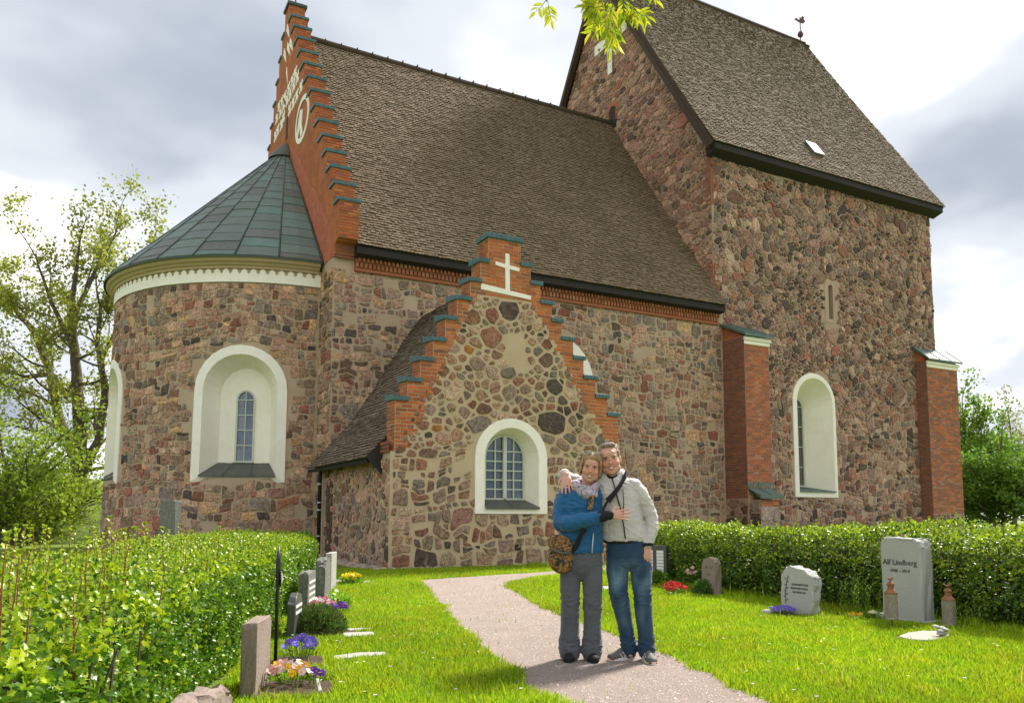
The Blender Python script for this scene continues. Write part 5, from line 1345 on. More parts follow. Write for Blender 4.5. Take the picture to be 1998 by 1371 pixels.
def face_details(t, c, s=1.0, R=None, hair='hair_man', brow=(.10, .07, .045)):
    R = R or Matrix.Identity(3); c = Vector(c)
    def P(o): return c+R @ (Vector(o)*s)
    for sx in (-1, 1):
        mb = MB(); ico(mb, P((sx*.0315, -.0765, .004)), (.0125*s, .008*s, .0065*s), R, 2); eye = local(mb, 'eye', 'eye_white', t)
        mb = MB(); ico(mb, P((sx*.0315, -.0825, .0035)), (.0055*s, .004*s, .0055*s), R, 2); o = mb.build('iris', 'eye_dark', None, smooth=True); o.parent = eye
        mb = MB(); mb.tube([P((sx*.014, -.089, .022)), P((sx*.032, -.089, .028)), P((sx*.052, -.076, .022))], [.0035*s, .0045*s, .0025*s], 6); local(mb, 'eyebrow', hair, t)
        mb = MB(); mb.tube([P((sx*.018, -.0835, .008)), P((sx*.0315, -.086, .0125)), P((sx*.046, -.079, .006))], [.0018*s, .0026*s, .0016*s], 5); local(mb, 'eyelid', 'lash', t)
    mb = MB(); n = 9; V = []
    for k in range(n):
        a = -1+2*k/(n-1); V.append(P((a*.027, -.0955+.019*a*a, -.061+.009*a*a)))
    for k in range(n):
        a = -1+2*k/(n-1); V.append(P((a*.027, -.0935+.019*a*a, -.061-.012*(1-a*a)+.009*a*a)))
    mb.add(V, [(k, k+1, n+k+1, n+k) for k in range(n-1)]); local(mb, 'teeth', 'teeth', t)
    for up in (1, 0):
        mb = MB(); pts = []
        for k in range(7):
            a = -1+2*k/6; pts.append(P((a*.031, -.0945+.020*a*a, (-.0585 if up else -.074*(1-a*a)-.060*a*a)+.0105*a*a)))
        mb.tube(pts, [.0015*s]+[.0035*s]*5+[.0015*s], 6); local(mb, 'lip', 'lip', t)
M['lip'] = mat('lip', (.40, .14, .12), .45); M['lash'] = mat('lash', (.03, .02, .015), .6)
def hand(mb, wrist, d, palm_n, s=1.0, curl=.25, thumb=1, spread=.10):
    """wrist point, direction of the fingers, palm normal (where the palm looks)"""
    w = Vector(wrist); d = Vector(d).normalized(); pn = Vector(palm_n); pn = (pn-d*pn.dot(d)).normalized(); sd = d.cross(pn)*thumb
    R = Matrix((sd, d, pn)).transposed()
    ico(mb, w+d*.048*s, (.040*s, .052*s, .016*s), R, 3); ico(mb, w+d*.0*s, (.027*s, .03*s, .021*s), R, 2)
    for i, (off, ln) in enumerate(((.034, .072), (.0115, .080), (-.0115, .074), (-.033, .058))):
        b = w+d*.088*s+sd*off*s; dd = (d+sd*off*spread*38).normalized(); p = [b-d*.02*s, b]; cur = dd
        for j, f in enumerate((.45, .32, .23)):
            ax = sd; cur = (Matrix.Rotation(-curl*(.6+.4*j), 3, ax) @ cur if True else cur)
            if (cur.dot(pn) < 0) and curl > 0: pass
            p.append(p[-1]+cur*ln*s*f)
        chain(mb, p, [.0092*s, .0090*s, .0084*s, .0078*s, .0066*s])
    tb = w+d*.022*s+sd*.030*s; td = (d*.65+sd*.75+pn*.25).normalized(); td2 = (d*.95+sd*.25+pn*.2).normalized()
    chain(mb, [w+d*.015*s+sd*.012*s, tb, tb+td*.034*s, tb+td*.034*s+td2*.030*s], [.014*s, .0125*s, .0105*s, .0085*s])
def fold_disp(amp, seed, sc=(14, 14, 30)):
    def f(co): return amp*(vnoise((co.x*sc[0], co.y*sc[1], co.z*sc[2]+seed))+.5*vnoise((co.x*sc[0]*2.2, co.y*sc[1]*2.2, co.z*sc[2]*1.7+seed)))
    return f
def ridge(x, y, z): return (1-min(1, abs(vnoise((x, y, z)))*2.2))**2
def leg_folds(zk, za, seed, amp=.0045):
    base = fold_disp(amp, seed, (9, 9, 6))
    def f(co):
        m = math.exp(-((co.z-zk)/.09)**2)+1.1*math.exp(-((co.z-za)/.08)**2)+.5*math.exp(-((co.z-.80)/.07)**2)+.12
        w = ridge(co.x*9+co.z*5, co.y*9, co.z*26+seed)+.6*ridge(co.x*16-co.z*9, co.y*16, co.z*38+seed+5)
        return base(co)+m*.0085*(w-.45)
    return f
def sleeve_folds(seed, amp=.005):
    base = fold_disp(amp, seed, (7, 7, 7))
    def f(co):
        w = ridge(co.x*13+co.z*9, co.y*10, co.z*17+seed)+.5*ridge(co.x*22-co.z*14, co.y*18, co.z*26+seed+3)
        return base(co)+.0125*(w-.4)*(.30+.9*abs(vnoise((co.x*4, co.y*4, co.z*4+seed))))
    return f
PZ = -radians(34)
def person_frame(px): g = gnd(px, 1288); return (g.x, g.y, 0)

def shoe(t, heel, toe, w=.046, h=.10, sole='white_rubber', up='shoe_grey', accent=None):
    heel, toe = Vector(heel), Vector(toe); d = (toe-heel); L = d.length; d.normalize(); sd = Vector((-d.y, d.x, 0)); mb = MB()
    sec = [(0, .75, .045), (.08, .95, .085), (.25, .92, h), (.45, .95, h*.86), (.62, 1.05, .066), (.80, 1.06, .052), (.93, .82, .042), (1.0, .45, .030)]
    for f, ww, hh in sec: pass
    R = Matrix((sd, d, Vector((0, 0, 1)))).transposed()
    ico(mb, heel+d*L*.16+Vector((0, 0, .045)), (w*.85, .055, .045), R, 3); ico(mb, heel+d*L*.5+Vector((0, 0, .045)), (w*.92, .09, .042), R, 3); ico(mb, heel+d*L*.76+Vector((0, 0, .035)), (w*1.02, .068, .034), R, 3)
    ico(mb, heel+d*L*.22+Vector((0, 0, .075)), (w*.72, .05, .05), R, 3); ico(mb, heel+d*L*.42+Vector((0, 0, .06)), (w*.68, .07, .045), R, 3)
    o = remesh(mb, 'shoe', up, t, .006, 3)
    mb = MB(); P = []
    for k in range(24):
        a = 2*pi*k/24; yy = cos(a); xx = sin(a)*(.92 if yy < 0 else 1.05)*w*1.02; P.append(heel+d*(L*.5+yy*L*.53)+sd*xx)
    V = [p+Vector((0, 0, .004)) for p in P]+[p*1+Vector((0, 0, .028)) for p in P]; n = 24
    mb.add(V, [tuple(range(n))[::-1], tuple(range(n, 2*n))]+[(i, (i+1)%n, n+(i+1)%n, n+i) for i in range(n)])
    s_ = mb.build('sole', sole, None, smooth=False); s_.parent = o
    for k in range(4):
        c = heel+d*L*(.40+.075*k)+Vector((0, 0, .098-.013*k)); mb = MB(); mb.tube([c-sd*w*.42-Vector((0, 0, .012)), c+Vector((0, 0, .006)), c+sd*w*.42-Vector((0, 0, .012))], .0035, 5); l_ = mb.build('lace', 'white_rubber' if accent else 'black_cloth', None); l_.parent = o
    if accent:
        for sg in (-1, 1):
            for a, b in (((.40, .03), (.56, .075)), ((.50, .03), (.40, .08)), ((.56, .03), (.66, .06))):
                mb = MB(); mb.tube([heel+d*L*a[0]+sd*sg*w*1.0+Vector((0, 0, a[1])), heel+d*L*b[0]+sd*sg*w*.80+Vector((0, 0, b[1]))], .0042, 5); l_ = mb.build('stripe', 'white_rubber', None); l_.parent = o
        mb = MB(); ico(mb, toe-d*.03+Vector((0, 0, .020)), (w*.85, .035, .015), R, 2); l_ = mb.build('toe_cap', 'red_rubber', None, smooth=True); l_.parent = o
    return o

# ---- man
man = thing('person', 'person in a light grey jacket and blue jeans, one arm round the other', 'person', person_frame(1232), PZ)
hcM = Vector((-.160, -.035, 1.632)); RM = Matrix.Rotation(radians(-8), 3, 'Y') @ Matrix.Rotation(radians(4), 3, 'X')
WR = Vector((.133, -.075, .925)); HL = Vector((-.515, -.085, 1.475))
mb = MB(); head_shape(mb, hcM, 1.06, RM)
chain(mb, [(-.135, .02, 1.40), (-.140, .005, 1.48), (-.150, -.010, 1.555)], [.075, .064, .062])
ring_loft(mb, [((-.02, .0, .85), .14, .10), ((-.05, 0, 1.1), .13, .09), ((-.10, 0, 1.35), .15, .09), ((-.12, .01, 1.46), .08, .06)])
chain(mb, [(.02, .0, 1.395), (.075, .006, 1.36), (.130, .018, 1.27), (.176, .020, 1.15), (.150, -.058, .98), WR], [.05, .045, .040, .036, .032, .026])
chain(mb, [(-.25, .03, 1.42), (-.40, .145, 1.435), (-.50, .15, 1.475), (-.545, .08, 1.51), (-.54, .025, 1.515), HL+Vector((-.01, .045, .035))], [.045, .042, .036, .030, .028, .026])
hand(mb, WR-Vector((0, 0, .0)), (-.10, -.10, -1), (-.35, .93, .0), 1.08, .50, -1)
hand(mb, HL+Vector((-.008, .035, .03)), (.10, -.55, -.85), (0, .9, -.5), 1.08, .10, -1, .12)
for hip, kn, an in (((-.095, 0, .92), (-.085, -.03, .52), (-.01, .02, .10)), ((.075, .0, .92), (.085, -.045, .52), (.125, -.02, .10))):
    chain(mb, [hip, kn, an, Vector(an)+Vector((0, -.03, -.045))], [.075, .052, .038, .03])
remesh(mb, 'body', 'skin', man, .0040, 2, None, skin_col(tuple(hcM), None))
face_details(man, hcM, 1.06, RM)
# hair: short, swept up
mb = MB()
for (o, r) in (((0, .040, .075), (.082, .092, .066)), ((0, -.022, .114), (.056, .045, .022)), ((0, .085, .03), (.072, .045, .075)), ((.066, .015, .040), (.018, .05, .045)), ((-.066, .015, .040), (.018, .05, .045)), ((.02, -.045, .114), (.035, .022, .016))):
    ico(mb, hcM+RM @ (Vector(o)*1.06), tuple(x*1.06 for x in r), RM, 3)
remesh(mb, 'hair', 'hair_man', man, .006, 2, fold_disp(.003, 3, (70, 70, 50)))
# jacket
mb = MB()
ring_loft(mb, [((-.04, .0, .965), .185, .142), ((-.042, .0, 1.0), .195, .150), ((-.058, .0, 1.10), .176, .143), ((-.082, -.005, 1.22), .168, .138), ((-.100, -.005, 1.33), .174, .132), ((-.112, .005, 1.42), .172, .112), ((-.122, .01, 1.475), .118, .085), ((-.125, .012, 1.50), .09, .075)], 28)
chain(mb, [(-.10, .0, 1.40), (.030, .0, 1.405), (.078, .005, 1.36), (.130, .018, 1.27), (.176, .020, 1.15), (.180, -.015, 1.07), (.150, -.060, .975), (.136, -.070, .945)], [.088, .076, .069, .061, .056, .054, .047, .044])
chain(mb, [(-.15, .0, 1.41), (-.27, .03, 1.42), (-.40, .145, 1.435), (-.50, .15, 1.475), (-.545, .08, 1.51), (-.54, .025, 1.515)], [.095, .088, .074, .062, .052, .046])
chain(mb, [(-.205, -.04, 1.47), (-.215, -.01, 1.53)], [.035, .022]); chain(mb, [(-.205, .045, 1.50), (-.13, .095, 1.53), (-.06, .045, 1.53), (-.055, -.02, 1.50)], [.028, .028, .028, .028])
jk = remesh(mb, 'jacket', 'jacket_grey', man, .0068, 2, sleeve_folds(11))
def front_line(zs, xs, t, name, m, r, yoff):
    mb_ = MB(); mb_.tube([(x, y, z) for x, y, z in zip(xs, yoff, zs)], r, 6); return local(mb_, name, m, t)
mb = MB(); mb.tube([(-.145, -.085, 1.475), (-.130, -.128, 1.42), (-.105, -.150, 1.32), (-.075, -.158, 1.20), (-.055, -.163, 1.08), (-.045, -.162, .985)], .0055, 6); z_ = mb.build('zip', 'black_cloth', None, smooth=True); z_.parent = jk
mb = MB(); mb.lathe([(.082, -.02), (.084, .045), (.078, .052), (.074, .044), (.074, -.02)], (-.142, .022, 1.495), 22, radians(-62), radians(242)); o = mb.build('collar', 'jacket_grey', None, smooth=True); o.parent = jk
mb = MB(); ring_loft(mb, [((-.036, 0, .945), .176, .134), ((-.038, 0, .968), .187, .144), ((-.038, 0, .975), .17, .13)], 28); o = mb.build('hem', 'black_cloth', None, smooth=True); o.parent = jk
mb = MB(); mb.lathe([(.045, -.012), (.053, -.010), (.053, .012), (.045, .014)], (.135, -.071, .938), 16); o = mb.build('cuff', 'black_cloth', None, smooth=True); o.parent = jk
mb = MB(); chain(mb, [(-.195, -.01, 1.515), (-.178, -.05, 1.488), (-.146, -.070, 1.470), (-.112, -.052, 1.488), (-.090, -.01, 1.515)], [.014, .017, .018, .017, .014]); remesh(mb, 'undershirt', 'black_cloth', man, .008, 2)
# jeans
mb = MB()
ring_loft(mb, [((-.012, .0, .72), .09, .06), ((-.012, .0, .78), .165, .118), ((-.012, .0, .86), .188, .138), ((-.012, 0, .95), .182, .132), ((-.012, 0, 1.0), .170, .12)], 26)
chain(mb, [(-.100, .0, .86), (-.108, -.012, .70), (-.098, -.030, .53), (-.065, -.010, .38), (-.035, .015, .22), (-.018, .02, .085)], [.098, .090, .074, .069, .062, .069])
chain(mb, [(.078, .0, .86), (.088, -.015, .70), (.092, -.045, .53), (.100, -.035, .38), (.115, -.020, .22), (.122, -.022, .08)], [.098, .090, .075, .070, .063, .070])
def denim_col(co, n):
    k = max(0, -n.y)**1.5*(math.exp(-((co.z-.66)/.13)**2)+.5*math.exp(-((co.z-.36)/.12)**2))*(.55+.9*vnoise((co.x*14, co.y*14, co.z*8)))
    k = max(0, min(1, k)); a, b = (.013, .042, .085), (.115, .20, .28); return tuple(p+(q-p)*k for p, q in zip(a, b))
remesh(mb, 'jeans', 'denim', man, .0075, 2, leg_folds(.53, .14, 31), denim_col)
shoe(man, (.025, .075, 0), (-.185, -.055, 0), accent=True); shoe(man, (.105, .06, 0), (.165, -.21, 0), accent=True)

# ---- woman
woman = thing('person', 'person in a blue jacket and grey trousers with a pale scarf', 'person', person_frame(1135), PZ)
wg = WM[woman.name]
hcW = Vector((.085, -.055, 1.560)); RW = Matrix.Rotation(radians(9), 3, 'Y') @ Matrix.Rotation(radians(6), 3, 'X')
WH = Vector((.235, -.215, 1.175))
mb = MB(); head_shape(mb, hcW, .98, RW, False)
chain(mb, [(.03, .02, 1.32), (.05, -.005, 1.42), (.07, -.02, 1.48)], [.06, .05, .05])
ring_loft(mb, [((.0, .0, .82), .14, .10), ((.0, 0, 1.05), .12, .085), ((.0, 0, 1.28), .13, .085), ((.015, .01, 1.38), .07, .05)])
chain(mb, [(-.112, .0, 1.325), (-.145, -.01, 1.27), (-.168, -.035, 1.17), (-.155, -.08, 1.108), (-.09, -.150, 1.105), (.03, -.195, 1.135), WH], [.042, .040, .036, .034, .032, .028, .023])
chain(mb, [(.15, .02, 1.34), (.20, .10, 1.12), (.30, .17, 1.05)], [.042, .035, .028])
hand(mb, WH, (1, -.06, .02), (0, .95, -.1), .95, .12, 1, .14)
for hip, kn, an in (((-.08, 0, .86), (-.085, -.015, .48), (-.095, .0, .09)), ((.08, .0, .86), (.09, -.02, .48), (.085, -.005, .09))):
    chain(mb, [hip, kn, an, Vector(an)+Vector((0, -.03, -.04))], [.07, .048, .034, .028])
remesh(mb, 'body', 'skin', woman, .0040, 2, None, skin_col(tuple(hcW), None))
face_details(woman, hcW, .98, RW, 'hair_woman')
mb = MB()
for (o, r) in (((0, .034, .058), (.086, .095, .076)), ((0, .078, -.01), (.072, .046, .080)), ((.080, .010, -.005), (.014, .050, .070)), ((-.082, .010, -.010), (.014, .048, .078)), ((0, .002, .080), (.078, .076, .054)), ((.012, -.040, .084), (.060, .040, .036)), ((-.078, -.030, .042), (.012, .026, .040)), ((.076, -.030, .042), (.012, .026, .040))):
    ico(mb, hcW+RW @ (Vector(o)*.98), tuple(x*.98 for x in r), RW, 3)
remesh(mb, 'hair', 'hair_woman', woman, .006, 2, fold_disp(.003, 8, (70, 70, 20)))
for sx in (-1, 1):
    mb = MB(); ico(mb, hcW+RW @ Vector((sx*.034, -.046, .126)), (.028, .020, .007), RW @ Matrix.Rotation(radians(-38), 3, 'X'), 3); local(mb, 'sunglass_lens', 'glasses', woman)
mb = MB(); mb.tube([hcW+RW @ Vector(p) for p in ((-.085, .03, .045), (-.076, -.010, .098), (-.034, -.060, .120), (.034, -.060, .120), (.076, -.010, .098), (.085, .03, .045))], .004, 6); local(mb, 'sunglass_frame', 'zip', woman)
mb = MB()
ring_loft(mb, [((.0, .0, .865), .178, .132), ((.0, .0, .90), .188, .140), ((-.002, .0, 1.0), .180, .138), ((-.002, -.005, 1.12), .172, .135), ((.0, -.005, 1.24), .178, .132), ((.008, .0, 1.33), .165, .112), ((.02, .008, 1.39), .115, .085), ((.03, .012, 1.415), .085, .07)], 28)
chain(mb, [(.0, .0, 1.31), (-.112, .0, 1.325), (-.145, -.01, 1.27), (-.168, -.035, 1.17), (-.160, -.075, 1.105), (-.09, -.150, 1.105), (.03, -.195, 1.135), (.155, -.205, 1.160)], [.09, .082, .080, .074, .072, .066, .056, .048])
chain(mb, [(.0, .0, 1.31), (.14, .02, 1.325), (.185, .07, 1.18), (.27, .15, 1.08)], [.09, .08, .07, .055])
jk = remesh(mb, 'jacket', 'jacket_blue', woman, .0068, 2, sleeve_folds(51))
mb = MB(); mb.tube([(.100, -.121, 1.03), (.098, -.130, .98), (.092, -.135, .92), (.090, -.130, .868)], .0055, 6); o = mb.build('zip', 'zip', None, smooth=True); o.parent = jk
mb = MB(); chain(mb, [(.150, -.206, 1.160), (.19, -.212, 1.168), (.232, -.214, 1.174)], [.047, .044, .038]); o = remesh(mb, 'cuff', 'black_cloth', jk, .007, 2, fold_disp(.003, 5, (30, 30, 30)))
mb = MB(); chain(mb, [(-.10, .035, 1.40), (-.05, .09, 1.43), (.05, .10, 1.44), (.13, .05, 1.42)], [.028, .034, .034, .03]); o = remesh(mb, 'collar', 'black_cloth', jk, .008, 2)
mb = MB(); chain(mb, [(-.055, -.02, 1.425), (-.02, -.075, 1.395), (.04, -.105, 1.375), (.10, -.095, 1.38), (.135, -.03, 1.42), (.10, .05, 1.45), (.0, .06, 1.45), (-.055, -.02, 1.425)], [.036, .040, .042, .040, .036, .034, .034, .036]); chain(mb, [(.0, -.09, 1.36), (.05, -.115, 1.335), (.11, -.105, 1.345)], [.035, .04, .035])
remesh(mb, 'scarf', 'scarf_cloth', woman, .008, 2, fold_disp(.009, 9, (22, 22, 30)))
mb = MB()
ring_loft(mb, [((.0, .0, .65), .08, .055), ((.0, .0, .71), .150, .108), ((.0, .0, .78), .176, .130), ((.0, 0, .87), .168, .125), ((.0, 0, .93), .150, .11)], 26)
chain(mb, [(-.085, .0, .78), (-.09, -.008, .62), (-.088, -.022, .47), (-.092, -.008, .30), (-.096, .0, .17), (-.098, .0, .065)], [.092, .084, .076, .076, .082, .089])
chain(mb, [(.085, .0, .78), (.09, -.01, .62), (.090, -.028, .47), (.088, -.012, .30), (.086, -.004, .17), (.084, -.004, .06)], [.092, .084, .074, .074, .078, .083])
remesh(mb, 'trousers', 'trouser_grey', woman, .0085, 2, leg_folds(.46, .13, 77))
shoe(woman, (-.095, .10, 0), (-.105, -.155, 0), sole='black_cloth', up='black_cloth'); shoe(woman, (.075, .10, 0), (.105, -.15, 0), sole='black_cloth', up='black_cloth')

def strands(t, c, R, s, m, n, longh, seed):
    r_ = np.random.default_rng(seed); P, D, Nn, S = [], [], [], []; c = Vector(c)
    while len(P) < n:
        v = Vector(r_.normal(0, 1, 3)).normalized()
        if v.z < (-.75 if longh else -.35) or (v.y < -.22 and v.z < .66): continue
        p = Vector((v.x*.089, .030+v.y*.100, .040+v.z*.094)) if longh else Vector((v.x*.081, .034+v.y*.094, .050+v.z*.093))
        if longh and v.z < 0: p.z -= .03*abs(v.z)
        dn = (Vector((v.x*.5, .35, -1)) if v.z < .45 else Vector((v.x*1.6+.2, .5, -.35))) if longh else Vector((.25, -.6 if v.y < .2 else .5, -.25))
        d = dn-v*dn.dot(v)*(1.0 if longh else .92)+Vector(r_.normal(0, .10, 3)); P.append(c+R @ (p*s)); D.append(R @ d.normalized()); Nn.append(R @ v); S.append(r_.uniform(.028, .045) if longh else r_.uniform(.018, .034))
    V, F, k = leaf_arrays(np.array(P), np.array(D), np.array(Nn), np.array(S), np.full(n, .09 if longh else .10), 'lance')
    me = bpy.data.meshes.new('strands'); me.from_pydata([tuple(q) for q in V], [], [tuple(f) for f in F]); me.materials.append(M[m]); o = bpy.data.objects.new('hair_strands', me); COL.objects.link(o); o.parent = t; o['kind'] = 'stuff'
strands(man, hcM, RM, 1.06, 'hair_man', 1500, False, 3); strands(woman, hcW, RW, .98, 'hair_woman', 2600, True, 4)

# ---- bag and straps (worn, so things of their own)
bag = thing('shoulder_bag', 'dark floral patterned shoulder bag hanging at the hip beside the blue jacket', 'bag', tuple(wg @ Vector((-.175, -.10, .70))), PZ)
def bx(v): return Vector(v)-Vector((-.175, -.10, .70))
mb = MB(); ico(mb, bx((-.160, -.105, .815)), (.105, .065, .105), None, 3); ico(mb, bx((-.150, -.105, .775)), (.082, .055, .075), None, 3); ico(mb, bx((-.170, -.105, .88)), (.095, .060, .075), None, 3)
remesh(mb, 'bag_body', 'bag_cloth', bag, .008, 3, fold_disp(.006, 2, (14, 14, 14)))
mb = MB(); ico(mb, bx((-.165, -.125, .955)), (.108, .062, .060), Matrix.Rotation(radians(14), 3, 'Y'), 3); ico(mb, bx((-.165, -.135, .915)), (.105, .055, .05), Matrix.Rotation(radians(14), 3, 'Y'), 3)
remesh(mb, 'flap', 'bag_cloth', bag, .008, 3, fold_disp(.004, 6, (14, 14, 14)))
mb = MB(); mb.tube([bx((-.25, -.165, .905)), bx((-.165, -.195, .875)), bx((-.075, -.165, .868))], .010, 6); local(mb, 'trim', M['sill'] and 'sill', bag)
def ribbon(pts, w, th, wdir):
    mb = MB(); P = [Vector(p) for p in pts]; n = len(P); V = []
    for i, p in enumerate(P):
        t = (P[min(i+1, n-1)]-P[max(i-1, 0)]).normalized(); wd = Vector(wdir[i] if isinstance(wdir, list) else wdir); wd = (wd-t*wd.dot(t)).normalized(); nn = t.cross(wd)
        V += [p-wd*w-nn*th, p+wd*w-nn*th, p+wd*w+nn*th, p-wd*w+nn*th]
    F = []
    for i in range(n-1):
        for k in range(4): F.append((i*4+k, i*4+(k+1)%4, i*4+4+(k+1)%4, i*4+4+k))
    F += [(0, 1, 2, 3), (4*n-4, 4*n-3, 4*n-2, 4*n-1)]; mb.add(V, F); return mb
local(ribbon([bx(p) for p in ((-.06, -.13, .87), (-.035, -.152, .93), (.0, -.175, 1.01), (.035, -.19, 1.065))], .019, .004, (1, 0, .6)), 'strap', 'black_cloth', bag, False)
local(ribbon([bx(p) for p in ((.075, -.165, 1.215), (.085, -.150, 1.28), (.09, -.135, 1.34))], .021, .004, (1, 0, .2)), 'strap', 'bag_cloth', bag, False)
sling = thing('camera_strap', 'wide black padded strap slung across the light grey jacket', 'strap', tuple(WM[man.name] @ Vector((-.1, -.15, 1.3))), PZ)
def sx_(v): return Vector(v)-Vector((-.1, -.15, 1.3))
local(ribbon([sx_(p) for p in ((-.035, -.02, 1.525), (-.045, -.095, 1.475), (-.085, -.142, 1.41), (-.135, -.163, 1.345), (-.185, -.165, 1.285))], .024, .006, (1, 0, 1)), 'shoulder_pad', 'black_cloth', sling, False)
local(ribbon([sx_(p) for p in ((-.185, -.166, 1.285), (-.215, -.166, 1.23), (-.235, -.160, 1.17))], .010, .004, (1, 0, .5)), 'webbing', 'black_cloth', sling, False)
mb = MB(); mb.tube([sx_((-.06, -.158, 1.385)), sx_((-.055, -.172, 1.28)), sx_((-.06, -.172, 1.18))], .004, 5); local(mb, 'cord', 'black_cloth', sling)

bpy.data.scenes.remove(TMP)
# ------------------------------------------------------------------ gravestones
M['granite'] = mat('granite', (.36, .355, .34), .8, noise=(3, .5, (.28, .27, .25)), noise2=(120, .6, (.50, .49, .47)), bump=(60, .5, .01))
M['granite_pink'] = mat('granite_pink', (.25, .185, .155), .85, noise=(5, .6, (.17, .13, .105)), noise2=(60, .5, (.34, .28, .24)), bump=(45, .6, .015))
M['granite_dark'] = mat('granite_dark', (.055, .055, .056), .35, noise=(80, .4, (.12, .12, .12)), spec=.5)
M['granite_light'] = mat('granite_light', (.34, .325, .295), .85, noise=(6, .6, (.24, .23, .20)), noise2=(80, .4, (.44, .42, .39)), bump=(40, .5, .01))
M['lichen_stone'] = mat('lichen_stone', (.20, .20, .18), .95, noise=(14, .8, (.30, .30, .27)), noise2=(45, .6, (.05, .05, .045)), bump=(30, 1, .03))
M['engrave'] = mat('engrave', (.10, .095, .09), .9); M['white_paint'] = mat('white_paint', (.72, .72, .70), .7); M['gold_letter'] = mat('gold_letter', (.45, .38, .2), .5)
M['rust'] = mat('rust', (.20, .085, .04), .85, noise=(30, .6, (.33, .17, .09))); M['lantern_iron'] = mat('lantern_iron', (.40, .35, .27), .8, noise=(20, .6, (.16, .10, .06)))
M['flower_stone'] = mat('flower_stone', (.38, .355, .30), .9, noise=(9, .6, (.27, .25, .20)), bump=(25, .6, .02))
def text_mesh(body, size, m, parent, loc, rotm, extrude=.003, align='CENTER'):
    cu = bpy.data.curves.new('inscription', 'FONT'); cu.body = body; cu.size = size; cu.extrude = extrude; cu.align_x = align; cu.resolution_u = 2
    o = bpy.data.objects.new('inscription', cu); sc = bpy.data.scenes.new('t'); sc.collection.objects.link(o); sc.view_layers[0].update()
    me = bpy.data.meshes.new_from_object(o.evaluated_get(sc.view_layers[0].depsgraph)); bpy.data.objects.remove(o); bpy.data.scenes.remove(sc)
    me.materials.clear(); me.materials.append(M[m]); ob_ = bpy.data.objects.new('inscription', me); COL.objects.link(ob_); ob_.parent = parent
    ob_.matrix_local = Matrix.Translation(loc) @ rotm
    return ob_
FACE = Matrix.Rotation(pi/2, 4, 'X')          # text in the xz plane, readable from -y
def stone_slab(name, label, cat, loc, rz, outline, th, m, rough=.006, bev=.012, tilt=0, base=None, group=None):
    """outline in local x,z; the inscribed face looks towards local -y"""
    t = thing(name, label, cat, loc, rz, group); mb = MB(); n = len(outline)
    bm = bmesh.new(); vs_ = [bm.verts.new((x, -th/2, z)) for x, z in outline]; f = bm.faces.new(vs_)
    r = bmesh.ops.extrude_face_region(bm, geom=[f]); bmesh.ops.translate(bm, vec=(0, th, 0), verts=[v for v in r['geom'] if isinstance(v, bmesh.types.BMVert)])
    bmesh.ops.recalc_face_normals(bm, faces=bm.faces)
    bmesh.ops.bevel(bm, geom=[e for e in bm.edges], offset=bev, segments=2, affect='EDGES', profile=.6)
    bmesh.ops.triangulate(bm, faces=bm.faces); bmesh.ops.subdivide_edges(bm, edges=[e for e in bm.edges if e.calc_length() > .07], cuts=2, use_grid_fill=True)
    for v in bm.verts:
        edge = abs(abs(v.co.y)-th/2) > .002
        k = rough*(2.2 if edge else .35); v.co += Vector((vnoise(v.co*22+Vector((loc[0], 0, 0))), vnoise(v.co*22+Vector((9, loc[1], 0))), vnoise(v.co*22+Vector((0, 5, loc[0]))) if v.co.z > .02 else 0))*k
        if tilt: v.co.y += v.co.z*tilt
    me = bpy.data.meshes.new('slab'); bm.to_mesh(me); bm.free(); me.materials.append(M[m]); o = bpy.data.objects.new('slab', me); COL.objects.link(o); o.parent = t
    if base:
        mb = MB(); w, d, h = base; mb.box(-w/2, w/2, -d/2, d/2, 0, h); b = mb.build('base', m, None, bevel=.01); b.parent = t
    return t, o
def rounded(w, h, r, n=5, skew=0, top=0):
    P = [(-w/2, 0)]
    for k in range(n+1): a = pi-pi/2*k/n; P.append((-w/2+r+r*cos(a), h-r+r*sin(a)+skew))
    for k in range(n+1): a = pi/2-pi/2*k/n; P.append((w/2-r+r*cos(a), h-r+r*sin(a)-skew))
    return P+[(w/2, 0)]
def rz_face(nx, ny): return atan2(nx, -ny)     # rotation so that local -y points along (nx, ny)
# right-hand row, faces towards the path
RF = rz_face(-1, -.02)
g = gnd(1768, 1214); t4, _ = stone_slab('gravestone', 'large pale granite headstone with a carved name, between the two lanterns', 'gravestone', (g.x+.05, g.y, 0), RF, rounded(.50, .93, .085, 4, .004), .21, 'granite', .012, .025, 0, (.62, .3, .05), 'gravestones in front of the trimmed hedge')
text_mesh('Alf Lindberg', .085, 'engrave', t4, (-.01, -.1085, .635), FACE); text_mesh('1946 – 2014', .048, 'engrave', t4, (-.01, -.1085, .555), FACE)
mb = MB(); ico(mb, (-.05, 0, .955), (.014, .03, .016), None, 2); ico(mb, (-.05, -.028, .975), (.010, .012, .011), None, 2); mb.tube([(-.05, .02, .955), (-.05, .06, .965)], [.01, .003], 6); b = mb.build('bird_figure', 'rust', None, smooth=True); b.parent = t4
g = gnd(1562, 1200); P3 = [(-.23, 0), (-.255, .28), (-.25, .47), (-.20, .555), (-.08, .575), (.10, .53), (.225, .455), (.235, .2), (.21, 0)]
t3, _ = stone_slab('gravestone', 'grey granite headstone leaning back with a sloping rough top edge', 'gravestone', (g.x+.03, g.y+.03, 0), RF, P3, .15, 'granite', .012, .018, .10, None, 'gravestones in front of the trimmed hedge')
text_mesh('Karl Johan\nElsa Maria', .05, 'engrave', t3, (.03, -.06, .34), Matrix.Rotation(-.10, 4, 'X') @ FACE) if False else None
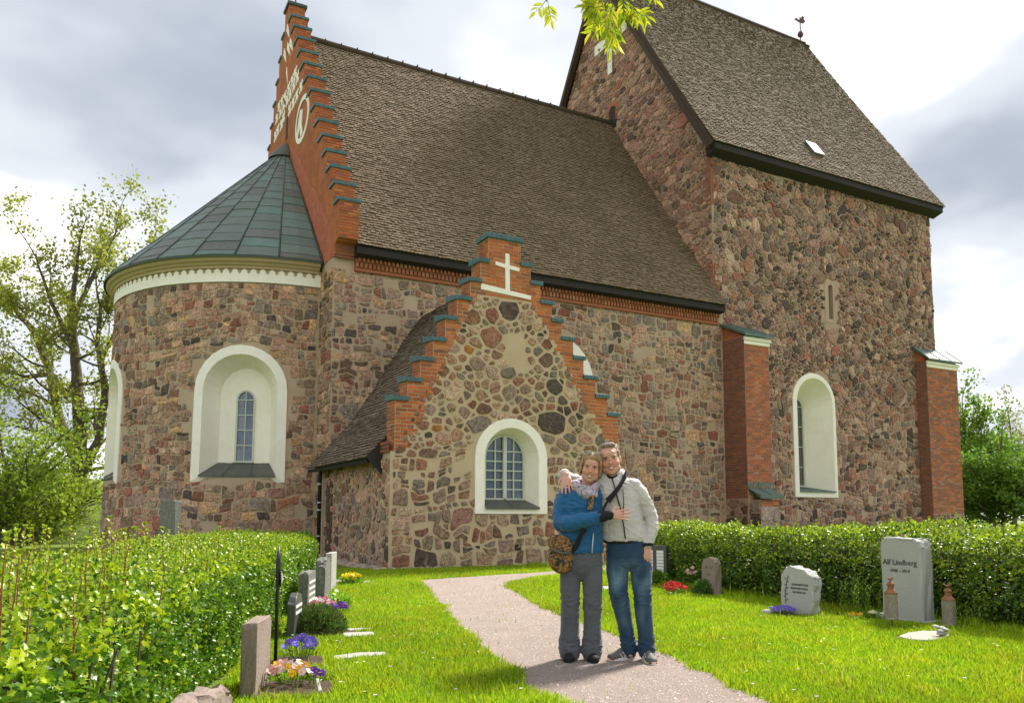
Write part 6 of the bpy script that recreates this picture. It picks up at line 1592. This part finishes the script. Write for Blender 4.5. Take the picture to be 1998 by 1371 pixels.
for z, w in ((.36, .22), (.315, .24), (.27, .18)):
    mb = MB(); x = -w/2+.03
    while x < w/2+.03:
        l = random.uniform(.012, .03); mb.box(x, x+l, -.079+z*.10, -.0765+z*.10, z-.011, z+.011); x += l+random.uniform(.004, .012)
    b = mb.build('inscription', 'engrave', None); b.parent = t3
mb = MB(); mb.tube([(-.16, -.072+.01, .12), (-.17, -.055, .25), (-.155, -.045, .38), (-.13, -.038, .46)], .004, 5)
for k in range(8): mb.tube([(-.162, -.066+.009*k*.5, .16+.035*k), (-.162+(-.03 if k % 2 else .03), -.064+.009*k*.5, .18+.035*k)], .005, 4)
b = mb.build('carved_flower', 'engrave', None); b.parent = t3
g = gnd(1388, 1163); t2, _ = stone_slab('gravestone', 'small pinkish headstone behind the round green shrub', 'gravestone', (g.x+.03, g.y+.02, 0), RF, [(-.14, 0), (-.145, .45), (-.10, .53), (.02, .565), (.11, .55), (.15, .48), (.15, 0)], .13, 'granite_pink', .010, .018, 0, None, 'gravestones in front of the trimmed hedge')
for x0_, z0_ in ((-.06, .40), (.03, .40), (-.02, .30)):
    mb = MB(); mb.tube([(x0_, -.066, z0_), (x0_+.02, -.066, z0_+.045), (x0_+.045, -.066, z0_), (x0_+.06, -.066, z0_+.045)], .004, 4); b = mb.build('inscription', 'engrave', None); b.parent = t2
g = Vector((8.86, 11.22, 0)); t1, _ = stone_slab('gravestone', 'grey headstone with pale lettered panels at the far end of the hedge', 'gravestone', (g.x, g.y, 0), rz_face(-1, -.75), rounded(.40, .66, .02, 2), .14, 'granite_dark', .002, .006, 0, None, 'gravestones in front of the trimmed hedge')
for cx, w in ((-.09, .11), (.09, .12)):
    for k in range(7):
        mb = MB(); mb.box(cx-w/2, cx+w/2, -.079, -.069, .20+.055*k, .247+.055*k); b = mb.build('letter_panel', 'white_paint', None); b.parent = t1
# left-hand row, set along the hedge
LFN = Vector((-HLd.y, HLd.x, 0)); LFN = LFN if LFN.x > 0 else -LFN
LF = rz_face(LFN.x, LFN.y-.10)
def lefts(px, py, w, h, th, m, label, outline=None, **k):
    g = gnd(px, py); return stone_slab('gravestone', label, 'gravestone', (g.x, g.y, 0), LF, outline or rounded(w, h, .03, 3), th, m, k.get('rough', .006), k.get('bev', .01), k.get('tilt', 0), None, 'gravestones along the leafy hedge')
def letters(t, w, h, th, rows, m='engrave'):
    for z in rows:
        mb = MB(); x = -w*.38
        while x < w*.38:
            l = random.uniform(.015, .03); mb.box(x, x+l, -th/2-.0045, -th/2-.001, z-.014, z+.014); x += l+.01
        b = mb.build('inscription', m, None); b.parent = t
t, _ = stone_slab('gravestone', 'low rough pinkish headstone half hidden by leaves, first along the leafy hedge', 'gravestone', (.50, 3.75, 0), LF, [(-.28, 0), (-.29, .30), (-.25, .375), (-.05, .405), (.16, .40), (.27, .34), (.28, 0)], .14, 'granite_pink', .014, .02, 0, None, 'gravestones along the leafy hedge')
t, _ = lefts(497, 1348, .44, .47, .10, 'granite_pink', 'upright slab of weathered brown-grey granite beside the yellow pansies')
t, _ = lefts(574, 1242, .42, .42, .07, 'granite_dark', 'thin polished black headstone behind the heather bush', [(-.21, 0), (-.21, .33), (-.12, .40), (0, .425), (.12, .40), (.21, .33), (.21, 0)]); letters(t, .42, .4, .07, (.30, .24), 'white_paint')
t, _ = lefts(598, 1197, .55, .50, .11, 'lichen_stone', 'grey headstone with pale lettering behind the pink flowers', rough=.010); letters(t, .55, .5, .11, (.38, .31, .24, .17), 'white_paint')
t, _ = lefts(630, 1170, .58, .58, .12, 'lichen_stone', 'dark rough-hewn headstone next to the pale end stone', [(-.29, 0), (-.28, .46), (-.20, .55), (-.05, .585), (.14, .575), (.27, .50), (.29, 0)], rough=.014)
t, _ = lefts(645, 1150, .60, .58, .09, 'granite_light', 'pale narrow headstone at the far end of the leafy hedge')
# tall stone behind the hedge, small dark cross
g = gnd(328, 1112); stone_slab('gravestone', 'tall square lichened pillar stone standing against the apse behind the hedge', 'gravestone', (g.x, g.y, 0), rz_face(-.62, -1), [(-.17, 0), (-.16, 1.42), (-.13, 1.47), (.13, 1.47), (.16, 1.43), (.17, 0)], .30, 'lichen_stone', .012, .015)
g = gnd(38, 1120); t = thing('grave_cross', 'small black iron cross seen over the hedge top towards the mound', 'cross', (g.x, g.y, 0), rz_face(-.1, -1))
MB_ = MB(); MB_.box(-.035, .035, -.02, .02, 0, .95); b = MB_.build('upright', 'iron', None, bevel=.005); b.parent = t
MB_ = MB(); MB_.box(-.14, -.036, -.02, .02, .66, .73); MB_.box(.036, .14, -.02, .02, .66, .73); b = MB_.build('arm', 'iron', None, bevel=.005); b.parent = t
# iron grave marker
g = gnd(537, 1292); t = thing('grave_marker', 'tall thin black iron marker with a small oval plate by the violet pansies', 'marker', (g.x, g.y, 0), LF+.2)
mb = MB(); mb.tube([(0, 0, 0), (0, 0, .55), (.004, 0, .80), (.006, 0, .92)], [.014, .014, .020, .004], 8); b = mb.build('rod', 'iron', None, smooth=True); b.parent = t
mb = MB(); ico(mb, (.0, -.022, .66), (.038, .010, .062), None, 3); b = mb.build('plate', 'iron', None, smooth=True); b.parent = t
mb = MB(); ico(mb, (.0, -.030, .66), (.026, .005, .046), None, 3); b = mb.build('enamel', 'white_paint', None, smooth=True); b.parent = t
mb = MB(); mb.box(-.03, .03, -.016, .016, .58, .60); mb.box(-.03, .03, -.016, .016, .72, .74); b = mb.build('clasp', 'iron', None); b.parent = t

# ------------------------------------------------------------------ lanterns
def lantern(px, py, h0, label):
    g = gnd(px, py); t = thing('grave_lantern', label, 'lantern', (g.x, g.y, 0), 0, 'lanterns beside the large headstone')
    z0 = h0; R = .062; H = .245
    mb = MB(); mb.tube([(0, 0, -.02), (0, 0, z0+.02)], .010, 6); b = mb.build('spike', 'rust', None); b.parent = t
    mb = MB(); mb.lathe([(.0, 0), (R+.004, 0), (R+.006, .012), (R, .018)], (0, 0, z0), 20); b = mb.build('base', 'lantern_iron', None, smooth=False); b.parent = t
    mb = MB(); rows, n = 9, 14                      # pierced lattice body
    for r in range(rows):
        for k in range(n):
            for sg in (-1, 1):
                a0 = 2*pi*(k+.5*(r % 2))/n; a1 = a0+sg*pi/n; za, zb = z0+.018+H*r/rows, z0+.018+H*(r+1)/rows
                mb.tube([(R*cos(a0), R*sin(a0), za), (R*cos(a1), R*sin(a1), zb)], .0042, 4, caps=False)
    b = mb.build('lattice', 'lantern_iron', None); b.parent = t
    mb = MB(); mb.lathe([(R*.90, .018), (R*.90, H+.018)], (0, 0, z0), 16); b = mb.build('liner', 'granite_light', None, smooth=True); b.parent = t
    zt = z0+.018+H
    mb = MB(); mb.lathe([(R+.004, 0), (R+.004, .012), (R*.78, .035), (R*.55, .050), (R*.50, .055), (R*.50, .085), (R*.62, .09), (R*.62, .105), (R*.3, .125), (.012, .13)], (0, 0, zt), 20); b = mb.build('lid', 'rust', None, smooth=False); b.parent = t
    mb = MB(); ico(mb, (0, 0, zt+.150), (.012, .028, .014), None, 2); ico(mb, (0, -.022, zt+.168), (.010, .012, .011), None, 2); mb.tube([(0, .015, zt+.152), (0, .055, zt+.170)], [.008, .002], 5); mb.tube([(0, 0, zt+.125), (0, 0, zt+.15)], .005, 5); mb.tube([(0, -.03, zt+.168), (0, -.045, zt+.165)], [.004, .001], 5)
    b = mb.build('bird_finial', 'rust', None, smooth=True); b.parent = t
lantern(1741, 1226, .10, 'pierced iron lantern with a bird on its lid, in front of the large headstone')
lantern(1853, 1226, .03, 'pierced iron lantern with a bird on its lid, close against the hedge')

# ------------------------------------------------------------------ beds, plants, flowers
def soil_bed(px, py, hx, hy, a, kerb=False):
    g = gnd(px, py); BEDS.append((g.x, g.y, hx, hy, a)); mb = MB(); n = 22; V = []
    for k in range(n): b = 2*pi*k/n; r = 1+.13*vnoise((cos(b)*1.5, sin(b)*1.5, px)); c_, s_ = cos(b), sin(b); m = max(abs(c_), abs(s_))**.6; V.append((g.x+(hx*c_/m*cos(a)-hy*s_/m*sin(a))*r, g.y+(hx*c_/m*sin(a)+hy*s_/m*cos(a))*r, .012))
    V.append((g.x, g.y, .045)); mb.add(V, [(k, (k+1) % n, n) for k in range(n)]); o = mb.build('flower_bed', 'soil'); structure(o)
    return g
AH = atan2(HLd.y, HLd.x)
def flower_clump(name, label, loc, rx, h, n_leaf, n_fl, cols, leafc=(.10, .20, .02), fs=.024, kind='pansy', lsize=.035):
    t = thing(name, label, 'flowers', tuple(loc), 0); L0 = Vector(loc)
    ang = rng.uniform(0, 2*pi, n_leaf); r = rx*np.sqrt(rng.random(n_leaf)); z = h*rng.uniform(.1, .8, n_leaf)*(1-.4*(r/rx)**2)
    P = np.stack([r*np.cos(ang), r*np.sin(ang), z], 1)+np.array(loc); D = np.stack([np.cos(ang), np.sin(ang), rng.uniform(.2, 1.2, n_leaf)], 1)
    leaf_mesh('leaves', P, D, rng.normal(0, .4, (n_leaf, 3))+np.array([0, 0, 1.]), rng.uniform(lsize*.7, lsize*1.3, n_leaf), rng.uniform(.35, .6, n_leaf), palette(n_leaf, [(2, leafc), (1, tuple(c*1.5 for c in leafc))]), 'lance', 'leaf', t)
    mbs = MB()
    for k in range(n_fl):
        a = random.uniform(0, 2*pi); rr = rx*sqrt(random.random())*.95; zz = h*(1-.35*(rr/rx)**2)*random.uniform(.78, 1.05); c = Vector((L0.x+rr*cos(a), L0.y+rr*sin(a), L0.z+zz))
        mbs.tube([(L0.x+rr*.6*cos(a), L0.y+rr*.6*sin(a), L0.z), (c.x, c.y, c.z-.004)], .0016, 3, caps=False)
        up = Vector((random.gauss(-.35, .35), random.gauss(-.65, .35), random.uniform(.3, .9))).normalized(); x = up.orthogonal().normalized(); y = up.cross(x); col = random.choice(cols); s = fs*random.uniform(.75, 1.2)
        mb = MB(); npet = 5
        for q in range(npet):
            b = 2*pi*q/npet+random.uniform(-.15, .15); d = x*cos(b)+y*sin(b); e = x*cos(b+1.57)+y*sin(b+1.57)
            mb.add([c, c+d*s*.55+e*s*.42+up*s*.12, c+d*s*1.0+e*s*.22+up*s*.05, c+d*s*1.0-e*s*.22+up*s*.05, c+d*s*.55-e*s*.42+up*s*.12], [(0, 1, 2, 3, 4)], jit(col if not isinstance(col[0], tuple) else col[q % 2], .15, .06))
        mb.add([c+up*s*.1+x*s*.2, c+up*s*.1+y*s*.2, c+up*s*.1-x*s*.2, c+up*s*.1-y*s*.2], [(0, 1, 2, 3)], (.65, .45, .03))
        mb.build('flower', 'petal', t, loc=tuple(c), normals=False)
    mbs.build('stems', 'plant_stem', t, kind='stuff')
    return t
M['plant_stem'] = mat('plant_stem', (.10, .17, .03), .7)
YEL, WHT, PNK, VIO, BLU, RED = (.75, .42, .01), (.78, .74, .72), (.62, .16, .26), (.13, .03, .33), (.13, .12, .58), (.55, .012, .02)
g = soil_bed(560, 1345, .27, .30, AH); flower_clump('pansies', 'clump of yellow, pink and white pansies beside the weathered brown-grey slab', (g.x+.02, g.y+.02, .03), .15, .15, 90, 46, [YEL, YEL, (.72, .50, .48), WHT, (.72, .40, .42)], fs=.027)
flower_clump('pansies', 'small group of dark violet pansies at the edge of the yellow and pink clump', (g.x+.16, g.y-.06, .03), .07, .11, 26, 10, [VIO, (.20, .05, .42)], fs=.025)
g = soil_bed(580, 1292, .25, .20, AH); flower_clump('pansies', 'clump of blue-violet pansies beside the iron marker', (g.x+.02, g.y, .03), .14, .17, 90, 40, [BLU, (.17, .10, .52), (.22, .20, .66)], fs=.026)
g = soil_bed(622, 1236, .26, .36, AH)
t = thing('heather_bush', 'low dark green heather bush between the black headstone and the lawn', 'shrub', (g.x-.02, g.y, 0)); n = 5200
a = rng.uniform(0, 2*pi, n); ph = np.arccos(rng.random(n)); R_ = rng.uniform(.7, 1.05, n); Dd = np.stack([np.sin(ph)*np.cos(a), np.sin(ph)*np.sin(a), np.cos(ph)], 1)
P = Dd*R_[:, None]*np.array([.27, .30, .24])+np.array([g.x-.02, g.y, .02]); leaf_mesh('foliage', P, Dd+rng.normal(0, .3, (n, 3))+np.array([0, 0, .5]), rng.normal(0, 1, (n, 3)), rng.uniform(.03, .06, n), np.full(n, .16), palette(n, [(3, (.08, .15, .03)), (2, (.12, .21, .03)), (1, (.10, .07, .03))]), 'diamond', 'leaf', t)
mb = MB()
for k in range(60):
    a_ = random.uniform(0, 2*pi); r_ = random.uniform(.3, .9); mb.tube([(g.x-.02, g.y, 0), (g.x-.02+.22*r_*cos(a_), g.y+.22*r_*sin(a_), .20*random.uniform(.5, 1))], [.006, .002], 4, caps=False)
mb.build('stems', 'twig', t, kind='stuff')
g = gnd(630, 1198); flower_clump('flowers', 'pink and white flowers in front of the lettered grey headstone', (g.x, g.y, .0), .16, .20, 60, 30, [PNK, (.6, .25, .3), WHT], fs=.030)
g = gnd(652, 1200); flower_clump('flowers', 'purple flowers beside the pink and white ones', (g.x+.04, g.y, .0), .13, .15, 50, 24, [VIO, (.2, .05, .4)], fs=.026)
g = gnd(655, 1190); flower_clump('leafy_plant', 'fresh green leafy plant behind the purple flowers', (g.x+.12, g.y+.3, .0), .14, .22, 220, 1, [WHT], (.20, .36, .02), lsize=.06)
g = gnd(685, 1140); flower_clump('flowers', 'bright yellow flowering plant on the lawn near the corner of the stone annex', (g.x, g.y, .0), .17, .20, 130, 60, [(.80, .62, .01), (.75, .55, .01)], (.12, .26, .02), fs=.028, lsize=.07)
g = gnd(1316, 1162); flower_clump('flowers', 'bright red flowers in front of the hedge near the pinkish stone', (g.x, g.y, .0), .20, .20, 90, 46, [RED, (.62, .03, .04), (.45, .01, .02)], fs=.034, lsize=.05)
g = gnd(1350, 1150); flower_clump('flowers', 'few pale pink roses rising above the red flowers', (g.x+.1, g.y+.1, .0), .13, .34, 70, 7, [(.72, .48, .40), (.65, .22, .24), (.74, .62, .52)], fs=.035, lsize=.05)
def round_shrub(label, px, py, r, h, n, pal, size=.03):
    g = gnd(px, py); t = thing('shrub', label, 'shrub', (g.x, g.y, 0)); a = rng.uniform(0, 2*pi, n); ph = np.arccos(rng.random(n)*1.0-.0); Dd = np.stack([np.sin(ph)*np.cos(a), np.sin(ph)*np.sin(a), np.cos(ph)], 1)
    P = Dd*rng.uniform(.72, 1.05, n)[:, None]*np.array([r, r, h])+np.array([g.x, g.y, .0]); leaf_mesh('foliage', P, Dd+rng.normal(0, .5, (n, 3)), Dd+rng.normal(0, .6, (n, 3)), rng.uniform(size*.7, size*1.3, n), rng.uniform(.5, .8, n), palette(n, pal), 'diamond', 'leaf', t)
    mb = MB()
    for k in range(24):
        a_ = random.uniform(0, 2*pi); q = random.uniform(.2, .8); mb.tube([(g.x, g.y, 0), (g.x+r*q*cos(a_), g.y+r*q*sin(a_), h*random.uniform(.5, .9))], [.008, .002], 4, caps=False)
    mb.build('stems', 'twig', t, kind='stuff')
round_shrub('small round green shrub beside the pinkish headstone', 1376, 1162, .19, .24, 2200, [(3, (.09, .19, .025)), (2, (.13, .25, .03))])
round_shrub('low green clump at the foot of the panelled headstone', 1282, 1140, .26, .22, 1800, [(3, (.12, .24, .02)), (2, (.18, .31, .025))], .04)
g = soil_bed(1520, 1200, .16, .28, .1); flower_clump('flowers', 'low violet-blue flowers at the foot of the leaning headstone', (g.x+.02, g.y-.03, .02), .16, .09, 60, 44, [BLU, (.2, .12, .5)], fs=.022, lsize=.03)
mb = MB(); g = gnd(1497, 1200); ico(mb, (g.x, g.y, .03), (.06, .07, .045), None, 3); tag(mb.build('fieldstone', 'flower_stone', None, smooth=True, loc=(g.x, g.y, 0)), 'small pale round stone beside the violet-blue flowers', 'stone')
g = gnd(1707, 1210); flower_clump('flowers', 'white spring flowers left of the large headstone, by the hedge' if False else 'white flowers at the foot of the large carved headstone', (g.x+.0, g.y, .0), .10, .10, 40, 8, [WHT, (.75, .70, .45)], fs=.028, lsize=.06)
g = gnd(1672, 1210); flower_clump('flowers', 'few yellow flowers in the grass between leaning and large headstones', (g.x, g.y, .0), .10, .08, 36, 5, [YEL], fs=.026, lsize=.06)
# tall weeds by the hedge
def weeds(label, px, py, n, h, sp):
    g = gnd(px, py); t = thing('weed_clump', label, 'weeds', (g.x, g.y, 0)); mb = MB(); LPp, LDd = [], []
    for k in range(n):
        b = Vector((g.x+random.gauss(0, sp), g.y+random.gauss(0, sp), 0)); hh = h*random.uniform(.6, 1.1); l = Vector((random.gauss(0, .10), random.gauss(0, .10), 1)); tip = b+l*hh
        mb.tube([b, b+l*hh*.5, tip], [.003, .0025, .001], 4, caps=False)
        for i in range(14): f = (i+1)/14; a_ = i*2.4; LPp.append(b+l*hh*f); LDd.append(Vector((cos(a_), sin(a_), .9)))
    mb.build('stems', 'plant_stem', t, kind='stuff'); m = len(LPp)
    leaf_mesh('leaves', np.array(LPp), np.array(LDd), rng.normal(0, .3, (m, 3))+np.array([0, 0, 1.]), rng.uniform(.03, .06, m), np.full(m, .28), palette(m, [(2, (.24, .36, .03)), (1, (.17, .29, .02))]), 'lance', 'leaf', t)
weeds('tall thin weeds between the leaning headstone and the large one', 1690, 1200, 26, .46, .16)
weeds('thin grassy weeds at the foot of the hedge beyond the second lantern', 1905, 1225, 14, .28, .15)
# kerb and slab stones in the lawn
def flat_stone(label, pts_px, h, m, name='kerb_stone', cat='kerb stone'):
    P = [gnd(*p) for p in pts_px]; c = sum(P, Vector())/len(P); mb = MB(); mb.prism([(p.x, p.y) for p in P], lambda u, v, hh: (u, v, hh), -.03, h); o = mb.build(name, m, None, loc=(c.x, c.y, 0), bevel=.008); tag(o, label, cat)
    BEDS.append((c.x, c.y, max(abs(p.x-c.x) for p in P)*.9, max(abs(p.y-c.y) for p in P)*.9, 0)); return o
flat_stone('long narrow kerb stone in the lawn by the violet pansies', [(648, 1283), (700, 1276), (752, 1275), (752, 1281), (700, 1284), (652, 1290)], .02, 'granite_light')
flat_stone('short pale kerb stone beside the heather bush', [(668, 1239), (728, 1237), (732, 1243), (670, 1247)], .03, 'granite_light')
flat_stone('narrow stone strip behind the short pale kerb stone', [(665, 1229), (728, 1227), (728, 1230), (666, 1233)], .02, 'granite_light')
flat_stone('flat grey slab lying by the yellow flowering plant', [(700, 1135), (722, 1134), (724, 1138), (702, 1139)], .02, 'granite_light', 'grave_slab', 'slab')
flat_stone('flat grey slab at the foot of the pale end headstone', [(648, 1133), (672, 1131), (672, 1136), (650, 1138)], .02, 'granite', 'grave_slab', 'slab')
flat_stone('white slab in the lawn behind the two people', [(1176, 1147), (1196, 1145), (1197, 1150), (1178, 1152)], .03, 'granite_light', 'grave_slab', 'slab')
flat_stone('stone edging around the yellow and pink pansies', [(615, 1330), (622, 1330), (628, 1352), (620, 1354)], .03, 'granite_light')
g = gnd(1802, 1247); o_ = flat_stone('round pale stone slab in the grass below the second lantern', [(1752, 1247), (1770, 1240), (1800, 1236), (1835, 1237), (1852, 1243), (1846, 1250), (1815, 1255), (1775, 1253)], .035, 'flower_stone', 'grave_slab', 'slab')
c = gnd(1838, 1247); mb = MB()
for k in range(9): ico(mb, (c.x+random.gauss(0, .035), c.y+random.gauss(0, .03), .045+random.random()*.045), (.035, .03, .018), Matrix.Rotation(random.random()*3, 3, 'Z'), 2)
mb2 = MB(); 
tt = thing('shell_ornament', 'small heap of grey shell-like stones on the round pale slab', 'ornament', (c.x, c.y, .035))
for k in range(7):
    mb = MB(); cc_ = Vector((random.gauss(0, .035), random.gauss(0, .03), .015+.012*k)); ico(mb, cc_, (.048-.003*k, .036, .016), Matrix.Rotation(random.random()*3, 3, 'Z') @ Matrix.Rotation(random.uniform(-.4, .4), 3, 'X'), 2); b = mb.build('shell', 'granite', None); b.parent = tt
# cobble strip along the porch side wall
mb = MB(); mb.box(XP0-.42, XP0+.02, YP-.06, YC-.9, -.05, .008); strip = structure(mb.build('cobble_strip', 'mortar'))
y = YP-.02
while y < YC-1.0:
    for col_ in range(2):
        w = random.uniform(.14, .2); c = Vector((XP0-.10-.19*col_+random.uniform(-.02, .02), y+random.uniform(0, .06), .015)); mb = MB(); ico(mb, c, (.09, w*.55, .05), Matrix.Rotation(random.uniform(-.3, .3), 3, 'Z'), 2)
        mb.c = [jit((.40, .33, .27), .25, .06)]*len(mb.f); mb.build('cobble', 'stone', strip, loc=tuple(c))
    y += .19
mb = MB()
for k in range(7):
    c = Vector((XP0+.1+.2*k, YP-.07, .01)); m_ = MB(); ico(m_, c, (.12, .07, .05), None, 2); m_.c = [jit((.36, .29, .23), .25, .06)]*len(m_.f); m_.build('cobble', 'stone', strip, loc=tuple(c))

# small white and lilac flowers scattered over the lawn
nf = 170; X = rng.uniform(1.5, 7.8, nf); Y = rng.uniform(3.4, 13, nf); k = ~in_poly_np(PATH_POLY, X, Y) & (left_of_hedge(X, Y) < -.3) & (X < hr_x(Y)-.1) & ~in_bed(X, Y); X, Y = X[k], Y[k]; nf = len(X)
C_ = palette(nf, [(3, (.75, .75, .72)), (1, (.55, .40, .62)), (.7, (.75, .65, .2))], .05); P = np.stack([X, Y, rng.uniform(.035, .07, nf)], 1)
Vl, Fl, Cl = [], [], []
for q in range(4):
    a = q*pi/2+rng.uniform(0, .5, nf); D = np.stack([np.cos(a), np.sin(a), np.full(nf, .25)], 1); v, f, kk = leaf_arrays(P, D, np.tile(np.array([0, 0, 1.]), (nf, 1)), rng.uniform(.012, .020, nf), np.full(nf, .8), 'diamond'); Fl.append(f+sum(len(x) for x in Vl)); Vl.append(v); Cl.append(np.repeat(C_, kk, axis=0))
np_mesh('lawn_flowers', np.concatenate(Vl), np.concatenate(Fl), np.concatenate(Cl), ('petal',), None, 'stuff')

# ------------------------------------------------------------------ ash branch hanging in from above
ash = thing('ash_tree', 'ash branch with bright yellow-green leaflets hanging into the top of the view', 'tree', (7.5, -3.0, 0)); DB = 6.2
def bp(px, py, dz=0): return cam_pt(px, py, DB+dz)
mb = MB(); mb.tube([(7.5, -3.0, 0), (7.5, -2.9, 2.5), (7.35, -2.6, 5.0), (7.2, -2.2, 7.4)], [.28, .22, .18, .12], 12); mb.build('trunk', 'bark', ash, smooth=True)
top = bp(1215, -330)
mb = MB(); mb.tube([(7.35, -2.6, 5.0), (7.0, -.5, 5.9), (6.3, 1.6, 6.2), top], [.09, .06, .045, .02], 8); mb.tube([top, bp(1210, -150), bp(1205, 0), bp(1203, 22)], [.018, .012, .008, .005], 6)
mb.tube([bp(1207, -60), bp(1225, -5), bp(1240, 20)], [.008, .006, .004], 6); mb.tube([bp(1205, -30), bp(1180, 10), bp(1188, 45)], [.008, .005, .003], 6); mb.tube([bp(1212, -180), bp(1110, -60), bp(1070, -15), bp(1066, 4)], [.012, .008, .005, .003], 6)
mb.build('limb', 'bark', ash, smooth=True)
ashl = []
for col in ((.42, .46, .02), (.33, .42, .02), (.50, .50, .03)):
    V, F, k = leaf_arrays(np.zeros((1, 3)), np.array([[1., 0, 0]]), np.array([[0, 0, 1.]]), np.array([1.]), np.array([.34]), 'lance'); me = bpy.data.meshes.new('leaflet'); me.from_pydata([tuple(v) for v in V], [], [tuple(f) for f in F])
    ca = me.color_attributes.new('Col', 'FLOAT_COLOR', 'POINT'); ca.data.foreach_set('color', np.tile(np.array((*col, 1), np.float32), len(V))); me.materials.append(M['leaf_soft']); ashl.append(me)
def ash_leaf(p0, d, L, n=7):
    d = d.normalized(); mb = MB(); q = p0+d*L; mb.tube([p0, p0+d*L*.5+Vector((0, 0, -.01)), q], [.003, .0025, .0015], 5); mb.build('leaf_stalk', 'plant_stem', ash)
    sd = d.cross(AX_F).normalized()
    for k in range(n):
        f = .35+.65*(k//2)/max(1, (n-1)//2); s = 1 if k % 2 else -1; dd = (d*.7+sd*s*.8+Vector((random.gauss(0, .15), random.gauss(0, .15), -.25))) if k < n-1 else d
        dd.normalize(); nn = (-AX_F+Vector((random.gauss(0, .5), random.gauss(0, .5), random.gauss(.3, .4)))); s2 = nn.cross(dd).normalized(); up = dd.cross(s2); pp = p0+d*L*f; sc = random.uniform(.075, .115)
        mw = Matrix(((dd.x*sc, s2.x*sc, up.x*sc, pp.x), (dd.y*sc, s2.y*sc, up.y*sc, pp.y), (dd.z*sc, s2.z*sc, up.z*sc, pp.z), (0, 0, 0, 1)))
        o = bpy.data.objects.new('leaflet', random.choice(ashl)); COL.objects.link(o); o.parent = ash; o.matrix_parent_inverse = Matrix.Identity(4); o.matrix_local = WM[ash.name].inverted() @ mw
random.seed(77)
for (px, py, dx, dy) in ((1205, 5, -.6, -.5), (1203, 20, -.3, -1), (1188, 40, -.1, -1), (1188, 45, .5, -1), (1180, 12, -1, -.2), (1180, 5, -.8, .4), (1205, -10, .6, .1), (1225, -5, .3, -.9), (1240, 20, .9, -.3), (1240, 18, .4, -1), (1207, -40, -1, -.3), (1195, 30, -.8, -.9), (1170, 0, -.6, -.9), (1215, 15, .2, -1), (1066, 0, -.5, -.6), (1068, -2, .2, -1), (1160, -10, -.4, -.8), (1240, -12, .9, .1), (1200, 45, -.1, -1), (1165, 15, -.2, -1), (1175, 30, -.6, -.9), (1195, 10, -.2, -1), (1210, 30, -.3, -1), (1192, -5, -.7, -.5), (1228, 8, .5, -.8), (1180, -20, -.9, -.1), (1215, -15, .1, -1), (1190, 60, .0, -1), (1203, -40, .5, -.4), (1170, -30, -.5, -.7), (1250, -25, .6, -.7)):
    ash_leaf(bp(px, py, random.uniform(-.2, .2)), AX_R*dx+AX_U*dy+AX_F*random.uniform(-.4, .4), random.uniform(.10, .17), random.choice((5, 7, 7)))
make_grass(); make_pebbles()
